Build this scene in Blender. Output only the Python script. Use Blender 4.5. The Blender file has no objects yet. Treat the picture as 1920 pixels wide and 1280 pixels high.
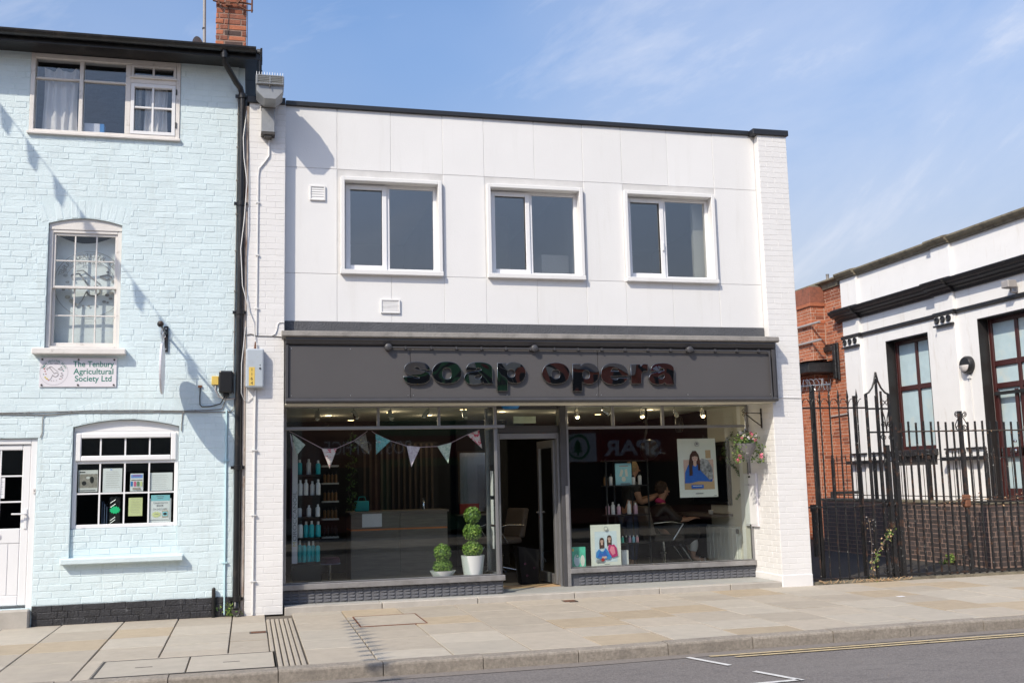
import bpy, math, random
from mathutils import Vector, Matrix
R = math.radians
S = bpy.context.scene
C = S.collection

# ------------------------------------------------------------------ camera
YAW, PITCH, ROLL = R(14.406), R(7.650), R(-1.356)
CAM = Vector((-0.408, -12.734, 1.495))
_f = Vector((math.sin(YAW)*math.cos(PITCH), math.cos(YAW)*math.cos(PITCH), math.sin(PITCH)))
_r = Vector((math.cos(YAW), -math.sin(YAW), 0))
_u = _r.cross(_f)
_r2 = math.cos(ROLL)*_r + math.sin(ROLL)*_u
_u2 = -math.sin(ROLL)*_r + math.cos(ROLL)*_u
cd = bpy.data.cameras.new('camera')
cd.sensor_width = 36.0
cd.lens = 36.0*1932.35/1920.0
cd.clip_start, cd.clip_end = 0.1, 2000
co = bpy.data.objects.new('camera', cd)
C.objects.link(co)
co.matrix_world = Matrix(((_r2.x, _u2.x, -_f.x, CAM.x), (_r2.y, _u2.y, -_f.y, CAM.y), (_r2.z, _u2.z, -_f.z, CAM.z), (0, 0, 0, 1)))
S.camera = co

# ------------------------------------------------------------------ light
SUN_AZ, SUN_EL = R(48.3), R(42.5)          # azimuth measured from -Y towards -X
TO_SUN = Vector((-math.sin(SUN_AZ)*math.cos(SUN_EL), -math.cos(SUN_AZ)*math.cos(SUN_EL), math.sin(SUN_EL)))
W = bpy.data.worlds.new('World')
S.world = W
W.use_nodes = True
nt = W.node_tree
nt.nodes.clear()
def N(t, **k):
    n = nt.nodes.new(t)
    for a, b in k.items():
        setattr(n, a, b)
    return n
sky = N('ShaderNodeTexSky', sky_type='NISHITA', sun_disc=False, sun_elevation=SUN_EL,
        sun_rotation=R(180+48.3), altitude=60, air_density=1.15, dust_density=2.0, ozone_density=3.0)
bg = N('ShaderNodeBackground')
bg.inputs['Strength'].default_value = 0.15
out = N('ShaderNodeOutputWorld')
tc = N('ShaderNodeTexCoord')
mp = N('ShaderNodeMapping', vector_type='TEXTURE')
mp.inputs['Rotation'].default_value = (0, R(-30), 0)
mp.inputs['Scale'].default_value = (.62, .5, .17)
mp.inputs['Location'].default_value = (-.23, .0, .12)
cn = N('ShaderNodeTexNoise')
cn.inputs['Scale'].default_value = 1.25
cn.inputs['Detail'].default_value = 9
cn.inputs['Roughness'].default_value = 0.62
cn.inputs['Distortion'].default_value = 0.5
cr = N('ShaderNodeMapRange')
cr.inputs['From Min'].default_value = 0.55
cr.inputs['From Max'].default_value = 0.80
cr.inputs['To Max'].default_value = 0.42
mp2 = N('ShaderNodeMapping')
mp2.inputs['Scale'].default_value = (1, 1, 2.2)
cn2 = N('ShaderNodeTexNoise')
cn2.inputs['Scale'].default_value = 1.6
cn2.inputs['Detail'].default_value = 4
cr2 = N('ShaderNodeMapRange')
cr2.inputs['From Min'].default_value = 0.38
cr2.inputs['From Max'].default_value = 0.7
cr2.inputs['To Max'].default_value = 0.15
add = N('ShaderNodeMath', operation='ADD', use_clamp=True)
mx = N('ShaderNodeMix', data_type='RGBA')
mx.inputs[7].default_value = (4.5, 4.6, 5.0, 1)
L = nt.links.new
L(tc.outputs['Generated'], mp.inputs['Vector'])
L(mp.outputs['Vector'], cn.inputs['Vector'])
L(cn.outputs['Fac'], cr.inputs['Value'])
L(tc.outputs['Generated'], mp2.inputs['Vector'])
L(mp2.outputs['Vector'], cn2.inputs['Vector'])
L(cn2.outputs['Fac'], cr2.inputs['Value'])
L(cr.outputs['Result'], add.inputs[0])
L(cr2.outputs['Result'], add.inputs[1])
# a thin veil of high cloud over the right hand part of the view
vd = N('ShaderNodeVectorMath', operation='DOT_PRODUCT')
vd.inputs[1].default_value = Vector((math.sin(R(42))*.95, math.cos(R(42))*.95, .30)).normalized()
vr = N('ShaderNodeMapRange', interpolation_type='SMOOTHSTEP')
vr.inputs['From Min'].default_value = 0.86
vr.inputs['From Max'].default_value = 1.0
vr.inputs['To Max'].default_value = 0.30
vn = N('ShaderNodeMath', operation='MULTIPLY')
vm = N('ShaderNodeMapRange')
vm.inputs['From Min'].default_value = 0.25
vm.inputs['From Max'].default_value = 0.7
add2 = N('ShaderNodeMath', operation='ADD', use_clamp=True)
L(tc.outputs['Generated'], vd.inputs[0])
L(vd.outputs['Value'], vr.inputs['Value'])
L(cn.outputs['Fac'], vm.inputs['Value'])
L(vr.outputs['Result'], vn.inputs[0])
L(vm.outputs['Result'], vn.inputs[1])
L(add.outputs[0], add2.inputs[0])
L(vn.outputs[0], add2.inputs[1])
L(add2.outputs[0], mx.inputs[0])
# hazy late summer air: the low sky is milkier and dimmer than the clear-air model
sep = N('ShaderNodeSeparateXYZ')
hz = N('ShaderNodeMapRange', interpolation_type='SMOOTHSTEP')
hz.inputs['From Min'].default_value = 0.46
hz.inputs['From Max'].default_value = 0.10
tint = N('ShaderNodeMix', data_type='RGBA')
tint.inputs[6].default_value = (0.80, 0.90, 1.02, 1)
tint.inputs[7].default_value = (0.76, 0.61, 0.57, 1)
mul = N('ShaderNodeMix', data_type='RGBA', blend_type='MULTIPLY')
mul.inputs[0].default_value = 1
L(tc.outputs['Generated'], sep.inputs[0])
L(sep.outputs['Z'], hz.inputs['Value'])
L(hz.outputs['Result'], tint.inputs[0])
L(sky.outputs['Color'], mul.inputs[6])
L(tint.outputs[2], mul.inputs[7])
L(mul.outputs[2], mx.inputs[6])
L(mx.outputs[2], bg.inputs['Color'])
L(bg.outputs['Background'], out.inputs['Surface'])

sl = bpy.data.lights.new('sun', 'SUN')
sl.energy = 3.15
sl.angle = R(0.53)
sl.color = (1.0, 0.90, 0.745)
so = bpy.data.objects.new('sun', sl)
C.objects.link(so)
so.rotation_euler = TO_SUN.to_track_quat('Z', 'Y').to_euler()
so.location = (-20, -20, 30)

S.view_settings.view_transform = 'Standard'
S.view_settings.look = 'None'
S.view_settings.exposure = 0.44
S.view_settings.gamma = 1
S.view_settings.use_curve_mapping = False
S.cycles.max_bounces = 8
S.cycles.transparent_max_bounces = 16

# ------------------------------------------------------------------ helpers
ORG = {}
class MB:
    def __init__(s):
        s.v, s.f, s.m = [], [], []
    def add(s, vs, fs, mi=0):
        b = len(s.v)
        s.v += [tuple(p) for p in vs]
        s.f += [tuple(b+i for i in f) for f in fs]
        s.m += [mi]*len(fs)
        return s
    def box(s, x0, x1, y0, y1, z0, z1, mi=0):
        return s.add([(x0,y0,z0),(x1,y0,z0),(x1,y1,z0),(x0,y1,z0),(x0,y0,z1),(x1,y0,z1),(x1,y1,z1),(x0,y1,z1)],
              [(0,3,2,1),(4,5,6,7),(0,1,5,4),(1,2,6,5),(2,3,7,6),(3,0,4,7)], mi)
    def prism(s, pts, a, b, axis='y', mi=0):
        n = len(pts)
        def P(p, h):
            return {'y': (p[0], h, p[1]), 'x': (h, p[0], p[1]), 'z': (p[0], p[1], h)}[axis]
        vs = [P(p, a) for p in pts]+[P(p, b) for p in pts]
        fs = [tuple(range(n)), tuple(range(2*n-1, n-1, -1))]+[(i, i+n, (i+1) % n+n, (i+1) % n) for i in range(n)]
        return s.add(vs, fs, mi)
    def tube(s, path, r, n=8, mi=0, r2=None):
        path = [Vector(p) for p in path]
        k = len(path)
        rings = []
        prev = None
        for i, p in enumerate(path):
            t = (path[min(i+1, k-1)]-path[max(i-1, 0)])
            t = t.normalized() if t.length > 1e-9 else Vector((0, 0, 1))
            if prev is None:
                a = t.orthogonal().normalized()
            else:
                a = (prev-t*prev.dot(t))
                a = a.normalized() if a.length > 1e-6 else t.orthogonal().normalized()
            prev = a
            b = t.cross(a)
            rr = r if r2 is None else r+(r2-r)*i/(k-1)
            rings.append([p+(a*math.cos(2*math.pi*j/n)+b*math.sin(2*math.pi*j/n))*rr for j in range(n)])
        vs = [q for ring in rings for q in ring]
        fs = [(i*n+j, i*n+(j+1) % n, (i+1)*n+(j+1) % n, (i+1)*n+j) for i in range(k-1) for j in range(n)]
        fs += [tuple(range(n-1, -1, -1)), tuple((k-1)*n+j for j in range(n))]
        return s.add(vs, fs, mi)
    def lathe(s, prof, c, n=20, mi=0, axis='z', arc=1.0):
        vs = []
        for r, h in prof:
            for j in range(n):
                a = 2*math.pi*j/n
                x, y = r*math.cos(a), r*math.sin(a)
                vs.append({'z': (c[0]+x, c[1]+y, c[2]+h), 'y': (c[0]+x, c[1]+h, c[2]+y), 'x': (c[0]+h, c[1]+x, c[2]+y)}[axis])
        k = len(prof)
        fs = [(i*n+j, i*n+(j+1) % n, (i+1)*n+(j+1) % n, (i+1)*n+j) for i in range(k-1) for j in range(n)]
        if prof[0][0] > 1e-6: fs.append(tuple(range(n-1, -1, -1)))
        if prof[-1][0] > 1e-6: fs.append(tuple((k-1)*n+j for j in range(n)))
        return s.add(vs, fs, mi)
    def ball(s, c, r, seg=14, rings=8, mi=0, sc=(1, 1, 1)):
        vs = [(c[0], c[1], c[2]-r*sc[2])]
        for i in range(1, rings):
            t = math.pi*i/rings
            for j in range(seg):
                a = 2*math.pi*j/seg
                vs.append((c[0]+r*sc[0]*math.sin(t)*math.cos(a), c[1]+r*sc[1]*math.sin(t)*math.sin(a), c[2]-r*sc[2]*math.cos(t)))
        vs.append((c[0], c[1], c[2]+r*sc[2]))
        fs = []
        for j in range(seg):
            fs.append((0, 1+(j+1) % seg, 1+j))
            fs.append((len(vs)-1, 1+(rings-2)*seg+j, 1+(rings-2)*seg+(j+1) % seg))
        for i in range(rings-2):
            for j in range(seg):
                a = 1+i*seg+j; b = 1+i*seg+(j+1) % seg
                fs.append((a, b, b+seg, a+seg))
        return s.add(vs, fs, mi)
    def frame(s, x0, x1, z0, z1, w, y0, y1, mi=0, wb=None, wt=None):
        wb = w if wb is None else wb
        wt = w if wt is None else wt
        s.box(x0, x0+w, y0, y1, z0, z1, mi); s.box(x1-w, x1, y0, y1, z0, z1, mi)
        s.box(x0+w, x1-w, y0, y1, z0, z0+wb, mi); s.box(x0+w, x1-w, y0, y1, z1-wt, z1, mi)
        return s
    def poly(s, pts, mi=0):
        return s.add(pts, [tuple(range(len(pts)))], mi)
    def build(s, name, mats, parent=None, smooth=None, bevel=0, label=None, cat=None, group=None, kind=None, seg=1):
        me = bpy.data.meshes.new(name)
        loc = Vector((0, 0, 0))
        vs = s.v
        if parent is None and kind is None:
            xs = [p[0] for p in vs]; ys = [p[1] for p in vs]; zs = [p[2] for p in vs]
            loc = Vector(((min(xs)+max(xs))/2, (min(ys)+max(ys))/2, min(zs)))
            vs = [(p[0]-loc.x, p[1]-loc.y, p[2]-loc.z) for p in vs]
        me.from_pydata(vs, [], s.f)
        if not isinstance(mats, (list, tuple)): mats = [mats]
        for m in mats: me.materials.append(m)
        if len(mats) > 1:
            me.polygons.foreach_set('material_index', s.m)
        if smooth is not None:
            me.polygons.foreach_set('use_smooth', [True]*len(me.polygons))
            me.set_sharp_from_angle(angle=R(smooth))
        o = put(name, me, parent, loc)
        if bevel:
            b = o.modifiers.new('bevel', 'BEVEL')
            b.width = bevel; b.segments = seg; b.limit_method = 'ANGLE'; b.angle_limit = R(40)
        tag(o, label, cat, group, kind)
        return o

def put(name, me, parent=None, loc=(0, 0, 0), rot=(0, 0, 0)):
    o = bpy.data.objects.new(name, me)
    C.objects.link(o)
    o.location = loc; o.rotation_euler = rot
    if parent is not None:
        o.parent = parent
        o.matrix_parent_inverse = Matrix.Translation(-ORG[parent.name])
        ORG[o.name] = Vector(loc)
    else:
        ORG[o.name] = Vector(loc)
    return o
def tag(o, label=None, cat=None, group=None, kind=None):
    if label: o['label'] = label
    if cat: o['category'] = cat
    if group: o['group'] = group
    if kind: o['kind'] = kind
    return o
def thing(name, label, cat, loc, group=None):
    o = bpy.data.objects.new(name, None)
    o.empty_display_size = 0.2
    C.objects.link(o)
    o.location = loc
    ORG[o.name] = Vector(loc)
    return tag(o, label, cat, group)
def copy_thing(src, dloc, label):
    def cp(o, par):
        c = o.copy()
        C.objects.link(c)
        if par is not None: c.parent = par
        for ch in o.children: cp(ch, c)
        return c
    r = cp(src, None)
    r.location = src.location+Vector(dloc)
    r['label'] = label
    return r

# ------------------------------------------------------------------ materials
def _m(name):
    m = bpy.data.materials.new(name)
    m.use_nodes = True
    t = m.node_tree
    return m, t, t.nodes['Principled BSDF'], t.links.new
def mat(name, col, rough=.6, var=.1, vs=5, bump=0, bs=60, metal=0, spec=.5, rnd=0, stain=None, stretch=(1, 1, 1), coat=0, bd=.02, bdet=4):
    m, t, p, ln = _m(name)
    nd = t.nodes
    p.inputs['Roughness'].default_value = rough
    p.inputs['Metallic'].default_value = metal
    p.inputs['Specular IOR Level'].default_value = spec
    if coat:
        p.inputs['Coat Weight'].default_value = coat
        p.inputs['Coat Roughness'].default_value = .05
    g = nd.new('ShaderNodeNewGeometry')
    mpn = nd.new('ShaderNodeMapping'); mpn.inputs['Scale'].default_value = stretch
    ln(g.outputs['Position'], mpn.inputs['Vector'])
    n = nd.new('ShaderNodeTexNoise'); n.inputs['Scale'].default_value = vs; n.inputs['Detail'].default_value = 5; n.inputs['Roughness'].default_value = .6
    ln(mpn.outputs['Vector'], n.inputs['Vector'])
    r = nd.new('ShaderNodeMapRange'); r.inputs['From Min'].default_value = .25; r.inputs['From Max'].default_value = .75
    r.inputs['To Min'].default_value = 1-var; r.inputs['To Max'].default_value = 1+var
    ln(n.outputs['Fac'], r.inputs['Value'])
    fac = r.outputs['Result']
    if rnd:
        oi = nd.new('ShaderNodeObjectInfo')
        r2 = nd.new('ShaderNodeMapRange'); r2.inputs['To Min'].default_value = 1-rnd; r2.inputs['To Max'].default_value = 1+rnd
        ln(oi.outputs['Random'], r2.inputs['Value'])
        mm = nd.new('ShaderNodeMath'); mm.operation = 'MULTIPLY'
        ln(fac, mm.inputs[0]); ln(r2.outputs['Result'], mm.inputs[1])
        fac = mm.outputs[0]
    v = nd.new('ShaderNodeVectorMath'); v.operation = 'SCALE'
    v.inputs[0].default_value = col
    ln(fac, v.inputs['Scale'])
    c = v.outputs['Vector']
    if stain:
        for (sc, scale, lo, hi, amt, st) in stain:
            mp_ = nd.new('ShaderNodeMapping'); mp_.inputs['Scale'].default_value = st
            ln(g.outputs['Position'], mp_.inputs['Vector'])
            n2 = nd.new('ShaderNodeTexNoise'); n2.inputs['Scale'].default_value = scale; n2.inputs['Detail'].default_value = 7; n2.inputs['Roughness'].default_value = .65
            ln(mp_.outputs['Vector'], n2.inputs['Vector'])
            r3 = nd.new('ShaderNodeMapRange'); r3.inputs['From Min'].default_value = lo; r3.inputs['From Max'].default_value = hi; r3.inputs['To Max'].default_value = amt
            ln(n2.outputs['Fac'], r3.inputs['Value'])
            x = nd.new('ShaderNodeMix'); x.data_type = 'RGBA'
            x.inputs[7].default_value = (*sc, 1)
            ln(r3.outputs['Result'], x.inputs[0]); ln(c, x.inputs[6])
            c = x.outputs[2]
    ln(c, p.inputs['Base Color'])
    if bump:
        nb = nd.new('ShaderNodeTexNoise'); nb.inputs['Scale'].default_value = bs; nb.inputs['Detail'].default_value = bdet
        ln(g.outputs['Position'], nb.inputs['Vector'])
        b = nd.new('ShaderNodeBump'); b.inputs['Strength'].default_value = bump; b.inputs['Distance'].default_value = bd
        ln(nb.outputs['Fac'], b.inputs['Height']); ln(b.outputs['Normal'], p.inputs['Normal'])
    return m
def emit(name, col, strength):
    m, t, p, ln = _m(name)
    p.inputs['Base Color'].default_value = (*col, 1)
    p.inputs['Emission Color'].default_value = (*col, 1)
    p.inputs['Emission Strength'].default_value = strength
    return m
def glass(name, tint=(.93, .96, .95), refl=1.0, wav=0, ior=1.5):
    m = bpy.data.materials.new(name); m.use_nodes = True
    t = m.node_tree; t.nodes.clear(); ln = t.links.new
    o = t.nodes.new('ShaderNodeOutputMaterial'); mixs = t.nodes.new('ShaderNodeMixShader')
    tr = t.nodes.new('ShaderNodeBsdfTransparent'); tr.inputs[0].default_value = (*tint, 1)
    gl = t.nodes.new('ShaderNodeBsdfGlossy'); gl.inputs['Roughness'].default_value = 0.0
    ge = t.nodes.new('ShaderNodeNewGeometry')
    dt = t.nodes.new('ShaderNodeVectorMath'); dt.operation = 'DOT_PRODUCT'
    ln(ge.outputs['Incoming'], dt.inputs[0]); ln(ge.outputs['Normal'], dt.inputs[1])
    def mth(op, x, y=None, clamp=False):
        n = t.nodes.new('ShaderNodeMath'); n.operation = op; n.use_clamp = clamp
        for i, q in enumerate((x, y)):
            if q is None: continue
            if isinstance(q, (int, float)): n.inputs[i].default_value = q
            else: ln(q, n.inputs[i])
        return n.outputs[0]
    c = mth('ABSOLUTE', dt.outputs['Value'])
    f = mth('POWER', mth('SUBTRACT', 1.0, c), 5.0)
    f = mth('ADD', mth('MULTIPLY', f, .96), .04)
    f = mth('MULTIPLY', f, refl, True)
    ln(f, mixs.inputs[0]); ln(tr.outputs[0], mixs.inputs[1]); ln(gl.outputs[0], mixs.inputs[2])
    ln(mixs.outputs[0], o.inputs[0])
    if wav:
        g = t.nodes.new('ShaderNodeNewGeometry')
        nb = t.nodes.new('ShaderNodeTexNoise'); nb.inputs['Scale'].default_value = 1.6
        b = t.nodes.new('ShaderNodeBump'); b.inputs['Strength'].default_value = wav; b.inputs['Distance'].default_value = .02
        ln(g.outputs['Position'], nb.inputs['Vector']); ln(nb.outputs['Fac'], b.inputs['Height'])
        ln(b.outputs['Normal'], gl.inputs['Normal'])
    return m

GRIME = (.25, .22, .17)
V3 = (1, 1, 1)
DOWN = (3, 3, .35)
M = {}
def D(k, *a, **kw):
    M[k] = mat(k, *a, **kw)
D('white brick paint', (.75, .738, .728), .55, .03, 3, .25, 90, rnd=.02, stain=[((.55, .52, .47), 2.2, .62, .85, .5, DOWN)])
D('white mortar', (.71, .70, .69), .6, .03)
D('white panel', (.745, .74, .735), .5, .025, 1.2, .08, 60, rnd=.02, stain=[((.58, .56, .52), 1.6, .56, .85, .40, (3.5, 2.5, .35)), ((.35, .33, .30), 40, .70, .74, .4, V3)])
D('joint', (.60, .59, .58), .7, .1)
D('blue brick paint', (.635, .745, .775), .5, .05, 4, .3, 70, rnd=.03, stain=[((.68, .77, .79), 1.4, .50, .72, .55, V3), ((.42, .47, .45), 3.0, .58, .80, .55, DOWN), ((.30, .27, .22), 17, .69, .73, .6, V3)])
D('blue mortar', (.61, .725, .755), .6, .06, 9, .3, 80)
D('black band', (.028, .028, .032), .45, .3, 8, .5, 60, stain=[((.22, .23, .24), 14, .62, .72, .5, V3)])
D('window white', (.78, .78, .79), .35, .02)
D('old window white', (.70, .67, .64), .5, .08, 6, .15, 60, stain=[((.22, .19, .15), 9, .62, .74, .6, V3)])
D('black gutter', (.010, .010, .011), .35, .3, 8, .1, 40, stain=[((.07, .055, .045), 7, .55, .8, .8, (1, 1, .6))])
D('black iron', (.012, .012, .013), .42, .3, 20, .3, 120, stain=[((.12, .05, .022), 10, .54, .70, .8, V3), ((.46, .46, .43), 26, .63, .70, .85, V3)])
D('brown edge', (.42, .36, .31), .8, .25, 9, .3, 60, stain=[((.16, .075, .04), 8, .52, .7, .9, (2, 2, .5))])
D('dark coping', (.020, .021, .025), .4, .15, 3)
D('grey render', (.085, .088, .098), .75, .15, 6, .6, 45)
D('lead', (.23, .215, .20), .7, .18, 5, .4, 50, stain=[((.09, .085, .08), 4, .5, .75, .7, V3)])
D('sign grey', (.092, .088, .090), .36, .05, 1.2, .03, 3, spec=.4)
D('frame grey', (.062, .061, .066), .4, .12, 6)
D('alu frame', (.30, .30, .31), .35, .08, 5, metal=.6)
D('sill alu', (.34, .33, .33), .42, .15, 7, metal=.5, stain=[((.16, .15, .14), 5, .5, .75, .6, V3)])
D('riser grey', (.105, .107, .12), .5, .08, 8)
D('steel grey', (.30, .31, .32), .45, .12, 10, metal=.3, stain=[((.12, .11, .10), 6, .55, .8, .6, DOWN)])
D('step stone', (.42, .39, .35), .75, .1, 7, .2, 120, rnd=.05, stain=[((.26, .23, .19), 3, .5, .8, .5, V3)])
D('step tile', (.36, .36, .34), .55, .06, 6, rnd=.04, stain=[((.25, .24, .22), 3, .5, .8, .5, V3)])
D('slab grey', (.395, .345, .28), .8, .09, 8, .25, 140, rnd=.08, stain=[((.21, .19, .165), 1.7, .5, .8, .35, V3), ((.42, .39, .34), 6, .6, .75, .5, V3), ((.12, .11, .10), 21, .665, .69, .5, V3)])
D('slab buff', (.40, .325, .232), .8, .09, 8, .25, 140, rnd=.08, stain=[((.25, .205, .15), 1.9, .5, .8, .35, V3), ((.12, .11, .10), 21, .665, .69, .5, V3)])
D('slab pale', (.425, .38, .315), .8, .08, 8, .25, 140, rnd=.06, stain=[((.27, .25, .22), 1.9, .5, .8, .35, V3), ((.12, .11, .10), 21, .665, .69, .5, V3)])
D('jointing', (.12, .10, .078), .9, .2, 30)
D('kerb stone', (.30, .262, .218), .85, .32, 38, .5, 160, rnd=.06, stain=[((.14, .125, .11), 5, .48, .75, .6, V3)])
D('asphalt', (.172, .155, .147), .85, .42, 48, .6, 90, stain=[((.205, .19, .178), 1.1, .45, .75, .7, (.5, 2, 1)), ((.33, .31, .29), 75, .66, .72, .6, V3), ((.085, .08, .08), 5, .56, .72, .6, (1, 2.5, 1)), ((.05, .05, .05), 23, .68, .72, .6, V3)])
D('bin black', (.007, .0065, .007), .7, .2, spec=.2)
D('gutter dust', (.20, .175, .155), .9, .2, 40, .3, 120)
D('yard asphalt', (.048, .043, .038), .9, .25, 40, .4, 120)
D('road white', (.62, .61, .59), .7, .12, 20, stain=[((.25, .24, .24), 25, .55, .72, .8, V3)])
D('road yellow', (.56, .44, .25), .7, .12, 14, stain=[((.26, .23, .19), 16, .45, .70, .85, V3)])
D('red brick', (.43, .145, .072), .8, .2, 14, .3, 90, rnd=.14, stain=[((.20, .06, .035), 6, .55, .8, .6, V3)])
D('red brick dark', (.27, .085, .045), .85, .25, 14, .3, 90, rnd=.2)
D('old chimney brick', (.26, .095, .058), .85, .25, 14, .5, 80, rnd=.22, stain=[((.06, .045, .04), 5, .5, .7, .6, V3)])
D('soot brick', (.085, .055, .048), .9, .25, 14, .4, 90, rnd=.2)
D('mortar', (.52, .42, .34), .9, .15, 20)
D('blue brick', (.075, .060, .058), .55, .25, 10, .2, 80, rnd=.2)
D('pink mortar', (.27, .185, .15), .9, .2, 20)
D('hall stucco', (.80, .79, .78), .6, .03, 3, .1, 60, stain=[((.52, .46, .38), 2.4, .56, .80, .55, (3, 3, .5)), ((.30, .27, .23), 22, .68, .72, .5, V3)])
D('cornice black', (.017, .017, .019), .35, .2, 5, .4, 50, stain=[((.24, .22, .19), 14, .60, .72, .7, (1, .4, 3))])
D('cap stone', (.20, .175, .125), .85, .25, 6, .5, 50, stain=[((.07, .055, .04), 7, .5, .7, .8, V3), ((.34, .31, .24), 12, .6, .75, .7, V3)])
D('oxblood', (.055, .015, .014), .35, .15, 8)
D('reveal black', (.022, .019, .019), .45, .15, 8)
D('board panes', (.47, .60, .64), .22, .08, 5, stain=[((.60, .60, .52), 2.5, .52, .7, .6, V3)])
D('slate', (.13, .13, .13), .7, .25, 9, .4, 40)
D('zinc pipe', (.33, .31, .30), .5, .1)
D('galv', (.55, .55, .55), .3, .1, metal=.8)
D('letter black', (.33, .34, .345), .03, .05, 3, .42, 2.6, metal=1, bd=.06, bdet=0)
D('yellow tape', (.70, .50, .12), .6, .05)
D('print black', (.02, .02, .02), .6, .05)
D('meter grey', (.42, .47, .52), .45, .05, stain=[((.25, .26, .27), 5, .58, .8, .5, V3)])
D('lamp glass', (.52, .51, .44), .25, .1, 20)
D('plastic black', (.016, .016, .017), .3, .2)
D('cable grey', (.22, .21, .20), .6, .2)
D('cable white', (.66, .66, .66), .5, .05)
D('cable blue', (.48, .68, .74), .5, .05)
D('sign white', (.72, .70, .74), .35, .02)
D('sign green', (.035, .20, .155), .5, .05)
D('emblem grey', (.30, .28, .29), .5, .1)
D('emblem red', (.45, .12, .09), .5, .1)
D('emblem yellow', (.62, .50, .12), .5, .1)
D('emblem green', (.18, .30, .18), .5, .1)
D('paper white', (.78, .78, .80), .6, .03, 8)
D('paper grey', (.30, .27, .24), .6, .35, 28)
D('paper yellow', (.70, .72, .38), .6, .03)
D('paper cyan', (.25, .55, .62), .6, .03)
D('paper blue', (.20, .33, .72), .6, .03)
D('paper pink', (.70, .15, .28), .6, .03)
D('neon green', (.02, .62, .25), .5, .03)
D('text grey', (.20, .20, .22), .6, .03)
D('curtain', (.70, .66, .64), .85, .06, 9, .3, 30)
D('lace', (.42, .40, .37), .9, .5, 60)
D('flag cloth', (.74, .75, .80), .8, .05, 5)
D('cobalt', (.03, .22, .55), .5, .05)
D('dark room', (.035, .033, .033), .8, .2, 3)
D('room grey', (.62, .62, .61), .8, .08, 1)
D('shop floor', (.085, .075, .065), .35, .2, 9, stretch=(1, 4, 1))
D('shop wall dark', (.020, .020, .021), .7, .15, 2)
D('shop wall cream', (.60, .57, .50), .7, .03, 2)
D('ceiling cream', (.66, .63, .53), .8, .03, 2)
D('desk wood', (.20, .165, .135), .5, .22, 4, stretch=(1, 1, 12))
D('slat wood', (.075, .055, .042), .6, .2, 6)
D('teal', (.02, .40, .42), .35, .06)
D('bottle white', (.68, .67, .66), .35, .03)
D('bottle pink', (.55, .34, .42), .35, .03)
D('bottle amber', (.25, .13, .05), .35, .1)
D('bottle black', (.02, .02, .02), .3, .1)
D('shelf black', (.012, .012, .012), .4, .1)
D('plum velvet', (.075, .015, .045), .8, .2)
D('chrome', (.62, .62, .63), .12, .03, metal=1)
D('orange strip', (.72, .24, .08), .4, .03)
D('red product', (.40, .02, .02), .4, .1)
D('salon black', (.014, .013, .013), .45, .2, 6)
D('salon taupe', (.12, .10, .085), .55, .15, 6)
D('radiator', (.66, .66, .62), .4, .02)
D('leaf box', (.16, .27, .035), .6, .3, 9)
D('leaf box dark', (.07, .14, .02), .6, .3, 9)
D('leaf green', (.085, .16, .03), .55, .3, 9)
D('leaf lime', (.20, .28, .06), .55, .3, 9)
D('leaf dark', (.025, .05, .018), .6, .3, 9)
D('petal pink', (.75, .22, .30), .6, .15)
D('petal white', (.80, .76, .74), .6, .05)
D('pot white', (.56, .58, .58), .45, .04, 5, .3, 8)
D('wicker', (.22, .21, .21), .7, .2, 40, .5, 60)
D('fabric sage', (.60, .66, .60), .85, .1, 55, stain=[((.32, .42, .36), 30, .50, .56, .8, V3)])
D('fabric rose', (.70, .38, .42), .85, .45, 60)
D('fabric lilac', (.66, .58, .66), .85, .1, 60, stain=[((.42, .32, .44), 34, .52, .58, .7, V3)])
D('fabric teal floral', (.16, .42, .45), .85, .5, 45, stain=[((.62, .06, .08), 22, .60, .64, 1, V3), ((.78, .76, .70), 28, .62, .66, 1, V3)])
D('fabric dark floral', (.17, .15, .13), .85, .5, 60, stain=[((.55, .42, .18), 40, .58, .64, 1, V3), ((.5, .55, .45), 35, .62, .66, 1, V3)])
D('fabric red floral', (.72, .62, .62), .85, .2, 60, stain=[((.62, .05, .10), 30, .50, .56, 1, V3)])
D('ribbon', (.45, .33, .38), .8, .1)
D('skin', (.48, .27, .19), .55, .06, 20)
D('hair brown', (.055, .026, .015), .6, .35, 40)
D('hair blonde', (.36, .25, .14), .6, .3, 40)
D('hair long brown', (.06, .022, .014), .6, .1)
D('magenta', (.48, .02, .14), .7, .1)
D('jeans', (.045, .065, .12), .8, .2, 30)
D('trouser white', (.70, .69, .66), .75, .06, 12)
D('poster cream', (.72, .71, .64), .45, .02)
D('poster peach', (.62, .40, .33), .5, .05)
D('poster wood', (.50, .33, .18), .5, .1)
D('poster skin', (.62, .40, .33), .5, .03)
D('poster blue', (.025, .12, .48), .5, .12, 25)
D('poster sky', (.60, .68, .74), .5, .03)
D('poster mono', (.30, .29, .30), .5, .95, 28)
D('poster green', (.10, .52, .36), .5, .35, 10)
D('poster aqua', (.32, .62, .72), .5, .04)
D('rust iron', (.16, .065, .035), .8, .3, 30, .3, 90)
D('cast iron', (.05, .045, .042), .6, .3, 20)
D('exit green', (.60, .68, .52), .4, .02)
D('spar red', (.26, .02, .022), .4, .04)
D('spar dark', (.16, .012, .015), .5, .04)
D('spar green', (.01, .20, .07), .4, .04)
D('opp brick', (.30, .10, .07), .85, .2, 8)
D('opp cream', (.45, .42, .36), .8, .05)
D('opp green', (.07, .17, .08), .7, .1)
D('opp roof', (.09, .075, .07), .8, .2)
M['glass'] = glass('glass')
M['shop glass'] = glass('shop glass', (.93, .96, .95), 1.0, .02)
M['up glass'] = glass('up glass', (.90, .92, .92), 4.2, .03)
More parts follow.
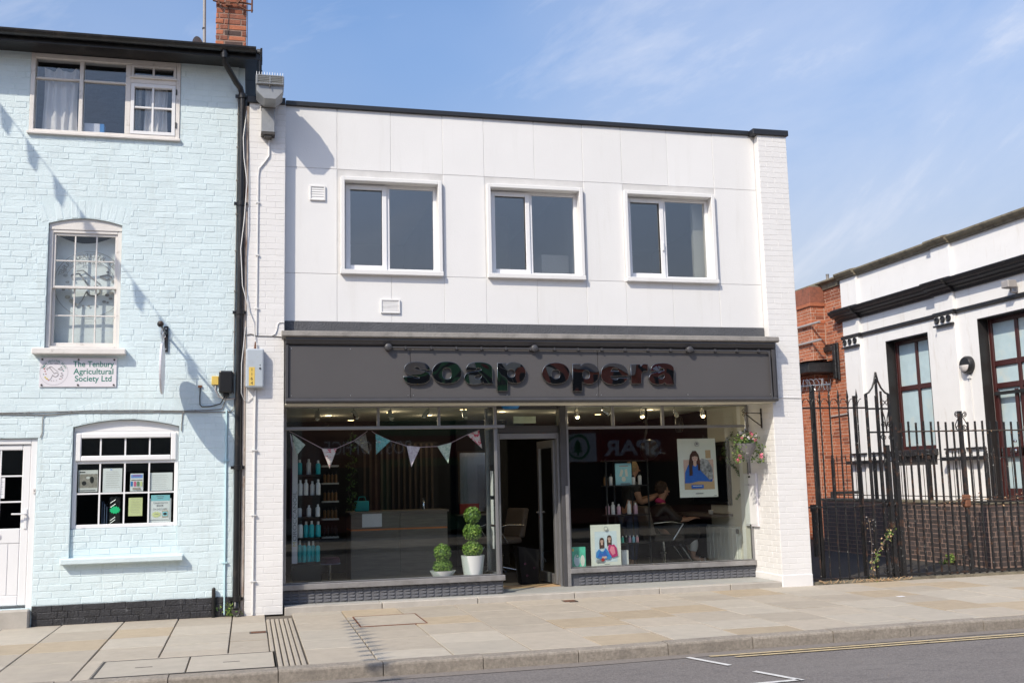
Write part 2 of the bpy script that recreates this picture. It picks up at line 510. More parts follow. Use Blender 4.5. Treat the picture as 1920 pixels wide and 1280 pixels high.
M['old glass'] = glass('old glass', (.93, .95, .96), 2.0, .15)
M['lamp warm'] = emit('lamp warm', (1.0, .72, .36), 6)

# ------------------------------------------------------------------ bricks
_bm = {}
def brick_geo(w, h, d, c, jit, rng):
    j = lambda a: rng.uniform(-a, a)
    x0, x1, z0, z1 = -w/2, w/2, -h/2, h/2
    outer = [(x0+j(jit), z0+j(jit)), (x1+j(jit), z0+j(jit)), (x1+j(jit), z1+j(jit)), (x0+j(jit), z1+j(jit))]
    vs = [(x, d, z) for x, z in outer]+[(x, c, z) for x, z in outer]
    vs += [(x+(c if x < 0 else -c)*1.1, j(jit*.35), z+(c if z < 0 else -c)*1.1) for x, z in outer]
    fs = []
    for i in range(4):
        k = (i+1) % 4
        fs += [(i, k, k+4, i+4), (i+4, k+4, k+8, i+8)]
    fs.append((8, 9, 10, 11))
    return vs, fs
def brick_mesh(w, h, d, c, jit, m, var):
    key = (round(w, 3), round(h, 3), m, var)
    if key not in _bm:
        vs, fs = brick_geo(w, h, d, c, jit, random.Random(str(key)))
        me = bpy.data.meshes.new('brick')
        me.from_pydata(vs, [], fs)
        me.materials.append(M[m])
        _bm[key] = me
    return _bm[key]
def lay(parent, specs, d=.02, c=.004, jit=0, limit=300, nvar=5, seed=1, name='brick', rest_kind=True, proud=.001):
    """specs: (x, y, z, w, h, face, material); face 'y' looks towards -Y, 'x' towards -X; x,y,z = centre of the front face"""
    rng = random.Random(seed)
    specs = sorted(specs, key=lambda s: -s[3]*s[4]/((s[0]-CAM.x)**2+(s[1]-CAM.y)**2+(s[2]-CAM.z)**2))
    for s in specs[:limit]:
        x, y, z, w, h, face, m = s
        o = put(name, brick_mesh(w, h, d, c, jit, m, rng.randrange(nvar)), parent,
                (x, y+rng.uniform(-proud, proud), z) if face == 'y' else (x+rng.uniform(-proud, proud), y, z),
                (0, 0, 0) if face == 'y' else (0, 0, -math.pi/2))
    rest = specs[limit:]
    if rest:
        mb = MB()
        names = sorted({s[6] for s in rest})
        for x, y, z, w, h, face, m in rest:
            vs, fs = brick_geo(w, h, d, c, jit, rng)
            pr = rng.uniform(-proud, proud)
            if face == 'y': vs = [(x+a, y+b+pr, z+q) for a, b, q in vs]
            else: vs = [(x+b+pr, y-a, z+q) for a, b, q in vs]
            mb.add(vs, fs, names.index(m))
        mb.build('brickwork', [M[n] for n in names], parent, kind='stuff')
def courses(x0, x1, z0, z1, holes=(), ch=.075, L=.225, H=.1025, gap=.010, bond='stretcher', seed=3, clip=None):
    """2-D brick layout -> list of (u centre, z centre, w, h)"""
    rng = random.Random(seed)
    res = []
    n = int(round((z1-z0)/ch))
    for i in range(n):
        za, zb = z0+i*ch, z0+(i+1)*ch
        spans = [(x0, x1)]
        for (a, b, c, d) in holes:
            if zb > c+.012 and za < d-.012:
                ns = []
                for s, e in spans:
                    if b <= s or a >= e: ns.append((s, e)); continue
                    if a > s: ns.append((s, a))
                    if b < e: ns.append((b, e))
                spans = ns
        if bond == 'stretcher':
            u = x0-(L/2 if i % 2 else 0)
            seq = []
            while u < x1: seq.append((u, u+L)); u += L
        else:
            seq = []; u = x0-(.17 if i % 2 else 0); k = i
            while u < x1:
                w = (L if rng.random() < .62 else L/2) if bond == 'mixed' else (L if k % 2 else L/2)
                w *= rng.uniform(.95, 1.05); seq.append((u, u+w)); u += w; k += 1
        for s, e in spans:
            for a, b in seq:
                a2, b2 = max(a, s), min(b, e)
                if b2-a2 > .035: res.append(((a2+b2)/2, (za+zb)/2, round((b2-a2-gap)*200)/200, ch-gap))
    return res

# ------------------------------------------------------------------ ground, road, pavement
def sheet(name, pts, m, z):
    mb = MB(); mb.poly([(x, y, z) for x, y in pts]); return mb.build(name, M[m], kind='structure')
def kerb_y(x): return -3.80 if x < 2.5 else (-3.80+(x-2.5)/4.0*.17 if x < 6.5 else -3.63)
sheet('ground', [(-400, -400), (400, -400), (400, 400), (-400, 400)], 'yard asphalt', -.16)
sheet('road', [(-60, -11.2), (60, -11.2), (60, -3.5), (-60, -3.5)], 'asphalt', -.11)
mb = MB(); mb.box(-60, 60, -15.9, -11.2, -.15, 0.0)
mb.build('far_pavement', M['slab grey'], kind='structure')
mb = MB(); mb.box(-60, 60, -3.45, 1.2, -.15, -.022)
pave = mb.build('pavement', M['jointing'], kind='structure')
sheet('forecourt', [(6.96, .12), (40, .12), (40, 40), (6.96, 40)], 'yard asphalt', -.004)
sheet('gutter_dust', [(-30, -3.98), (2.5, -3.98), (6.5, -3.80), (40, -3.80), (40, -3.6), (-30, -3.6)], 'gutter dust', -.106)
# kerb stones
rng = random.Random(5)
for k in range(-5, 19):
    xa, xb = -1.015+.86*k+.004, -1.015+.86*(k+1)-.004
    y0, y1 = kerb_y((xa+xb)/2-.43), kerb_y((xa+xb)/2+.43)
    a = math.atan2(y1-y0, .86)
    mb = MB()
    prof = [(0, -.15), (0.0, -.022), (.006, -.008), (.018, 0), (.15, 0.002), (.15, -.15)]
    mb.prism(prof, -(xb-xa)/2, (xb-xa)/2, 'x')
    o = mb.build('kerb_stone', M['kerb stone'], pave)
    o.location = ((xa+xb)/2, (y0+y1)/2+rng.uniform(-.004, .004), rng.uniform(-.004, .004)); o.rotation_euler = (0, rng.uniform(-.003, .003), a)
# paving slabs
def slab(x0, x1, y0, y1, m, z=0.0):
    g = .0065
    x0 += g; x1 -= g; y0 += g; y1 -= g
    c = .004
    mb = MB()
    vs = [(x0, y0, -.05), (x1, y0, -.05), (x1, y1, -.05), (x0, y1, -.05), (x0, y0, -c), (x1, y0, -c), (x1, y1, -c), (x0, y1, -c),
          (x0+c, y0+c, 0), (x1-c, y0+c, 0), (x1-c, y1-c, 0), (x0+c, y1-c, 0)]
    fs = []
    for i in range(4):
        k = (i+1) % 4
        fs += [(i, k, k+4, i+4), (i+4, k+4, k+8, i+8)]
    fs.append((8, 9, 10, 11))
    cx, cy = (x0+x1)/2, (y0+y1)/2
    mb.add([(p[0]-cx, p[1]-cy, p[2]) for p in vs], fs)
    o = mb.build('paving_slab', M[m], pave)
    o.location = (cx, cy, z+rng.uniform(-.003, .003)); o.rotation_euler = (rng.uniform(-.002, .002), rng.uniform(-.002, .002), 0)
xs = [-5.3, -4.7, -4.1, -3.6, -3.02, -2.42, -1.76, -1.17, -.57, -.20]
col = []
for i in range(len(xs)-1): col.append((xs[i], xs[i+1], [0.55, -.62, -1.33, -2.02, -2.72, -3.65] if xs[i] < -1.7 or xs[i] < -2 else [.2, -.66, -1.36, -2.0, -2.42, -2.72]))
x = .10
i = 0
cw = [.58, .66, .70, .66, .72, .68, .70, .66, .70, .72, .68, .70, .66, .70, .72, .70, .70, .70, .70]
for w in cw:
    rows = [.5 if x > 6.9 else .02]
    y = -.25-((i*0.37) % .62)
    while y > -3.3:
        rows.append(y); y -= [.66, .60, .72, .58][(i+len(rows)) % 4]
    rows.append(-3.65)
    if rows[-2]-rows[-1] < .25: rows.pop(-2)
    col.append((x, x+w, rows)); x += w; i += 1
hole = [(.74, 1.48, -1.53, -.65)]
for (a, b, rows) in col:
    for k in range(len(rows)-1):
        y1, y0 = rows[k], rows[k+1]
        y0 = max(y0, kerb_y((a+b)/2)+.16)
        if y1-y0 < .05: continue
        t = rng.random()
        m = 'slab buff' if t < .20 else ('slab pale' if t < .42 else 'slab grey')
        slab(a, b, y0, y1, m)
for (a, b) in ((-1.76, -1.62), (-.13, -.20)):
    if b > a: slab(a, b, -3.65, -2.72, 'slab grey')
slab(-1.76, -.20, -2.78, -2.72, 'slab grey')
# drain channel with five ribs
t = thing('drain_channel', 'ribbed drainage channel crossing the pavement from the white pier to the kerb', 'drain', (-.06, -2.1, 0))
for k in range(6):
    xa = -.195+.049*k
    mb = MB(); mb.box(xa, xa+.036, -3.64, -.45, -.05, .003)
    mb.build('rib', M['slab grey'], t, bevel=.005)
mb = MB(); mb.box(-.20, .10, -3.64, -.45, -.05, -.015); mb.build('channel_bed', M['jointing'], t)
# double inspection cover
t = thing('inspection_cover', 'pale double inspection cover set in the paving at the kerb, with two key slots', 'manhole cover', (-.88, -3.2, 0))
def flat_frame(mb, x0, x1, y0, y1, w, z0, z1, mi=0):
    mb.box(x0, x0+w, y0, y1, z0, z1, mi); mb.box(x1-w, x1, y0, y1, z0, z1, mi)
    mb.box(x0+w, x1-w, y0, y0+w, z0, z1, mi); mb.box(x0+w, x1-w, y1-w, y1, z0, z1, mi)
mb = MB(); flat_frame(mb, -1.62, -.16, -3.64, -2.80, .018, -.05, .003); mb.build('frame', M['cast iron'], t)
for xa, xb in ((-1.600, -.898), (-.886, -.180)):
    mb = MB(); mb.box(xa, xb, -3.62, -2.82, -.05, .002); c_ = mb.build('cover', M['slab pale'], t, bevel=.004)
    mb = MB(); mb.box((xa+xb)/2-.07, (xa+xb)/2+.07, -3.24, -3.222, .0, .0035); mb.build('slot', M['cast iron'], c_)
t = thing('manhole_cover', 'recessed paved manhole cover with a thin dark frame in front of the shop step', 'manhole cover', (1.11, -1.09, 0))
mb = MB(); flat_frame(mb, .75, 1.47, -1.52, -.66, .014, -.02, .0065); mb.build('frame', M['rust iron'], t)
mb = MB(); mb.box(.766, 1.454, -1.504, -.676, -.02, .0045); mb.build('tray', M['slab grey'], t)
for x0, x1, y0, y1, lb in ((-.38, -.205, -1.56, -1.42, 'small rusty square stop tap cover beside the drain channel'), (3.36, 3.53, -.37, -.20, 'small rusty square stop tap cover in front of the shop doorway')):
    t = thing('stop_tap_cover', lb, 'manhole cover', ((x0+x1)/2, (y0+y1)/2, 0), 'stop tap covers in the paving')
    mb = MB(); flat_frame(mb, x0, x1, y0, y1, .012, -.02, .007); mb.build('frame', M['cast iron'], t)
    mb = MB(); mb.box(x0+.014, x1-.014, y0+.014, y1-.014, -.02, .0062)
    for k in range(5): mb.box(x0+.02+.028*k, x0+.036+.028*k, y0+.02, y1-.02, .0062, .0085)
    mb.build('lid', M['rust iron'], t)
# road markings
def strip(name, pts, m, z=-.102):
    mb = MB(); mb.poly([(x, y, z) for x, y in pts]); return mb.build(name, M[m], kind='structure')
def band(x0, y0, x1, y1, w):
    d = Vector((x1-x0, y1-y0)).normalized(); n = Vector((-d.y, d.x))*w/2
    return [(x0-n.x, y0-n.y), (x1-n.x, y1-n.y), (x1+n.x, y1+n.y), (x0+n.x, y0+n.y)]
strip('yellow_line', band(3.60, -3.955, 30, -3.80+.1, .05), 'road yellow')
strip('yellow_line', band(3.80, -4.055, 30, -3.90+.1, .05), 'road yellow')
strip('parking_mark', band(3.40, -3.93, 3.57, -4.42, .055), 'road white')
strip('parking_mark', band(3.63, -4.74, 3.80, -5.21, .055), 'road white')
strip('parking_mark', band(2.95, -5.235, 3.79, -5.185, .055), 'road white')

# ------------------------------------------------------------------ SOAP SHOP BUILDING
TOP = 6.27
shop = thing('shop_building', 'two storey white panelled shop with three upper windows and a dark grey fascia', 'shop', (3.25, 3.5, 0))
# piers
mb = MB(); mb.box(-.44, -.001, .0025, .30, 0, 6.22); mb.build('pier', M['white mortar'], shop)
mb = MB(); mb.box(6.5145, 6.955, .0025, 1.1, 0, 6.24); mb.build('pier', M['white mortar'], shop)
sp = []
for (u, z, w, h) in courses(-.442, 0.0, .02, 6.22, L=.221, gap=.006): sp.append((u, 0, z, w, h, 'y', 'white brick paint'))
for (u, z, w, h) in courses(6.511, 6.958, .15, 6.225, L=.224, gap=.006): sp.append((u, 0, z, w, h, 'y', 'white brick paint'))
for (u, z, w, h) in courses(0.0, .79, .15, 2.40, L=.224, gap=.006): sp.append((6.511, .794-u, z, w, h, 'x', 'white brick paint'))
lay(shop, sp, c=.0022, jit=.0012, seed=2, proud=.0005)
mb = MB(); mb.box(6.500, 6.962, -.010, .80, -.02, .158); mb.build('pier_base', M['white brick paint'], shop, bevel=.01)
# facade panels
XJ = [0.003, .648, 1.333, 2.014, 2.568, 3.258, 3.941, 4.50, 5.176, 5.864, 6.507]
ZR = [(5.469, 6.262), (4.111, 5.463), (3.505, 4.105)]
holes = [(.700, 1.985, 4.12, 5.36), (2.60, 3.905, 4.12, 5.36), (4.51, 5.83, 4.12, 5.36)]
def wall_grid(mb, x0, x1, z0, z1, y0, y1, holes, mi=0):
    xs = sorted({x0, x1}|{a for h in holes for a in h[:2] if x0 < a < x1})
    zs = sorted({z0, z1}|{a for h in holes for a in h[2:] if z0 < a < z1})
    for j in range(len(zs)-1):
        run = None
        for i in range(len(xs)-1):
            cx, cz = (xs[i]+xs[i+1])/2, (zs[j]+zs[j+1])/2
            solid = not any(h[0] < cx < h[1] and h[2] < cz < h[3] for h in holes)
            if solid:
                run = (run[0], xs[i+1]) if run else (xs[i], xs[i+1])
            if run and (not solid or i == len(xs)-2):
                mb.box(run[0], run[1], y0, y1, zs[j], zs[j+1], mi); run = None
mb = MB(); wall_grid(mb, .001, 6.5135, 2.50, 6.24, .126, .33, holes); mb.build('wall', M['joint'], shop)
for r, (z0, z1) in enumerate(ZR):
    for i in range(10):
        if r == 1 and i in (1, 2, 4, 5, 7, 8): continue
        a, b = XJ[i]+(.0028 if i else 0), XJ[i+1]-.0028
        mb = MB(); mb.box(a, b, .12+.0012*((i*7+r*3) % 3), .134, z0, z1); mb.build('panel', M['white panel'], shop, bevel=.002)
mb = MB(); mb.box(.003, 6.507, .11, .134, 3.36, 3.503); mb.build('render_band', M['grey render'], shop, bevel=.004)
# copings
mb = MB(); mb.box(.004, 6.43, .085, .40, 6.264, 6.325); mb.build('coping', M['dark coping'], shop, bevel=.006)
mb = MB(); mb.box(-.47, -.004, -.03, .40, 6.225, 6.31); mb.build('coping', M['dark coping'], shop, bevel=.006)
mb = MB(); mb.box(6.432, 6.985, -.03, 1.2, 6.243, 6.325); mb.build('coping', M['dark coping'], shop, bevel=.006)
# shell
DEP = 7.6
mb = MB()
mb.box(-.44, -.34, .30, DEP, 0, 6.1); mb.box(6.86, 6.955, 1.1, DEP, 0, 6.1); mb.box(-.34, 6.86, DEP-.1, DEP, 0, 6.1)
mb.box(-.44, 6.955, .42, DEP, 6.1, 6.2)
mb.build('outer_wall', M['white mortar'], shop)
mb = MB(); mb.box(-.335, 6.855, .335, DEP-.1, 2.62, 2.78); mb.build('upper_floor', M['ceiling cream'], shop)
mb = MB(); mb.box(-.335, 6.855, .335, .35, 2.79, 6.09)
mb2 = MB(); wall_grid(mb2, -.335, 6.855, 2.79, 5.75, .332, .345, holes); mb2.box(-.335, 6.855, .346, 5.0, 5.62, 5.7)
mb2.box(-.335, 6.855, 4.9, 5.0, 2.79, 5.62); mb2.box(3.99, 4.06, .346, 4.9, 2.79, 5.62); mb2.box(2.20, 2.27, .346, 4.9, 2.79, 5.62); mb2.box(-.335, 6.855, .346, 4.9, 2.785, 2.80)
mb2.build('upstairs_room', M['room grey'], shop)
mb = MB(); mb.box(3.30, 3.52, 2.6, 2.8, 2.802, 5.61); mb.box(5.62, 5.84, .36, .42, 2.802, 5.61); mb.box(.3, .42, 2.2, 2.3, 2.802, 5.61); mb.build('columns_and_tile_strip', M['shop wall cream'], shop)  # pale columns and a tiled strip, added as light verticals behind the upper panes
mb = MB(); mb.box(3.55, 3.95, .9, 1.3, 2.802, 4.62); mb.box(4.6, 5.0, 3.4, 3.9, 2.802, 4.8); mb.build('cupboard', M['curtain'], shop)
# upper windows
WZ0, WZ1 = 4.105, 5.365
def upper_window(x0, x1):
    mb = MB()
    t = .05
    y0, y1 = .066, .30
    mb.box(x0, x0+t, y0, y1, WZ0+.06, WZ1); mb.box(x1-t, x1, y0, y1, WZ0+.06, WZ1)
    mb.box(x0+t, x1-t, y0, y1, WZ1-.05, WZ1)
    mb.box(x0-.006, x1+.006, y0-.012, y1, WZ0, WZ0+.058)
    w = mb.build('window', M['white panel'], shop, bevel=.005)
    a, b = x0+t, x1-t
    xm = a+(b-a)*.445
    z0, z1 = WZ0+.06, WZ1-.052
    mb = MB(); mb.frame(a, b, z0, z1, .045, .205, .27); mb.box(xm, xm+.05, .205, .27, z0+.045, z1-.045)
    mb.build('window_frame', M['window white'], w, bevel=.004)
    mb = MB(); mb.frame(a+.02, xm+.012, z0+.02, z1-.02, .06, .185, .203); mb.build('casement', M['window white'], w, bevel=.005)
    for p, q in ((a+.075, xm-.04), (xm+.05, b-.045)):
        mb = MB(); mb.box(p-.01, q+.01, .225, .231, z0+.04, z1-.04); mb.build('pane', M['up glass'], w)
    mb = MB(); mb.box(xm-.03, xm-.008, .165, .184, z0+.40, z0+.52); return w, mb
for k, (a, b) in enumerate(((.690, 1.990), (2.59, 3.912), (4.502, 5.838))):
    w, hb = upper_window(a, b)
    if k == 2: hb.build('handle', M['window white'], w)
# fascia box: canopy, frame, soffit
mb = MB()
mb.prism([(.118, 3.385), (-.20, 3.335), (-.215, 3.275), (-.19, 3.262), (.118, 3.262)], -.035, 6.553, 'x')
mb.build('canopy', M['lead'], shop, bevel=.006)
mb = MB()
mb.prism([(.128, 3.26), (-.185, 3.26), (-.185, 3.235), (-.165, 3.215), (-.15, 3.19), (-.108, 3.17), (-.108, 2.53), (-.150, 2.53), (-.150, 2.515), (-.165, 2.505), (-.165, 2.488), (-.14, 2.47), (.128, 2.47)], .012, 6.505, 'x')
mb.box(.012, .045, -.15, -.109, 2.53, 3.17); mb.box(6.462, 6.505, -.15, -.109, 2.53, 3.17); mb.box(6.506, 6.535, -.13, -.005, 2.47, 3.25)
mb.build('fascia', M['frame grey'], shop, bevel=.003)
mb = MB(); mb.box(.012, 6.505, -.10, .30, 2.455, 2.468); mb.box(2.71, 6.510, .301, .80, 2.50, 2.515)
mb.build('soffit', M['ceiling cream'], shop)
# step
for k, (a, b) in enumerate(((.022, 1.17), (1.178, 2.35), (2.358, 3.60), (3.608, 4.75), (4.758, 5.75), (5.758, 6.495))):
    mb = MB(); mb.box(a, b, 0.0, .14, -.03, .072); mb.build('step_stone', M['step stone'], shop, bevel=.008)
for k in range(17):
    for j in range(2):
        a = .022+.3805*k
        mb = MB(); mb.box(a, a+.376, .143+.35*j, .143+.35*j+.345, -.03, .0725); mb.build('step_tile', M['step tile'], shop, bevel=.003)
# shopfront left (projecting) : glazing plane y=.28
def diamond(parent, x0, x1, y, z0, z1, nx, nz, axis='y'):
    mb = MB()
    dx, dz = (x1-x0)/nx, (z1-z0)/nz
    for i in range(nx):
        for j in range(nz):
            a, b, c, d = x0+i*dx+.002, x0+(i+1)*dx-.002, z0+j*dz+.001, z0+(j+1)*dz-.001
            P = (lambda u, h, v: (u, y-h, v)) if axis == 'y' else (lambda u, h, v: (y+h, u, v))
            mb.add([P(a, 0, c), P(b, 0, c), P(b, 0, d), P(a, 0, d), P(b-(b-a)*.22, .016, c+(d-c)*.35)], [(0, 1, 4), (1, 2, 4), (2, 3, 4), (3, 0, 4)])
    return mb.build('tile_relief', M['riser grey'], parent, kind='stuff')
LW = .28
mb = MB()
mb.frame(.004, 2.705, .31, 2.46, .038, LW, LW+.05, wb=.012, wt=.02)
mb.box(.042, 2.667, LW-.002, LW+.05, 2.165, 2.20)
mb.box(1.155, 1.190, LW, LW+.05, 2.20, 2.44); mb.box(1.93, 1.966, LW, LW+.05, 2.20, 2.44)
mb.box(2.670, 2.720, .80, .85, .31, 2.46); mb.box(2.672, 2.704, LW+.052, .80, .31, .33); mb.box(2.672, 2.704, LW+.052, .80, 2.165, 2.20)
lw = mb.build('shop_window', M['alu frame'], shop, bevel=.004)
mb = MB(); mb.box(.004, 2.80, LW-.045, LW-.003, 2.168, 2.205); mb.build('transom_rail', M['alu frame'], lw, bevel=.004)
mb = MB(); mb.box(.002, 2.765, LW-.05, LW+.16, .240, .307); mb.build('sill', M['sill alu'], lw, bevel=.006)
mb = MB(); mb.box(.002, 2.745, LW+.005, .86, .0735, .239); mb.build('stall_riser', M['riser grey'], lw)
diamond(lw, .004, 2.743, LW+.004, .078, .237, 28, 4); diamond(lw, LW+.02, .84, 2.745, .078, .237, 6, 4, 'x')
for a, b, c, d in ((.042, 2.667, .322, 2.165), (.042, 1.155, 2.20, 2.44), (1.19, 1.93, 2.20, 2.44), (1.966, 2.667, 2.20, 2.44)):
    mb = MB(); mb.box(a, b, LW+.02, LW+.028, c, d); mb.build('pane', M['shop glass'], lw)
mb = MB(); mb.box(2.686, 2.694, LW+.052, .80, .33, 2.165); mb.build('pane', M['shop glass'], lw)
mb = MB(); mb.box(2.686, 2.694, LW+.052, .80, 2.20, 2.44); mb.build('pane', M['shop glass'], lw)
mb = MB(); mb.box(2.704, 2.712, LW-.004, LW+.05, .312, 2.165); mb.build('corner_strip', M['chrome'], lw)
# shopfront right : glazing plane y=.74
RW = .74
mb = MB()
mb.frame(3.785, 6.508, .31, 2.50, .03, RW, RW+.05, wb=.01, wt=.03)
mb.box(3.815, 6.478, RW, RW+.05, 2.165, 2.20)
mb.box(4.452, 4.490, RW, RW+.05, 2.20, 2.47); mb.box(5.188, 5.228, RW, RW+.05, 2.20, 2.47)
rw = mb.build('shop_window', M['alu frame'], shop, bevel=.004)
mb = MB(); mb.box(3.785, 6.509, RW-.02, RW-.002, 2.165, 2.20); mb.build('transom_rail', M['alu frame'], rw, bevel=.003)
mb = MB(); mb.box(3.775, 6.509, RW-.05, RW+.20, .240, .305); mb.build('sill', M['sill alu'], rw, bevel=.006)
mb = MB(); mb.box(3.785, 6.509, RW+.005, RW+.18, .0735, .239); mb.build('stall_riser', M['riser grey'], rw)
diamond(rw, 3.90, 6.507, RW+.004, .078, .237, 27, 4)
for a, b, c, d in ((3.815, 6.478, .32, 2.165), (3.815, 4.452, 2.20, 2.47), (4.49, 5.188, 2.20, 2.47), (5.228, 6.478, 2.20, 2.47)):
    mb = MB(); mb.box(a, b, RW+.02, RW+.028, c, d); mb.build('pane', M['shop glass'], rw)
# doorway
mb = MB()
mb.box(2.722, 2.835, .80, .88, .0735, 2.50); mb.box(3.692, 3.782, .72, .90, .0735, 2.50)
mb.box(2.836, 3.691, .80, .88, 2.12, 2.225); mb.box(2.836, 3.691, .80, .88, 2.445, 2.499)
dw = mb.build('doorway', M['frame grey'], shop, bevel=.004)
mb = MB(); mb.box(2.836, 2.862, .79, .89, .074, 2.118); mb.box(3.662, 3.691, .79, .89, .074, 2.118); mb.box(2.863, 3.661, .79, .89, 2.045, 2.118)
mb.build('door_frame', M['alu frame'], dw, bevel=.003)
mb = MB(); mb.box(2.836, 3.691, .835, .841, 2.226, 2.444); mb.build('fanlight', M['shop glass'], dw)
mb = MB(); mb.box(3.742, 3.786, .705, .7195, .074, 1.40); mb.build('guard_strip', M['sill alu'], dw, bevel=.002)
def rotbox(mb, piv, ang, x0, x1, y0, y1, z0, z1, mi=0):
    b = len(mb.v); mb.box(x0, x1, y0, y1, z0, z1, mi)
    ca, sa = math.cos(ang), math.sin(ang)
    for i in range(b, len(mb.v)):
        x, y, z = mb.v[i]; mb.v[i] = (piv[0]+x*ca-y*sa, piv[1]+x*sa+y*ca, z)
piv, ang = (3.655, .90), R(180-89)
mb = MB()
for q in ((0, .07), (.70, .77)): rotbox(mb, piv, ang, q[0], q[1], -.02, .02, .09, 2.03)
rotbox(mb, piv, ang, .0705, .6995, -.02, .02, .09, .22); rotbox(mb, piv, ang, .0705, .6995, -.02, .02, 1.93, 2.03)
dl = mb.build('door', M['alu frame'], dw, bevel=.003)
mb = MB(); rotbox(mb, piv, ang, .07, .70, -.004, .004, .22, 1.93); mb.build('pane', M['shop glass'], dw)
mb = MB(); rotbox(mb, piv, ang, .715, .755, -.06, .06, 1.02, 1.05); mb.build('door_handle', M['chrome'], dw, bevel=.004)
mb = MB(); mb.box(2.863, 3.661, .80, 1.15, .074, .080); mb.build('threshold_mat', M['poster wood'], dw)
# ground floor room
mb = MB(); mb.box(-.33, 6.85, .86, DEP-.105, .02, .071); mb.box(0.0, 2.71, .45, .859, .02, .235); mb.box(3.80, 6.50, .95, .96, .02, .07); mb.build('floor', M['shop floor'], shop)
mb = MB(); mb.box(-.33, -.02, .34, DEP-.105, .072, 2.60); mb.box(-.02, 6.60, DEP-.2, DEP-.105, .072, 2.60); mb.box(-.02, 3.0, 4.55, 4.62, .072, 2.60); mb.build('interior_wall', M['shop wall dark'], shop)
mb = MB(); mb.box(6.60, 6.855, 2.30, DEP-.2, .072, 2.60); mb.build('interior_wall', M['shop wall dark'], shop)
mb = MB(); mb.box(6.60, 6.855, .80, 2.299, .072, 2.60); mb.box(6.509, 6.60, .80, .98, .072, 2.6); mb.build('party_wall', M['shop wall cream'], shop)
mb = MB(); mb.box(-.02, 6.60, .335, DEP-.2, 2.52, 2.60); mb.build('ceiling', M['ceiling cream'], shop)

# ------------------------------------------------------------------ text helper
def text_mesh(s, size, extrude=0, offset=0, res=4, align='LEFT'):
    c = bpy.data.curves.new('t', 'FONT')
    c.body = s; c.size = size; c.extrude = extrude; c.offset = offset; c.resolution_u = res; c.align_x = align
    o = bpy.data.objects.new('t', c); C.objects.link(o)
    dg = bpy.context.evaluated_depsgraph_get()
    me = bpy.data.meshes.new_from_object(o.evaluated_get(dg))
    bpy.data.objects.remove(o); bpy.data.curves.remove(c)
    return me
def text_into(mb, s, org, ux, uz, width=None, height=None, size=1.0, mi=0, align='LEFT', off=0.0, mirror=False):
    """flat lettering: org = lower-left (or centre) of the baseline, ux/uz = directions"""
    me = text_mesh(s, 1.0, offset=off, align='LEFT')
    xs = [v.co.x for v in me.vertices]; ys = [v.co.y for v in me.vertices]
    if not xs: return
    w = max(xs)-min(xs); x0 = min(xs)
    sx = width/w if width else size
    sy = height/(max(ys)-min(0, min(ys))) if height else (size if not width else sx)
    ux, uz, org = Vector(ux), Vector(uz), Vector(org)
    shift = {'LEFT': 0, 'CENTER': -w*sx/2, 'RIGHT': -w*sx}[align]
    vs = [org+ux*((v.co.x-x0)*sx+shift)+uz*(v.co.y*sy) for v in me.vertices]
    mb.add(vs, [tuple(p.vertices) for p in me.polygons], mi)
    bpy.data.meshes.remove(me)
XA, ZA = (1, 0, 0), (0, 0, 1)

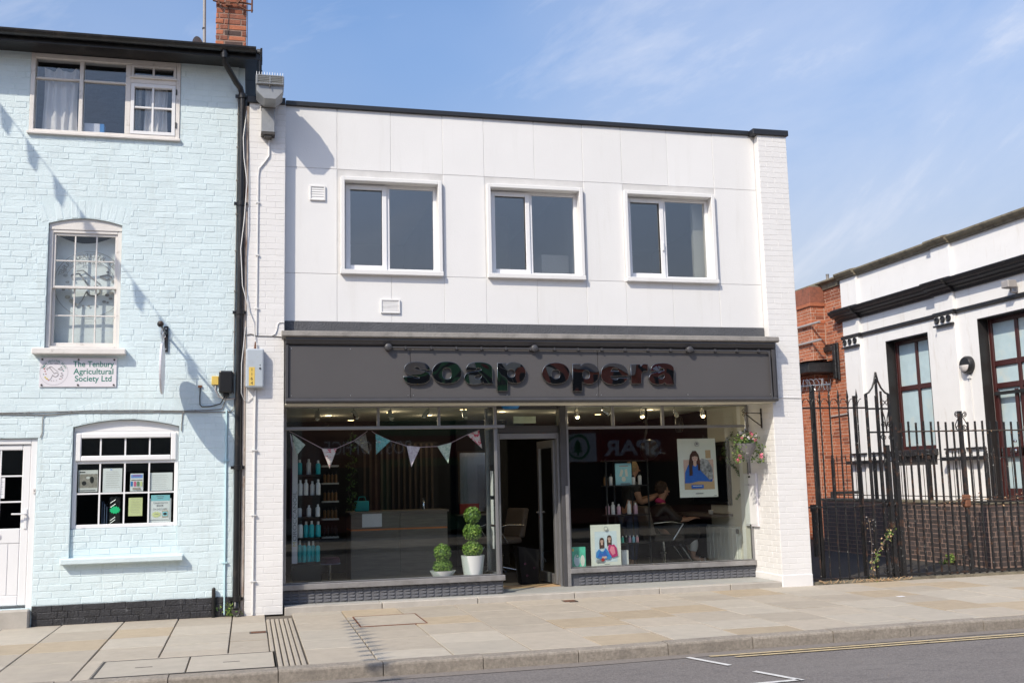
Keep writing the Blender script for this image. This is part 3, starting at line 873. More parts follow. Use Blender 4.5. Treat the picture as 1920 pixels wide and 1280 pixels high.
# ------------------------------------------------------------------ shop sign
sign = thing('shop_sign', 'dark grey shop sign with glossy black lettering soap opera above the windows', 'sign', (3.24, -.115, 2.53))
for a, b in ((.05, 1.522), (1.528, 3.972), (3.978, 6.455)):
    mb = MB(); mb.box(a, b, -.124, -.1095, 2.532, 3.165); bo = mb.build('sign_board', M['sign grey'], sign, bevel=.002)
    mb = MB()
    for sx in (a+.03, (a+b)/2, b-.03):
        for sz in (2.56, 3.13): mb.lathe([(.006, -.1265), (.006, -.1235)], (sx, 0, sz), 8, 0, 'y')
    mb.build('screw', M['galv'], bo)
LETTERS=[('s',[[(1.762,2.87,1),(1.753,2.907),(1.708,2.949),(1.615,2.969),(1.512,2.96),(1.455,2.92),(1.444,2.873),(1.464,2.832),(1.529,2.804),(1.613,2.787),(1.629,2.776),(1.603,2.765),(1.561,2.774),(1.547,2.79,1),(1.431,2.785,1),(1.444,2.743),(1.49,2.709),(1.574,2.694),(1.677,2.702),(1.743,2.734),(1.763,2.781),(1.749,2.828),(1.698,2.856),(1.614,2.874),(1.576,2.888),(1.569,2.902),(1.595,2.911),(1.623,2.902),(1.637,2.881,1)]]),('o',[[(2.16,2.838),(2.151,2.791),(2.126,2.754),(2.087,2.725),(2.036,2.708),(1.972,2.702),(1.909,2.708),(1.859,2.725),(1.821,2.753),(1.797,2.79),(1.79,2.837),(1.799,2.884),(1.823,2.921),(1.862,2.95),(1.913,2.968),(1.976,2.974),(2.04,2.968),(2.091,2.951),(2.129,2.922),(2.153,2.885)],[(2.033,2.828),(2.029,2.795),(2.017,2.773),(2.0,2.76),(1.973,2.755),(1.947,2.76),(1.929,2.773),(1.919,2.795),(1.915,2.828),(1.92,2.861),(1.931,2.883),(1.949,2.897),(1.975,2.902),(2.002,2.897),(2.019,2.883),(2.03,2.861)]]),('a',[[(2.22,2.867,1),(2.226,2.909),(2.27,2.952),(2.357,2.969),(2.453,2.965),(2.525,2.939),(2.554,2.896),(2.554,2.787),(2.555,2.73),(2.569,2.702,1),(2.448,2.702,1),(2.439,2.721,1),(2.38,2.697),(2.303,2.69),(2.232,2.711),(2.197,2.758),(2.209,2.81),(2.258,2.838),(2.345,2.855),(2.403,2.867),(2.418,2.882),(2.394,2.9),(2.36,2.898),(2.343,2.867,1)],[(2.416,2.825,1),(2.416,2.787),(2.381,2.758),(2.343,2.763),(2.329,2.782),(2.349,2.804),(2.392,2.815)]]),('p',[[(2.624,2.958,1),(2.735,2.959,1),(2.735,2.935,1),(2.784,2.964),(2.853,2.971),(2.931,2.946),(2.984,2.884),(2.987,2.816),(2.956,2.749),(2.886,2.709),(2.808,2.711),(2.75,2.735,1),(2.747,2.611,1),(2.616,2.612,1)],[(2.852,2.83),(2.848,2.808),(2.838,2.792),(2.822,2.781),(2.8,2.778),(2.778,2.781),(2.762,2.791),(2.753,2.807),(2.75,2.83),(2.754,2.853),(2.764,2.869),(2.78,2.879),(2.802,2.883),(2.824,2.879),(2.84,2.869),(2.849,2.853)]]),('o',[[(3.571,2.833),(3.561,2.786),(3.536,2.749),(3.498,2.721),(3.448,2.704),(3.385,2.698),(3.323,2.704),(3.275,2.721),(3.238,2.749),(3.216,2.786),(3.209,2.832),(3.219,2.878),(3.243,2.915),(3.281,2.943),(3.331,2.961),(3.393,2.967),(3.456,2.961),(3.505,2.944),(3.542,2.916),(3.564,2.879)],[(3.445,2.822),(3.441,2.795),(3.43,2.777),(3.412,2.766),(3.387,2.762),(3.362,2.766),(3.346,2.777),(3.336,2.795),(3.333,2.822),(3.338,2.849),(3.348,2.867),(3.366,2.878),(3.391,2.882),(3.416,2.878),(3.432,2.867),(3.442,2.849)]]),('p',[[(3.62,2.953,1),(3.724,2.953,1),(3.725,2.93,1),(3.773,2.959),(3.844,2.964),(3.92,2.938),(3.967,2.876),(3.973,2.813),(3.941,2.745),(3.868,2.701),(3.791,2.701),(3.738,2.726,1),(3.734,2.604,1),(3.609,2.604,1)],[(3.846,2.818),(3.841,2.793),(3.831,2.776),(3.815,2.765),(3.793,2.761),(3.772,2.765),(3.757,2.776),(3.748,2.793),(3.745,2.817),(3.749,2.842),(3.76,2.859),(3.775,2.87),(3.797,2.874),(3.819,2.87),(3.834,2.859),(3.843,2.842)]]),('e',[[(4.362,2.771,1),(4.344,2.745),(4.276,2.703),(4.175,2.69),(4.066,2.708),(4.007,2.766),(4.001,2.844),(4.035,2.918),(4.119,2.96),(4.23,2.961),(4.318,2.93),(4.366,2.861),(4.369,2.806,1),(4.13,2.803,1),(4.14,2.771),(4.172,2.75),(4.211,2.75),(4.234,2.771,1)],[(4.132,2.86,1),(4.156,2.897),(4.195,2.903),(4.233,2.887),(4.243,2.861,1)]]),('r',[[(4.414,2.951,1),(4.543,2.952,1),(4.547,2.925,1),(4.588,2.957),(4.65,2.952,1),(4.643,2.862,1),(4.59,2.862),(4.558,2.825),(4.549,2.703,1),(4.412,2.703,1)]]),('a',[[(4.691,2.867,1),(4.699,2.91),(4.746,2.953),(4.838,2.969),(4.928,2.964),(4.99,2.938),(5.014,2.89),(5.008,2.767),(5.01,2.714),(5.02,2.692,1),(4.893,2.692,1),(4.883,2.719,1),(4.836,2.698),(4.757,2.69),(4.69,2.714),(4.661,2.761),(4.672,2.809),(4.718,2.839),(4.81,2.857),(4.867,2.871),(4.877,2.889),(4.857,2.905),(4.823,2.905),(4.805,2.871,1)],[(4.876,2.825,1),(4.875,2.788),(4.839,2.761),(4.8,2.767),(4.787,2.783),(4.807,2.807),(4.848,2.818)]])]
def spline(pts):
    n = len(pts); res = []
    for i in range(n):
        p0, p1, p2, p3 = pts[i-1], pts[i], pts[(i+1) % n], pts[(i+2) % n]
        res.append((p1[0], p1[1]))
        c1, c2 = len(p1) > 2, len(p2) > 2
        if c1 and c2: continue
        q0 = (2*p1[0]-p2[0], 2*p1[1]-p2[1]) if c1 else p0
        q3 = (2*p2[0]-p1[0], 2*p2[1]-p1[1]) if c2 else p3
        for k in (1, 2, 3):
            t = k/4
            res.append(tuple(.5*((2*p1[j])+(-q0[j]+p2[j])*t+(2*q0[j]-5*p1[j]+4*p2[j]-q3[j])*t*t+(-q0[j]+3*p1[j]-3*p2[j]+q3[j])*t**3) for j in (0, 1)))
    return res
for ch, contours in LETTERS:
    c = bpy.data.curves.new('letter', 'CURVE'); c.dimensions = '2D'; c.fill_mode = 'BOTH'
    c.extrude = .012; c.bevel_depth = .003; c.bevel_resolution = 1
    for ct in contours:
        pts = spline(ct)
        s_ = c.splines.new('POLY'); s_.points.add(len(pts)-1); s_.use_cyclic_u = True
        for q, p in zip(s_.points, pts): q.co = (p[0], p[1], 0, 1)
    o = bpy.data.objects.new('letter', c); C.objects.link(o)
    me = bpy.data.meshes.new_from_object(o.evaluated_get(bpy.context.evaluated_depsgraph_get()))
    bpy.data.objects.remove(o)
    me.transform(Matrix(((1, 0, 0, 0), (0, 0, -1, -.150), (0, 1, 0, 0), (0, 0, 0, 1))))
    me.name = 'letter'; me.materials.clear(); me.materials.append(M['letter black'])
    put('letter', me, sign)
    ps = [p for p in spline(contours[0])]
    xs_ = [p[0] for p in ps]; zs_ = [p[1] for p in ps]
    mb = MB(); mb.lathe([(.012, -.145), (.012, -.1235)], (min(xs_)+.06, 0, (min(zs_)+max(zs_))/2), 8, 0, 'y')
# conduit with lamp boxes along the top of the sign
t = thing('conduit_run', 'grey conduit with three round junction boxes along the top of the shop sign', 'conduit', (3.8, -.15, 3.12))
mb = MB(); mb.tube([(1.2, -.158, 3.150), (6.38, -.158, 3.140), (6.405, -.158, 3.125), (6.42, -.158, 3.09), (6.425, -.158, 2.50)], .012, 8)
for k in range(16): mb.box(1.45+.32*k, 1.47+.32*k, -.174, -.124, 3.128, 3.166)
mb.build('conduit', M['frame grey'], t, 50)
for x in (1.245, 3.112, 5.248):
    mb = MB(); mb.lathe([(.044, -.125), (.044, -.19), (.038, -.197), (0.0, -.198)], (x, 0, 3.152), 18, 0, 'y'); mb.build('junction_box', M['frame grey'], t, 50)

# ------------------------------------------------------------------ things on the front
def vent(name, label, x0, x1, z0, z1, y, n):
    t = thing(name, label, 'vent', ((x0+x1)/2, y, z0))
    mb = MB(); mb.frame(x0, x1, z0, z1, .018, y-.022, y); mb.box(x0+.018, x1-.018, y-.003, y, z0+.018, z1-.018); mb.build('frame', M['white panel'], t, bevel=.002)
    h = (z1-z0-.036)/n
    for k in range(n):
        za = z0+.018+k*h
        mb = MB(); mb.prism([(y-.016, za+.0005), (y-.004, za+.0005), (y-.004, za+h*.97), (y-.010, za+h*.97)], x0+.019, x1-.019, 'x'); mb.build('louvre', M['white panel'], t)
vent('wall_vent', 'square white louvred vent left of the first upper window', .305, .50, 5.045, 5.235, .119, 5)
vent('wall_vent', 'white slotted vent grille above the grey band of the shop front', 1.19, 1.435, 3.62, 3.80, .119, 9)
# floodlight at the top of the left pier
t = thing('floodlight', 'large grey floodlight on a gear box at the top of the white pier', 'floodlight', (-.215, -.2, 5.75))
mb = MB(); mb.box(-.297, -.135, -.13, -.008, 5.82, 6.16); mb.build('gear_box', M['steel grey'], t, bevel=.006)
mb = MB(); mb.box(-.303, -.129, -.138, -.004, 6.125, 6.16); mb.build('box_lid', M['cast iron'], t, bevel=.004)
mb = MB(); mb.box(-.30, -.132, -.134, -.004, 5.785, 5.822); mb.box(-.26, -.17, -.12, -.02, 5.755, 5.79); mb.build('box_base', M['cast iron'], t, bevel=.004)
mb = MB(); mb.prism([(-.36, 6.31), (-.36, 6.225), (-.27, 6.13), (-.13, 6.13), (-.045, 6.225), (-.045, 6.31)], -.43, -.10, 'y'); mb.build('body', M['steel grey'], t, bevel=.008)
mb = MB(); mb.prism([(-.44, 6.305), (-.10, 6.305), (-.10, 6.44), (-.30, 6.475), (-.452, 6.42)], -.37, -.035, 'x'); hd = mb.build('lamp_head', M['steel grey'], t, bevel=.006)
mb = MB(); mb.add([(-.352, -.449, 6.318), (-.052, -.449, 6.318), (-.052, -.459, 6.412), (-.352, -.459, 6.412)], [(0, 1, 2, 3)]); mb.build('lens', M['lamp glass'], hd)
mb = MB()
for k in range(5):
    z = 6.325+.02*k; mb.box(-.35, -.21, -.462-.002*k, -.452, z, z+.003); mb.box(-.195, -.054, -.462-.002*k, -.452, z, z+.003)
mb.box(-.207, -.198, -.468, -.45, 6.318, 6.412); mb.frame(-.358, -.046, 6.31, 6.42, .008, -.468, -.445); mb.build('lens_bars', M['steel grey'], hd)
mb = MB()
for k in range(11): mb.lathe([(.004, 0), (.003, .05), (0, .055)], (-.36+.031*k, -.40+.004*(k % 3), 6.43), 5)
mb.build('bird_spike', M['galv'], hd)
mb = MB(); mb.tube([(-.203, -.455, 6.315), (-.203, -.46, 6.27)], .008, 6); mb.build('latch', M['cast iron'], hd)
# conduit and meter box on the pier
def cable(name, label, path, r, m, cat='cable', group=None, clips=0):
    mb = MB(); mb.tube(path, r, 6)
    if clips:
        for k in range(1, len(path)):
            a, b = Vector(path[k-1]), Vector(path[k])
            n = int((b-a).length/clips)
            for i in range(n):
                p = a.lerp(b, (i+.5)/n); mb.box(p.x-r*2.2, p.x+r*2.2, p.y-r*1.4, p.y+r*1.2, p.z-.007, p.z+.007)
    return mb.build(name, M[m], None, 60, label=label, cat=cat, group=group)
cable('conduit', 'thin white conduit from the floodlight down the white pier to the meter box', [(-.20, -.02, 5.76), (-.20, -.012, 5.55), (-.245, -.010, 5.48), (-.318, -.010, 5.38), (-.328, -.010, 5.28), (-.330, -.010, 3.30)], .010, 'cable white', 'conduit', None, .6)
cable('conduit', 'white conduit from the meter box down the white pier to the pavement', [(-.335, -.014, 2.64), (-.341, -.014, 2.3), (-.345, -.014, 0.01)], .014, 'cable white', 'conduit', None, .6)
cable('cable', 'grey cable crossing the white pier at canopy level with a short rise', [(-.47, -.006, 3.30), (-.40, -.006, 3.315), (-.32, -.006, 3.295), (-.10, -.006, 3.292), (-.03, -.006, 3.285)], .006, 'cable grey')
cable('cable', 'white cable rising from the grey cable to the panels beside the pier', [(-.16, -.006, 3.295), (-.11, -.006, 3.32), (-.09, -.006, 3.37), (-.08, -.006, 3.44), (-.06, -.006, 3.463), (-.003, -.006, 3.466)], .007, 'cable white')
cable('cable', 'thin grey cable along the right pier just below the end of the fascia', [(6.53, -.02, 2.43), (6.60, -.006, 2.51), (6.66, -.006, 2.525), (6.95, -.006, 2.52)], .006, 'cable white')
t = thing('meter_box', 'pale grey electric meter box with yellow strip reading 1164 on the white pier', 'meter box', (-.345, -.06, 2.66))
mb = MB(); mb.box(-.452, -.240, -.105, -.004, 2.662, 3.128); mb.build('case', M['meter grey'], t, bevel=.018, seg=2)
mb = MB(); mb.box(-.414, -.346, -.1075, -.1045, 2.685, 2.905); lbm = mb.build('number_strip', M['yellow tape'], t)
mb = MB()
for k, chh in enumerate('1164'): text_into(mb, chh, (-.38, -.109, 2.857-.054*k), XA, ZA, size=.055, align='CENTER')
mb.build('number', M['print black'], lbm)
mb = MB(); mb.lathe([(.011, -.112), (.011, -.10)], (-.285, 0, 2.89), 10, 0, 'y'); mb.lathe([(.006, -.109), (.006, -.10)], (-.285, 0, 2.93), 8, 0, 'y'); mb.build('lock', M['cast iron'], t)
mb = MB(); mb.tube([(-.345, -.04, 3.13), (-.343, -.03, 3.22)], .014, 8, r2=.007); mb.build('cable_gland', M['rust iron'], t)

# ------------------------------------------------------------------ hanging basket and bracket
t = thing('basket_bracket', 'thin black scrolled iron bracket on the shaded side of the right pier', 'bracket', (6.48, .33, 2.16))
mb = MB(); mb.box(6.494, 6.508, .320, .340, 2.13, 2.40); mb.tube([(6.495, .33, 2.335), (6.22, .30, 2.342)], .006, 6); mb.tube([(6.495, .33, 2.16), (6.36, .315, 2.25), (6.23, .30, 2.345)], .008, 6)
mb.tube([(6.22+.03*math.cos(a)*(1-a/9), .30, 2.365+.03*math.sin(a)*(1-a/9)) for a in [k*.5 for k in range(14)]], .005, 5)
mb.tube([(6.22+.022*math.cos(-a)*(1-a/9), .30, 2.318+.022*math.sin(-a)*(1-a/9)) for a in [k*.5 for k in range(14)]], .005, 5)
mb.build('arm', M['black iron'], t, 60)
def leaf_cards(mb, c, rx, ry, rz, n, size, rng, mis=(0,), shell=.35, up=0.2, zmin=-9):
    for _ in range(n):
        while True:
            d = Vector((rng.gauss(0, 1), rng.gauss(0, 1), rng.gauss(0, 1)))
            if d.length > .01: break
        d.normalize()
        r = 1-shell*rng.random()**1.5
        p = Vector((c[0]+d.x*rx*r, c[1]+d.y*ry*r, c[2]+d.z*rz*r))
        if p.z < zmin: continue
        nrm = (d+Vector((rng.gauss(0, .55), rng.gauss(0, .55), rng.gauss(0, .55)+up))).normalized()
        a = nrm.orthogonal().normalized(); a.rotate(Matrix.Rotation(rng.random()*6.28, 3, nrm)); b = nrm.cross(a)
        s = size*rng.uniform(.7, 1.3)
        mi = mis[rng.randrange(len(mis))]
        mb.add([p-a*s, p-b*s*.55+nrm*s*.15, p+a*s, p+b*s*.55+nrm*s*.15], [(0, 1, 2, 3)], mi)
rng = random.Random(11)
t = thing('hanging_basket', 'wicker cone hanging basket overflowing with green leaves and pink and white flowers', 'hanging basket', (6.19, .22, 1.68))
mb = MB(); mb.lathe([(.015, 1.665), (.06, 1.74), (.155, 1.90), (.162, 1.915), (.145, 1.912), (.05, 1.78)], (6.19, .22, 0), 18); mb.build('wicker_cone', M['wicker'], t, 40)
mb = MB(); mb.tube([(6.235, .285, 2.34), (6.20, .23, 2.12)], .003, 4); mb.tube([(6.20, .23, 2.12), (6.06, .18, 1.91)], .0025, 4); mb.tube([(6.20, .23, 2.12), (6.33, .22, 1.91)], .0025, 4); mb.tube([(6.20, .23, 2.12), (6.19, .37, 1.91)], .0025, 4); mb.build('chain', M['galv'], t)
mb = MB()
leaf_cards(mb, (6.19, .22, 1.97), .20, .19, .12, 420, .022, rng, (0, 0, 1, 2), .9)
for tx, n in ((6.04, 55), (6.32, 60), (6.38, 40), (6.12, 25)):
    for k in range(n): leaf_cards(mb, (tx+rng.gauss(0, .035), .19+rng.gauss(0, .05), 1.90-.24*rng.random()**1.2), .02, .02, .02, 2, .018, rng, (0, 1, 2), 1)
mb.build('leaves', [M['leaf green'], M['leaf lime'], M['leaf dark']], t)
mb = MB(); mb2 = MB()
for (fx, fz) in ((6.24, 2.05), (6.265, 2.03), (6.10, 1.985), (6.06, 1.74), (6.38, 1.755), (6.375, 1.73), (6.24, 2.01), (6.02, 1.69), (6.29, 1.96)):
    leaf_cards(mb, (fx, .10+rng.random()*.1, fz), .024, .024, .024, 14, .02, rng, (0,), .6)
for (fx, fz) in ((6.16, 2.05), (6.30, 2.02), (6.18, 1.99), (6.13, 2.02), (6.17, 1.80), (6.27, 1.98), (6.10, 2.06)):
    leaf_cards(mb2, (fx, .10+rng.random()*.1, fz), .02, .02, .02, 12, .017, rng, (0,), .6)
mb.build('pink_flowers', M['petal pink'], t, kind='stuff'); mb2.build('white_flowers', M['petal white'], t, kind='stuff')
# white box on the side of the right pier
t = thing('wall_cabinet', 'tall narrow white cabinet on the inner side of the right pier below the basket', 'cabinet', (6.48, .72, .76))
mb = MB(); mb.box(6.478, 6.51, .545, .92, .77, 1.512); mb.build('cabinet', M['sign white'], t, bevel=.006)
mb = MB(); mb.box(6.4745, 6.4775, .57, .895, .80, 1.34); mb.box(6.4745, 6.4775, .57, .895, 1.36, 1.49); mb.build('panel', M['window white'], t, bevel=.001)
mb = MB(); mb.box(6.472, 6.4742, .70, .76, 1.45, 1.475); mb.build('label_plate', M['print black'], t)

# ------------------------------------------------------------------ bunting in the left window
t = thing('bunting', 'string of floral fabric triangle flags hung in two swags across the left shop window', 'bunting', (1.3, .37, 1.69))
mb = MB()
A = [(.076, 2.16), (.19, 2.10), (.48, 1.94), (.57, 1.93), (.66, 1.94), (.87, 2.03), (1.044, 2.15)]
B_ = [(1.098, 2.15), (1.145, 2.115), (1.333, 2.025), (1.537, 1.957), (1.714, 1.94), (1.935, 1.945), (2.117, 1.99), (2.328, 2.09), (2.492, 2.15)]
for P in (A, B_): mb.tube([(x, .36, z) for x, z in P], .005, 5)
mb.build('ribbon', M['ribbon'], t)
flags = [((.085, 2.14), (.115, 2.08), (.13, 1.84), 'fabric lilac'), ((.11, 2.13), (.275, 1.99), (.17, 1.86), 'fabric sage'), ((.475, 1.94), (.66, 1.935), (.572, 1.69), 'fabric red floral'), ((.87, 2.03), (1.02, 2.12), (1.069, 1.854), 'fabric dark floral'),
         ((1.145, 2.114), (1.333, 2.024), (1.15, 1.853), 'fabric teal floral'), ((1.537, 1.957), (1.714, 1.94), (1.595, 1.69), 'fabric lilac'), ((1.935, 1.945), (2.117, 1.99), (2.071, 1.728), 'fabric sage'), ((2.328, 2.087), (2.485, 2.147), (2.516, 1.912), 'fabric red floral')]
rng = random.Random(4)
for k, (a, b, c, m) in enumerate(flags):
    mb = MB(); n = 6; y = .352 if k != 1 else .368
    vs = []
    for i in range(n+1):
        u = i/n
        for j in range(n+1):
            v = j/n
            top = (a[0]+(b[0]-a[0])*v, a[1]+(b[1]-a[1])*v)
            vs.append((top[0]+(c[0]-top[0])*u, y+.012*math.sin(v*5+k)*u+.008*math.sin(u*4+k), top[1]+(c[1]-top[1])*u))
    fs = [(i*(n+1)+j, (i+1)*(n+1)+j, (i+1)*(n+1)+j+1, i*(n+1)+j+1) for i in range(n) for j in range(n)]
    mb.add(vs, fs); mb.build('flag', M[m], t, 60)

# ------------------------------------------------------------------ topiary
def topiary(label, x, y, z, pot, balls):
    t = thing('topiary', label, 'potted plant', (x, y, z), 'topiary pots in the left window')
    r0, r1, h = pot
    mb = MB(); prof = [(r0, 0)]+[(r0+(r1-r0)*(k/8)**.8, h*k/8) for k in range(1, 9)]+[(r1-.012, h), (r1-.02, h-.03), (0, h-.03)]
    mb.lathe(prof, (x, y, z), 28); mb.build('pot', M['pot white'], t, 40)
    mb = MB(); mb.tube([(x, y, z+h-.04), (x, y, balls[-1][0])], .008, 6); mb.build('stem', M['slat wood'], t)
    rg = random.Random(label)
    for (bz, r, sz) in balls:
        mb = MB(); mb.ball((x, y, bz), r*.80, 14, 8, 1, (1, 1, sz))
        leaf_cards(mb, (x, y, bz), r*1.02, r*1.02, r*sz*1.02, 650, .0155, rg, (0, 0, 0, 1, 2), .22, .1)
        mb.build('leaf_ball', [M['leaf box'], M['leaf box dark'], M['leaf lime']], t)
topiary('tall topiary with three leaf balls in a white bucket pot at the window corner', 2.385, .415, .306, (.118, .150, .25), [(.632, .130, .80), (.848, .124, .93), (1.06, .108, 1.0)])
topiary('short topiary with two leaf balls in a low white bowl', 1.995, .43, .306, (.118, .165, .075), [(.432, .126, .78), (.605, .110, 1.0)])

# ------------------------------------------------------------------ interior: left side
def bottle(parent_less_label, x, y, z, h, r, m, cap, group, square=False):
    t = thing('bottle', parent_less_label, 'bottle', (x, y, z), group)
    mb = MB()
    if square: mb.box(x-r, x+r, y-r*.7, y+r*.7, z, z+h*.8)
    else: mb.lathe([(r*.96, 0), (r, .01), (r, h*.70), (r*.75, h*.78), (r*.4, h*.80)], (x, y, z), 12)
    mb.build('bottle_body', M[m], t, 40)
    mb = MB(); mb.lathe([(r*.48, h*.80), (r*.48, h*.98), (r*.35, h)], (x, y, z), 10); mb.build('cap', M[cap], t, 40)
    return t
rng = random.Random(21)
t = thing('product_tower', 'black product tower with white side strip lettered along its height in left window', 'display stand', (.32, .85, .24))
mb = MB(); mb.box(.132, .200, .745, .765, .52, 2.04); strip_ = mb.build('side_strip', M['sign white'], t, bevel=.002)
mb = MB(); text_into(mb, 'OROCCANOIL', (.187, .7445, .80), (0, 0, 1), (-1, 0, 0), width=.62, height=.045); mb.build('lettering', M['text grey'], strip_)
mb = MB(); text_into(mb, 'M', (.187, .7445, .735), (0, 0, 1), (-1, 0, 0), width=.05, height=.045); mb.build('lettering', M['emblem yellow'], strip_)
mb = MB(); mb.box(.202, .50, 1.06, 1.08, .24, 2.04); mb.box(.132, .50, .766, 1.06, .24, .50); mb.build('carcass', M['shelf black'], t)
SHZ = [1.632, 1.368, 1.096, .838, .532]
for z in SHZ:
    mb = MB(); mb.box(.203, .48, .77, 1.058, z-.022, z-.004); mb.build('shelf', M['shelf black'], t, bevel=.002)
spec = [(0, 3, .19, .030, ('teal', 'bottle white', 'teal')), (1, 4, .19, .030, ('bottle white',)), (2, 3, .15, .028, ('bottle white',)), (3, 4, .20, .033, ('bottle white', 'teal', 'teal', 'teal')), (4, 5, .26, .030, ('teal',))]
posn = ('far left', 'second from left', 'middle', 'fourth from left', 'far right')
lev = ('top', 'second', 'third', 'fourth', 'bottom')
for lv, n, h, r, ms in spec:
    for k in range(n):
        m = ms[k % len(ms)]
        bottle(f"{'teal' if m == 'teal' else 'white'} bottle {posn[k]} on the {lev[lv]} shelf of the product tower", .235+.225*k/max(n-1, 1)+rng.uniform(-.006, .006), .83+rng.uniform(-.03, .06), SHZ[lv]-.003, h*rng.uniform(.93, 1.05), r, m, 'bottle white' if rng.random() < .8 else 'shelf black', 'bottles on the product tower')
# pole ribbon at the far left of the window
cable('ribbon_tail', 'dark pink ribbon tail hanging at the left edge of the left window', [(.10, .40, 2.1), (.105, .41, 1.6), (.098, .405, 1.05)], .006, 'plum velvet', 'ribbon')
# wall shelves
t = thing('wall_shelving', 'set of five white edged wall shelves behind the product tower', 'shelves', (.72, 2.35, .7))
for z in (1.765, 1.518, 1.264, 1.018, .767):
    mb = MB(); mb.box(.605, .84, 2.2, 2.42, z-.022, z); mb.build('shelf', M['bottle white'], t)
mb = MB(); mb.box(.56, .86, 2.44, 2.48, .5, 2.1); mb.build('back_panel', M['shop wall dark'], t)
for zi, z in enumerate((1.518, 1.264, 1.018, .767)):
    for k in range(4):
        m = ('bottle amber', 'bottle amber', 'bottle amber', 'bottle black')[zi]
        bottle(f"{'amber' if zi < 3 else 'black'} bottle {posn[k]} on the {('second', 'third', 'fourth', 'lowest')[zi]} wall shelf", .645+.052*k, 2.28, z+.001, .15, .021, m, 'bottle black', 'bottles on the wall shelves')
# stool
t = thing('stool', 'round stool with studded plum velvet seat beside the product tower', 'stool', (.665, 1.6, .24))
mb = MB(); mb.lathe([(.135, .43), (.14, .45), (.138, .50), (.115, .525), (0, .53)], (.665, 1.6, 0), 24); mb.build('seat', M['plum velvet'], t, 40)
mb = MB()
for k in range(30): a = k*2*math.pi/30; mb.ball((.665+.139*math.cos(a), 1.6+.139*math.sin(a), .44), .006, 6, 4)
mb.build('studs', M['chrome'], t)
mb = MB(); mb.lathe([(.02, .07), (.02, .43)], (.665, 1.6, 0), 10); mb.build('column', M['chrome'], t, 40)
mb = MB(); mb.lathe([(.13, .0715), (.13, .085), (.02, .11)], (.665, 1.6, 0), 20); mb.build('base', M['chrome'], t, 40)
# reception desk
t = thing('reception_desk', 'dark wood grain reception desk with an orange trim line across its front', 'desk', (1.65, 2.3, .07))
for k, (a, b) in enumerate(((.98, 1.66), (1.663, 2.34))):
    mb = MB(); mb.box(a, b, 1.9, 2.55, .072, .845); mb.box(a, b, 1.9, 2.55, .868, 1.075); mb.build('front_panel', M['desk wood'], t, bevel=.003)
mb = MB(); mb.box(.98, 2.34, 1.91, 2.54, .8455, .8675); mb.build('trim', M['orange strip'], t)
mb = MB(); mb.box(.96, 2.36, 1.88, 2.58, 1.076, 1.105); mb.build('desk_top', M['desk wood'], t, bevel=.004)
mb = MB(); mb.box(1.133, 1.408, 1.884, 1.889, .893, 1.098)
mb.build('notice', M['paper white'], None, label='white notice sheet on the front of the reception desk', cat='notice')
t = thing('carrier_bag', 'teal carrier bag standing on the left end of the reception desk', 'bag', (1.1, 2.2, 1.105))
mb = MB(); mb.box(1.06, 1.26, 2.15, 2.27, 1.106, 1.25); mb.build('bag_body', M['teal'], t, bevel=.01)
mb = MB(); mb.tube([(1.1, 2.15, 1.25), (1.12, 2.14, 1.31), (1.20, 2.14, 1.31), (1.22, 2.15, 1.25)], .006, 5); mb.build('bag_handle', M['teal'], t)
t = thing('desk_bottle', 'chrome pump bottle on the right end of the reception desk', 'bottle', (2.05, 2.2, 1.106))
mb = MB(); mb.lathe([(.022, 1.106), (.022, 1.22), (.008, 1.24)], (2.05, 2.2, 0), 10); mb.build('bottle_body', M['chrome'], t, 40)
mb = MB(); mb.tube([(2.05, 2.2, 1.24), (2.05, 2.2, 1.26), (2.02, 2.18, 1.262)], .006, 5); mb.build('pump', M['chrome'], t)
# slat wall
t = thing('slat_screen', 'screen of vertical wooden slats on the wall behind the reception desk', 'screen', (1.85, 3.5, .07))
for k in range(13):
    x = 1.32+.088*k
    mb = MB(); mb.box(x, x+.034, 3.40, 3.44, .08, 2.10); mb.build('slat', M['slat wood'], t)
mb = MB(); mb.box(1.25, 2.48, 3.441, 3.47, .08, 2.12); mb.build('backing', M['shop wall dark'], t)
t = thing('ivy_garland', 'dark trailing ivy garland hanging beside the slat screen', 'plant', (1.02, 2.0, 1.1))
mb = MB()
for k in range(60): leaf_cards(mb, (1.0+.05*math.sin(k*.7), 2.0, 2.2-.018*k), .05, .05, .03, 6, .022, rng, (0, 1), 1)
mb.build('ivy_leaves', [M['leaf dark'], M['leaf green']], t)
mb = MB(); mb.tube([(1.0+.05*math.sin(k*.7), 2.0, 2.5-.07*k) for k in range(20)], .005, 4); mb.build('vine', M['slat wood'], t)
# back product shelf with red items
t = thing('back_shelf', 'narrow shelf of red and yellow products on the dark back wall', 'shelf', (2.15, 4.4, 1.6))
mb = MB(); mb.box(1.85, 2.50, 4.30, 4.54, 1.60, 1.62); mb.box(1.85, 2.50, 4.30, 4.54, 1.30, 1.32); mb.build('shelf_board', M['slat wood'], t)
for k in range(7):
    bottle(f"red bottle {('at far left', 'second from left', 'third from left', 'in the middle', 'third from right', 'second from right', 'at far right')[k]} on the narrow back shelf", 1.90+.09*k, 4.40, 1.621, .15, .025, 'red product', 'bottle black', 'red bottles on the back shelf')
# taped notices on the return glass
for k, (z0, z1) in enumerate(((1.30, 1.62), (.93, 1.25), (.62, .90))):
    mb = MB(); mb.box(2.682, 2.6845, .48, .62, z0, z1)
    mb.build('notice', M['paper white'], None, label=f"{('top', 'middle', 'lowest')[k]} white notice taped inside the side glass next to the door", cat='notice', group='notices on the side glass')
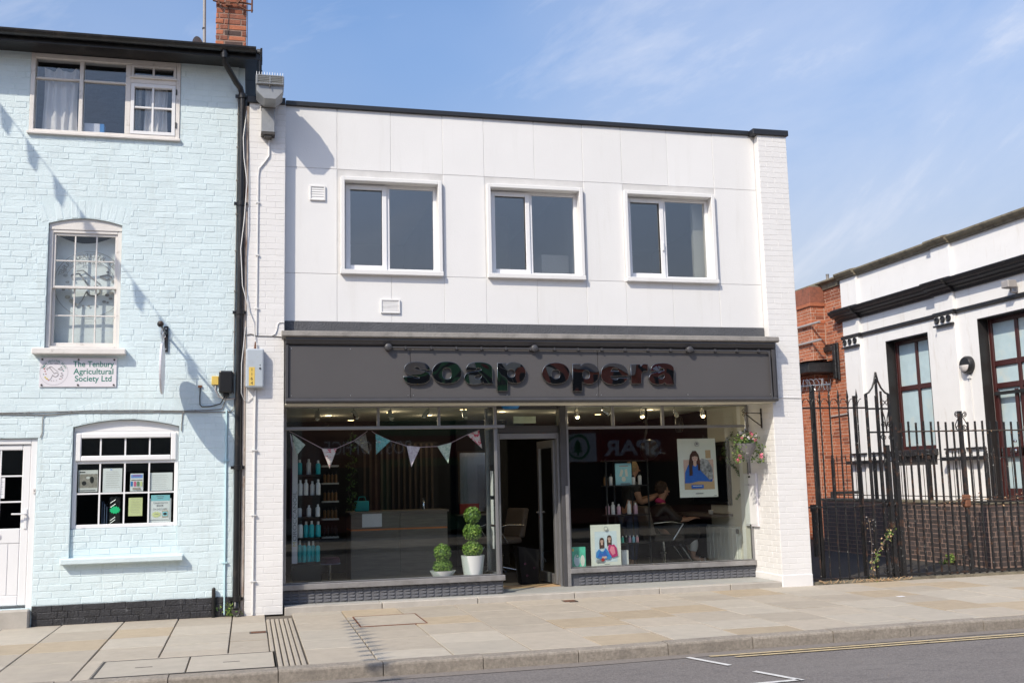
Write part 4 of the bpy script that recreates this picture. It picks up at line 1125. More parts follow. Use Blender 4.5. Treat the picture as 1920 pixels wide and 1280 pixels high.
# ------------------------------------------------------------------ doorway interior
def salon_chair(label, x, y, rz, m, scale=1.0):
    t = thing('salon_chair', label, 'salon chair', (x, y, .072))
    ca, sa = math.cos(rz), math.sin(rz)
    def P(a, b, c): return (x+a*ca-b*sa, y+a*sa+b*ca, .072+c)
    def bx(name, x0, x1, y0, y1, z0, z1, mm, bev=.03, tilt=0):
        mb = MB(); mb.box(x0, x1, y0, y1, z0, z1)
        mb.v = [P(p[0]-(p[2]-z0)*tilt, p[1], p[2]) for p in mb.v]
        return mb.build(name, M[mm], t, bevel=bev, seg=2)
    bx('seat', -.24, .26, -.25, .25, .44, .54, m)
    bx('backrest', -.30, -.20, -.25, .25, .52, .98, m, .03, .22)
    for s in (-1, 1):
        mb = MB(); mb.tube([P(-.26, s*.27, .72), P(.05, s*.28, .74), P(.22, s*.28, .70), P(.05, s*.27, .46)], .014, 8); mb.build('armrest', M['chrome'], t, 60)
    mb = MB(); mb.lathe([(.035, .05), (.035, .24), (.055, .25), (.055, .27), (.028, .28), (.028, .44)], P(0, 0, 0), 14); mb.build('column', M['chrome'], t, 40)
    for k in range(5):
        a = rz+k*2*math.pi/5
        mb = MB(); mb.tube([P(0, 0, .08), (x+.27*math.cos(a), y+.27*math.sin(a), .072+.025)], .02, 6, r2=.012); mb.build('base_leg', M['chrome'], t, 60)
    mb = MB(); mb.tube([P(.20, -.16, .40), P(.38, -.16, .14), P(.38, .16, .14), P(.20, .16, .40)], .012, 6); mb.build('footrest', M['chrome'], t, 60)
    return t
salon_chair('dark salon chair with chrome base seen through the open doorway', 3.45, 3.3, R(200), 'salon taupe')
t = thing('bin', 'black patterned waste bin with small pink flowers just inside the doorway', 'bin', (3.33, 1.28, .08))
mb = MB(); mb.add([(3.22, 1.18, .081), (3.46, 1.18, .081), (3.46, 1.38, .081), (3.22, 1.38, .081), (3.17, 1.14, .60), (3.48, 1.14, .54), (3.48, 1.42, .54), (3.17, 1.42, .60)], [(0, 3, 2, 1), (0, 1, 5, 4), (1, 2, 6, 5), (2, 3, 7, 6), (3, 0, 4, 7)]); mb.build('bin_body', M['bin black'], t, bevel=.006)
mb = MB()
for (u, v) in ((3.30, .20), (3.40, .30), (3.27, .36)):
    for k in range(5): a = k*1.257; mb.ball((u+.012*math.cos(a), 1.175-.045*(v-.08)/.5-.002, v+.012*math.sin(a)), .006, 6, 4, 0, (1, .2, 1))
mb.build('flower_print', M['plum velvet'], t, kind='stuff')
t = thing('styling_station', 'dark framed mirror and red product shelf at the back of the doorway', 'mirror', (3.3, 4.2, .9))
mb = MB(); mb.frame(3.02, 3.55, .95, 2.0, .03, 4.46, 4.50); mb.build('mirror_frame', M['slat wood'], t)
mb = MB(); mb.box(3.05, 3.52, 4.48, 4.49, .98, 1.97); mb.build('mirror_glass', M['chrome'], t)
mb = MB(); mb.box(2.95, 3.62, 4.20, 4.49, .93, .95); mb.build('counter', M['desk wood'], t)
mb = MB(); mb.box(3.02, 3.34, 4.35, 4.45, .952, 1.12); mb.build('red_box', M['red product'], t)
mb = MB(); mb.box(3.0, 3.02, 4.52, 4.6, .072, 2.55); mb.box(2.9, 3.9, 4.55, 4.6, .072, 2.55); mb.build('partition', M['shop wall dark'], t)
mb = MB(); mb.box(3.27, 3.60, 1.60, 1.63, 2.30, 2.40)
ex = mb.build('exit_sign', M['exit green'], None, label='plain pale green exit light box hanging inside the door', cat='exit sign', bevel=.004)
mb = MB(); mb.lathe([(.0, .0), (.10, .0), (.13, .04), (.11, .05)], (2.98, .62, 2.44), 16); mb.build('door_sensor', M['cobalt'], None, 40, label='small rounded blue and white sensor under the fascia over the door', cat='sensor')
# ------------------------------------------------------------------ track spotlights
def spot(x, y, z, label, lit, tilt):
    t = thing('spotlight', label, 'spotlight', (x, y, z), 'ceiling spotlights')
    mb = MB(); mb.box(x-.03, x+.03, y-.03, y+.03, z-.03, z); mb.build('mount', M['plastic black'], t, bevel=.004)
    mb = MB(); mb.tube([(x, y, z-.03), (x, y, z-.085)], .007, 6); mb.build('stem', M['chrome'], t, 60)
    a = Vector((x-.01, y, z-.075)); d = Vector((math.sin(tilt), -.25, -math.cos(tilt))).normalized()
    mb = MB(); mb.tube([a, a+d*.02, a+d*.11], .024, 12, r2=.036); mb.build('lamp_shade', M['chrome'], t, 40)
    mb = MB(); mb.ball(a+d*.108, .03, 10, 6); mb.build('bulb', M['lamp warm'] if lit else M['lamp glass'], t, 60)
for k, (x, lit, tl) in enumerate(((.468, 0, -.1), (.924, 0, .5), (1.408, 0, .15), (1.923, 0, -.6), (2.40, 0, .3), (3.995, 1, .1), (4.378, 0, .9), (4.958, 1, .05), (5.451, 0, .3), (5.878, 1, .1))):
    spot(x, .9, 2.52, f"{'lit' if lit else 'unlit'} chrome ceiling spotlight {('first', 'second', 'third', 'fourth', 'fifth')[k % 5]} from the left behind the {'left' if k < 5 else 'right'} transom panes", lit, tl)
mb = MB()
for (x, y) in ((.75, 3.0), (1.6, 2.4), (2.3, 3.1), (3.3, 2.4), (4.3, 2.6), (5.1, 3.2), (5.6, 2.2), (1.2, 4.2), (4.8, 4.4), (2.6, 1.9)):
    mb.lathe([(.045, 2.517), (.05, 2.519)], (x, y, 0), 12)
mb.build('downlight', M['lamp warm'], shop, kind='stuff')
# the lamps that are lit in the photograph: three spotlights and the ceiling downlights
def lamp(x, y, z, w):
    l = bpy.data.lights.new('lamp', 'POINT'); l.energy = w; l.color = (1.0, .80, .55); l.shadow_soft_size = .04
    o = bpy.data.objects.new('lamp', l); C.objects.link(o); o.location = (x, y, z)
for x in (3.995, 4.958, 5.878): lamp(x, .84, 2.30, 1.6)
for (x, y) in ((.75, 3.0), (2.3, 3.1), (4.3, 2.6), (5.6, 2.2), (3.3, 2.4), (1.6, 2.2)): lamp(x, y, 2.40, 1.3)
# ------------------------------------------------------------------ interior: right side
t = thing('etagere', 'black open display rack with three shelves of products behind the right window', 'shelving', (4.9, 1.55, .07))
for x in (4.60, 4.78, 5.06, 5.24):
    mb = MB(); mb.box(x, x+.02, 1.5 if x in (4.60, 5.24) else 1.68, 1.52 if x in (4.60, 5.24) else 1.70, .072, 1.76); mb.build('post', M['shelf black'], t)
for z in (1.385, .966, .560, 1.745):
    mb = MB(); mb.box(4.60, 5.26, 1.50, 1.72, z-.02, z); mb.build('shelf', M['shelf black'], t, bevel=.002)
for k, (x, m, h) in enumerate(((4.63, 'bottle amber', .15), (4.71, 'bottle white', .16), (5.06, 'bottle white', .14), (5.16, 'bottle white', .17))):
    bottle(f"{'amber' if m == 'bottle amber' else 'white'} bottle {('far left', 'left of the blue card', 'right of the blue card', 'far right')[k]} on the upper rack shelf", x, 1.60, 1.386, h, .027, m, 'bottle black', 'bottles on the display rack')
for k, (x, m, h) in enumerate(((4.64, 'bottle pink', .16), (4.72, 'bottle white', .18), (4.81, 'bottle pink', .15), (4.97, 'bottle white', .19), (5.07, 'bottle pink', .16))):
    bottle(f"{'pink' if m == 'bottle pink' else 'white'} bottle {posn[k]} on the middle rack shelf", x, 1.58, .967, h, .030, m, 'bottle white', 'bottles on the display rack')
for k in range(6):
    bottle(f"small {('white', 'green', 'dark', 'pink', 'blue', 'rose')[k]} tube on the lowest rack shelf of the right window", 4.79+.056*k, 1.56, .561, .10, .020, ('bottle white', 'poster green', 'bottle black', 'bottle pink', 'poster aqua', 'fabric rose')[k], 'bottle white', 'tubes on the lowest rack shelf')
def card(name, label, cat, x0, x1, y, z0, z1, m, th=.006, prints=(), skew=0):
    t = thing(name, label, cat, ((x0+x1)/2, y, z0))
    mb = MB(); mb.box(x0, x1, y, y+th, z0, z1)
    if skew: mb.v = [(p[0]+(p[2]-z1)*skew, p[1], p[2]) for p in mb.v]
    mb.build('board', M[m], t)
    lay_ = 0
    groups = {}
    mats = []
    mb = MB()
    for i, (pm, pts) in enumerate(prints):
        if pm not in mats: mats.append(pm)
        yy = y-.0008*(i+1)
        P = []
        for (u, v) in pts:
            xx, zz = x0+(x1-x0)*u, z0+(z1-z0)*v
            P.append((xx+(zz-z1)*skew, yy, zz))
        mb.poly(P, mats.index(pm))
    if prints: mb.build('print', [M[q] for q in mats], t)
    return t
def E_(cx, cy, rx, ry, n=14, a0=0, a1=360): return [(cx+rx*math.cos(R(a0+(a1-a0)*i/(n if a1-a0 >= 360 else n-1))), cy+ry*math.sin(R(a0+(a1-a0)*i/(n if a1-a0 >= 360 else n-1)))) for i in range(n)]
def RC(a, b, c, d): return [(a, c), (b, c), (b, d), (a, d)]
card('display_card', 'blue display card with three pale bottle shapes on the upper rack shelf', 'card', 4.77, 5.02, 1.56, 1.387, 1.70, 'poster aqua', .01,
     [('emblem red', RC(.25, .8, .86, .885)), ('poster cream', [(.22, .40), (.38, .38), (.50, .66), (.36, .74)]), ('poster cream', [(.62, .38), (.78, .40), (.72, .74), (.58, .70)]), ('poster cream', E_(.5, .27, .13, .12)), ('text grey', RC(.3, .9, .03, .08))])
def face(cx, cy, s, asp):
    f = lambda x, y: (cx+x*s*asp, cy+y*s)
    return [('hair long brown', [f(*p) for p in E_(0, .25, 1.25, 1.35)]), ('poster skin', [f(*p) for p in E_(0, -.1, .80, 1.1)]), ('hair long brown', [f(*p) for p in ((-.95, .3), (.95, .3), (.9, .95), (0, 1.3), (-.9, .95))]),
            ('hair long brown', [f(*p) for p in ((-.5, .12), (-.18, .12), (-.18, .02), (-.5, .02))]), ('hair long brown', [f(*p) for p in ((.18, .12), (.5, .12), (.5, .02), (.18, .02))]), ('emblem red', [f(*p) for p in ((-.25, -.62), (.25, -.62), (.18, -.76), (-.18, -.76))]),
            ('poster peach', [f(*p) for p in ((-.08, 0), (.08, 0), (.12, -.35), (-.12, -.35))])]
big = [('poster sky', RC(.13, .92, .13, .82)), ('poster cream', RC(.13, .92, .62, .82)), ('poster wood', RC(.72, .86, .66, .80)), ('poster peach', RC(.13, .92, .25, .64)), ('poster wood', RC(.13, .92, .13, .27)),
       ('poster blue', [(.14, .24), (.16, .42), (.25, .55), (.40, .60), (.60, .55), (.74, .42), (.88, .30), (.86, .26), (.5, .27), (.3, .24)]),
       ('poster mono', [(.52, .60), (.62, .66), (.78, .63), (.88, .50), (.90, .32), (.80, .28), (.70, .36), (.58, .44)]),
       ('hair long brown', [(.27, .36), (.27, .58), (.31, .72), (.38, .79), (.47, .79), (.54, .72), (.57, .60), (.56, .46), (.50, .40)]),
       ('poster skin', [(.385, .50), (.47, .50), (.47, .66), (.39, .66)]), ('poster blue', [(.34, .40), (.37, .55), (.43, .52), (.50, .56), (.55, .40), (.44, .30)]),
       ('poster skin', E_(.432, .665, .075, .062)), ('hair long brown', [(.34, .66), (.355, .715), (.43, .735), (.51, .715), (.525, .66), (.505, .69), (.43, .70), (.365, .69)]), ('hair long brown', [(.30, .38), (.30, .62), (.345, .70), (.365, .64), (.35, .52), (.36, .40)]), ('hair long brown', [(.50, .44), (.495, .62), (.515, .69), (.55, .66), (.56, .50)]),
       ('hair long brown', RC(.385, .415, .668, .674)), ('hair long brown', RC(.45, .48, .668, .674)), ('emblem red', RC(.415, .452, .630, .637)), ('poster peach', RC(.425, .438, .645, .668))]+[('poster blue', RC(.30, .62, .15, .21)), ('poster cream', RC(.34, .58, .185, .195)),
       ('text grey', E_(.5, .905, .062, .042)), ('poster cream', E_(.5, .905, .05, .034)), ('text grey', [(.47, .89), (.53, .89), (.53, .92), (.5, .935), (.47, .92)]), ('text grey', RC(.40, .60, .055, .070)), ('text grey', RC(.88, .95, .02, .03))]
bp = card('window_poster', 'large hanging poster of a long haired woman in a blue jumper in right window', 'poster', 5.45, 6.03, .845, 1.196, 2.016, 'poster cream', .006, big, -.012)
def head(cx, cy, s):
    f = lambda x, y: (cx+x*s*1.3, cy+y*s)
    P_ = lambda m, *pts: (m, [f(*q) for q in pts])
    return [P_('hair long brown', (-1.1, -3.6), (-1.25, -1.2), (-1.0, .6), (-.5, 1.25), (.3, 1.3), (.95, .8), (1.15, -.6), (1.05, -3.4), (.4, -3.2), (-.4, -3.3)), P_('poster skin', (-.45, -1.9), (.45, -1.9), (.4, -.6), (-.4, -.6)),
            ('poster skin', [f(*q) for q in E_(0, -.15, .72, 1.0)]), P_('hair long brown', (-.85, -.1), (-.7, .75), (0, 1.05), (.7, .75), (.85, -.1), (.55, .35), (-.5, .35)), P_('hair long brown', (-.45, .08), (-.12, .08), (-.12, -.06), (-.45, -.06)), P_('hair long brown', (.12, .08), (.45, .08), (.45, -.06), (.12, -.06)), P_('emblem red', (-.22, -.66), (.22, -.66), (.15, -.8), (-.15, -.8)), P_('poster peach', (-.06, 0), (.06, 0), (.1, -.4), (-.1, -.4))]
small = [('poster sky', RC(.13, .87, .10, .84))]+head(.62, .67, .055)+head(.36, .615, .055)+[
         ('cobalt', [(.14, .22), (.16, .34), (.26, .42), (.33, .36), (.40, .36), (.48, .44), (.56, .36), (.70, .24), (.60, .16), (.3, .18)]), ('poster blue', [(.20, .22), (.28, .36), (.36, .30), (.46, .40), (.55, .24)]), ('magenta', [(.55, .40), (.58, .52), (.66, .50), (.76, .52), (.84, .44), (.88, .24), (.70, .20), (.60, .30)]), ('petal pink', [(.60, .38), (.66, .48), (.76, .46), (.80, .30), (.70, .26)]),
         ('poster mono', RC(.14, .40, .11, .16)), ('poster skin', RC(.34, .50, .19, .24)), ('red product', E_(.37, .16, .06, .04)),
         ('text grey', E_(.5, .905, .07, .05)), ('poster cream', E_(.5, .905, .055, .038)), ('text grey', RC(.42, .60, .04, .055))]
card('window_poster', 'small poster of two women standing on the right window sill', 'poster', 4.12, 4.55, .84, .306, .862, 'poster cream', .008, small)
card('window_poster', 'small green and white card standing at the left end of the right sill', 'poster', 3.845, 4.045, .86, .306, .575, 'poster green', .006,
     [('poster sky', E_(.38, .35, .22, .30)), ('poster cream', E_(.78, .32, .16, .28)), ('poster green', E_(.42, .55, .13, .09)), ('poster cream', E_(.42, .55, .07, .05)), ('emblem yellow', E_(.1, .86, .08, .07))])
t = thing('gift_bag', 'small white paper gift bag on the sill behind the two women poster', 'bag', (4.66, 1.0, .306))
mb = MB(); mb.box(4.60, 4.70, .95, 1.03, .306, .50); mb.build('bag_body', M['bottle white'], t, bevel=.003)
mb = MB(); mb.tube([(4.62, .95, .50), (4.63, .95, .57), (4.68, .95, .57), (4.69, .95, .50)], .004, 5); mb.build('bag_handle', M['print black'], t)
mb = MB(); mb.box(3.80, 6.50, .93, .955, .235, .305); mb.box(3.80, 6.5, .79, .93, .28, .304); mb.build('window_board', M['sill alu'], rw)
t = thing('radiator', 'white panel radiator low on the cream side wall', 'radiator', (6.57, 1.8, .2))
for k in range(8):
    mb = MB(); mb.box(6.535, 6.56, 1.35+.13*k, 1.35+.13*k+.122, .22, .72); mb.build('radiator_panel', M['radiator'], t, bevel=.008)
mb = MB(); mb.box(6.561, 6.60, 1.34, 2.40, .20, .74); mb.build('radiator_back', M['radiator'], t)
mb = MB(); mb.lathe([(.02, 0), (.022, .06), (.015, .07)], (6.54, 1.32, .64), 10); mb.build('valve', M['cast iron'], t)
t = thing('styling_mirror', 'dark framed styling mirror with shelf on the cream side wall', 'mirror', (6.57, 2.3, .9))
mb = MB(); mb.box(6.57, 6.60, 1.55, 2.9, 1.05, 2.0); mb.build('mirror_frame', M['shelf black'], t)
mb = MB(); mb.box(6.564, 6.569, 1.60, 2.85, 1.10, 1.95); mb.build('mirror_glass', M['chrome'], t)
mb = MB(); mb.box(6.25, 6.60, 1.55, 3.0, .88, .92); mb.build('counter', M['salon taupe'], t)
mb = MB(); mb.lathe([(.03, .92), (.04, .98), (.036, .98), (.028, .925)], (6.36, 1.8, 0), 12); mb.build('cup', M['bottle white'], None, 40, label='white cup on the dark styling counter', cat='cup')
t = thing('ivy_garland', 'trailing ivy strand around the mirror on the cream side wall', 'plant', (6.55, 1.5, 1.0))
mb = MB()
for k in range(70): leaf_cards(mb, (6.55, 1.35+.3*math.sin(k*.09), 2.1-.014*k), .03, .05, .03, 4, .022, rng, (0, 1), 1)
mb.build('ivy_leaves', [M['leaf dark'], M['leaf green']], t)
# hair dryer hanging
t = thing('hood_dryer', 'black hood dryer on an arm high in the right window', 'hair dryer', (5.75, 1.9, 1.9))
mb = MB(); mb.tube([(5.42, 1.9, 2.52), (5.42, 1.9, 2.2), (5.36, 1.9, 2.0), (5.45, 1.9, 1.88), (5.7, 1.9, 1.84)], .02, 8); mb.build('arm', M['plastic black'], t, 60)
mb = MB(); mb.ball((5.45, 1.9, 1.90), .16, 16, 10, 0, (.9, .9, 1)); mb.build('hood', M['plastic black'], t, 60)
mb = MB(); mb.lathe([(.05, 2.16), (.07, 2.25), (.06, 2.36), (.03, 2.40)], (5.95, 1.9, 0), 14); mb.build('motor', M['plastic black'], t, 40)

# ------------------------------------------------------------------ people
def skin_mesh(name, joints, edges, m, parent, sub=2):
    me = bpy.data.meshes.new(name)
    me.from_pydata([j[0] for j in joints], edges, [])
    o = bpy.data.objects.new('tmp', me); C.objects.link(o)
    md = o.modifiers.new('skin', 'SKIN'); md.use_smooth_shade = True
    for v, j in zip(me.skin_vertices[0].data, joints):
        r = j[1]; v.radius = (r, r) if not isinstance(r, tuple) else r
    me.skin_vertices[0].data[0].use_root = True
    sd = o.modifiers.new('sub', 'SUBSURF'); sd.levels = sub; sd.render_levels = sub
    dg = bpy.context.evaluated_depsgraph_get(); dg.update()
    res = bpy.data.meshes.new_from_object(o.evaluated_get(dg))
    bpy.data.objects.remove(o)
    res.name = name; res.materials.clear(); res.materials.append(M[m])
    return put(name, res, parent)
def chain(n, s=0): return [(i, i+1) for i in range(s, s+n-1)]
def hand(j, e, wrist, base, dirv, side, curl):
    """five fingers rooted in the palm: j joints, e edges, base = palm end index"""
    d = Vector(dirv).normalized(); sd = Vector(side).normalized(); dn = d.cross(sd).normalized()
    w = Vector(j[wrist][0]); 
    j.append((tuple(w+d*.055), (.032, .018))); pe = len(j)-1; e.append((wrist, pe))
    for k, ln in enumerate((.066, .075, .07, .055)):
        o = w+d*.085+sd*(.030-.02*k)
        j.append((tuple(o), .0095)); a = len(j)-1; e.append((pe, a))
        j.append((tuple(o+d*ln*.55+dn*curl*.012), .0085)); e.append((a, a+1))
        j.append((tuple(o+d*ln*.85+dn*curl*.035), .007)); e.append((a+1, a+2))
    o = w+d*.03+sd*.035
    j.append((tuple(o), .011)); a = len(j)-1; e.append((wrist, a))
    j.append((tuple(o+d*.035+sd*.02+dn*curl*.01), .009)); e.append((a, a+1))
# --- client, seated, facing +X, chair at (5.95, 2.45)
cx, cy, s = 5.86, 2.45, 1.0
p = thing('person', 'seated person with short brown hair in a black cape with magenta collar and white trousers', 'person', (cx, cy, .08))
J = [((cx, cy, .63), .13), ((cx-.03, cy, .80), .125), ((cx-.05, cy, 1.00), .14), ((cx-.04, cy, 1.10), .06), ((cx-.01, cy, 1.17), .052), ((cx+.015, cy, 1.24), .085), ((cx+.01, cy, 1.32), .088), ((cx, cy, 1.37), .055)]
E = chain(8)
J += [((cx-.03, cy-.17, 1.03), .055), ((cx+.06, cy-.25, .84), .045), ((cx+.26, cy-.27, .83), .036), ((cx+.34, cy-.27, .85), .026)]
E += [(2, 8), (8, 9), (9, 10), (10, 11)]
hand(J, E, 11, None, (1, 0, .1), (0, 1, 0), -.6)
b = len(J)
J += [((cx-.03, cy+.17, 1.03), .055), ((cx+.06, cy+.25, .84), .045), ((cx+.26, cy+.26, .83), .036), ((cx+.34, cy+.26, .85), .026)]
E += [(2, b), (b, b+1), (b+1, b+2), (b+2, b+3)]
hand(J, E, b+3, None, (1, 0, .1), (0, -1, 0), .6)
for sg in (-1, 1):
    b = len(J)
    J += [((cx+.06, cy+sg*.09, .62), .085), ((cx+.42, cy+sg*.10, .64), .065), ((cx+.44, cy+sg*.10, .42), .055), ((cx+.47+.05*sg, cy+sg*.10, .24), .036), ((cx+.60+.05*sg, cy+sg*.10, .20), (.035, .025)), ((cx+.68+.05*sg, cy+sg*.10, .19), (.035, .018))]
    E += [(0, b)]+chain(6, b)
skin_mesh('body', J, E, 'skin', p)
mb = MB()
hc = Vector((cx+.005, cy, 1.305))
mb.ball(hc+Vector((-.012, 0, .012)), .103, 18, 12, 0, (1.0, .92, 1.08))
mb.v = [(v[0]-(.0 if v[0] < hc.x+.03 else (v[0]-hc.x-.03)*1.0*(1 if v[2] < hc.z+.03 else .25)), v[1], v[2]) for v in mb.v]
leaf_cards(mb, hc+Vector((-.03, 0, .03)), .095, .095, .10, 260, .018, rng, (0,), .15)
mb.build('hair', M['hair brown'], p, 60)
mb = MB(); mb.ball((cx+.105, cy, 1.262), .016, 8, 6, 0, (1.1, .8, 1)); mb.ball((cx+.012, cy-.086, 1.265), .02, 8, 6, 0, (.8, .4, 1.2)); mb.ball((cx+.012, cy+.086, 1.265), .02, 8, 6, 0, (.8, .4, 1.2)); mb.build('nose_and_ears', M['skin'], p, 60)
mb = MB(); mb.ball((cx+.088, cy-.03, 1.29), .009, 8, 6); mb.ball((cx+.088, cy+.03, 1.29), .009, 8, 6); mb.build('eyes', M['print black'], p, 60)
mb = MB(); mb.ball((cx+.092, cy, 1.215), .012, 8, 6, 0, (.5, 1.6, .45)); mb.build('mouth', M['petal pink'], p, 60)
skin_mesh('cape', [((cx-.03, cy, .66), .25), ((cx-.05, cy, .85), .20), ((cx-.05, cy, 1.0), .165), ((cx-.045, cy, 1.09), .085), ((cx+.2, cy, .66), .22), ((cx+.42, cy, .62), .215), ((cx+.49, cy, .46), .18), ((cx-.02, cy-.18, 1.0), .085), ((cx+.08, cy-.27, .85), .075), ((cx+.20, cy-.28, .84), .055), ((cx-.02, cy+.18, 1.0), .085), ((cx+.08, cy+.27, .85), .075), ((cx+.20, cy+.28, .84), .055)],
          [(0, 1), (1, 2), (2, 3), (0, 4), (4, 5), (5, 6), (2, 7), (7, 8), (8, 9), (2, 10), (10, 11), (11, 12)], 'salon black', p)
skin_mesh('collar', [((cx-.05, cy, 1.07), .11), ((cx-.04, cy, 1.12), .088), ((cx-.02, cy, 1.155), .068)], [(0, 1), (1, 2)], 'magenta', p)
for sg in (-1, 1):
    skin_mesh('trouser_leg', [((cx+.44, cy+sg*.10, .55), .078), ((cx+.45, cy+sg*.10, .42), .068), ((cx+.465+.04*sg, cy+sg*.10, .31), .058)], [(0, 1), (1, 2)], 'trouser white', p)
    mb = MB(); fx, fy = cx+.57+.05*sg, cy+sg*.10
    mb.box(fx-.10, fx+.16, fy-.045, fy+.045, .145, .165); mb.tube([(fx, fy-.045, .165), (fx+.01, fy, .235), (fx, fy+.045, .165)], .01, 6); mb.tube([(fx+.08, fy-.045, .165), (fx+.09, fy, .215), (fx+.08, fy+.045, .165)], .01, 6)
    mb.build('sandal', M['trouser white'], p, 60)
salon_chair('black salon chair with chrome arms holding the seated person', 5.84, 2.45, 0, 'salon taupe')
# --- hairdresser, standing behind the client, facing +X
hx, hy = 5.42, 2.75
p = thing('person', 'standing person with tied blonde hair in black top and jeans, arms raised to the client', 'person', (hx, hy, .072))
J = [((hx, hy, .98), .125), ((hx, hy, 1.15), .115), ((hx+.03, hy, 1.36), .14), ((hx+.05, hy, 1.46), .06), ((hx+.07, hy, 1.52), .05), ((hx+.10, hy, 1.58), .078), ((hx+.10, hy, 1.66), .085), ((hx+.09, hy, 1.71), .05)]
E = chain(8)
for sg in (-1, 1):
    b = len(J)
    J += [((hx+.03, hy+sg*.19, 1.36), .06), ((hx+.10, hy+sg*.22, 1.10), .05), ((hx+.30, hy+sg*.13-.08, 1.16), .04), ((hx+.37, hy+sg*.08-.12, 1.20), .027)]
    E += [(2, b), (b, b+1), (b+1, b+2), (b+2, b+3)]
    hand(J, E, b+3, None, (1, -.15, .35), (0, -sg, 0), .5*sg)
for sg in (-1, 1):
    b = len(J)
    J += [((hx, hy+sg*.09, .92), .10), ((hx+.02, hy+sg*.10, .54), .07), ((hx-.01, hy+sg*.10, .17), .042), ((hx+.05, hy+sg*.10, .115), (.04, .03)), ((hx+.16, hy+sg*.11, .10), (.042, .022))]
    E += [(0, b)]+chain(5, b)
skin_mesh('body', J, E, 'skin', p)
mb = MB(); mb.ball((hx+.075, hy, 1.655), .10, 18, 12, 0, (1, .92, 1.05)); mb.ball((hx-.03, hy, 1.63), .045, 12, 8)
mb.v = [(v[0]-max(0, v[0]-hx-.12)*(1 if v[2] < 1.68 else .3), v[1], v[2]) for v in mb.v]
leaf_cards(mb, (hx+.06, hy, 1.66), .095, .09, .10, 200, .018, rng, (0,), .15); mb.build('hair', M['hair blonde'], p, 60)
mb = MB(); mb.ball((hx+.185, hy, 1.60), .015, 8, 6, 0, (1.1, .8, 1)); mb.build('nose', M['skin'], p, 60)
mb = MB(); mb.ball((hx+.168, hy-.03, 1.63), .008, 8, 6); mb.ball((hx+.168, hy+.03, 1.63), .008, 8, 6); mb.build('eyes', M['print black'], p, 60)
skin_mesh('top', [((hx, hy, .96), .145), ((hx, hy, 1.15), .135), ((hx+.03, hy, 1.35), .16), ((hx+.045, hy, 1.45), .075), ((hx+.04, hy-.19, 1.35), .078), ((hx+.075, hy-.215, 1.22), .066), ((hx+.04, hy+.19, 1.35), .078), ((hx+.075, hy+.215, 1.22), .066)], [(0, 1), (1, 2), (2, 3), (2, 4), (4, 5), (2, 6), (6, 7)], 'salon black', p)
skin_mesh('jeans', [((hx, hy, .93), .145), ((hx, hy-.09, .86), .112), ((hx+.02, hy-.10, .54), .083), ((hx-.005, hy-.10, .20), .062), ((hx, hy+.09, .86), .112), ((hx+.02, hy+.10, .54), .083), ((hx-.005, hy+.10, .20), .062)], [(0, 1), (1, 2), (2, 3), (0, 4), (4, 5), (5, 6)], 'jeans', p)
for sg in (-1, 1):
    mb = MB(); mb.ball((hx+.07, hy+sg*.105, .108), .06, 12, 8, 0, (2.1, .75, .6)); mb.build('shoe', M['trouser white'], p, 60)

# ------------------------------------------------------------------ BLUE BUILDING
BY = .06
blue = thing('brick_house', 'three storey pale blue painted brick house with black eaves and a brick chimney', 'house', (-2.0, 2.0, 0))
BH = [(-2.975, -1.265, 5.72, 6.70), (-2.715, -1.90, 3.125, 4.69), (-2.375, -1.205, .735, 2.305), (-3.9, -2.745, .20, 2.10)]
mb = MB(); wall_grid(mb, -6.5, -.575, 0, 6.75, BY+.0026, .34, BH)
# infill below the ground floor window, set back a little
mb.box(-2.374, -1.206, BY+.040, .338, .70, 1.055)
wallb = mb.build('wall', M['blue mortar'], blue)
def arch_pts(x0, x1, z0, rise, n=12):
    return [(x0+(x1-x0)*i/n, z0+rise*math.sin(math.pi*i/n)**.9) for i in range(n+1)]
def spandrel(x0, x1, z0, rise, y0, y1):
    """masonry over a segmental arch up to z0 (the hole top) – cuts the square hole head to a curve"""
    mb = MB(); A = arch_pts(x0, x1, z0-rise, rise)
    for i in range(len(A)-1):
        (a, za), (b, zb) = A[i], A[i+1]
        if max(za, zb) >= z0-.001 and min(za, zb) >= z0-.003: continue
        mb.prism([(a, za), (b, zb), (b, z0+.001), (a, z0+.001)], y0, y1, 'y')
    return mb
# arches: window 2 springs 4.565 apex 4.625; window 3 springs 2.175 apex 2.235
for (x0, x1, z, rise) in ((-2.715, -1.90, 4.69, .07), (-2.375, -1.205, 2.305, .085)):
    spandrel(x0, x1, z, rise, BY+.002, .338).build('arch_infill', M['blue brick paint'], blue)
specs = []
VH = [(-2.80, -1.815, 4.62, 4.90), (-2.45, -1.13, 2.22, 2.50)]   # voussoir zones
for (u, z, w, h) in courses(-4.6, -.577, .225, 6.70, [tuple(q) for q in BH]+VH, bond='mixed', seed=9, gap=.006): specs.append((u, BY, z, w, h, 'y', 'blue brick paint'))
for (u, z, w, h) in courses(-2.372, -1.208, .755, 1.055, bond='mixed', seed=4, gap=.006): specs.append((u, BY+.036, z, w, h, 'y', 'blue brick paint'))
lay(blue, specs, d=.03, c=.0038, jit=.004, nvar=9, seed=6, proud=.0014)
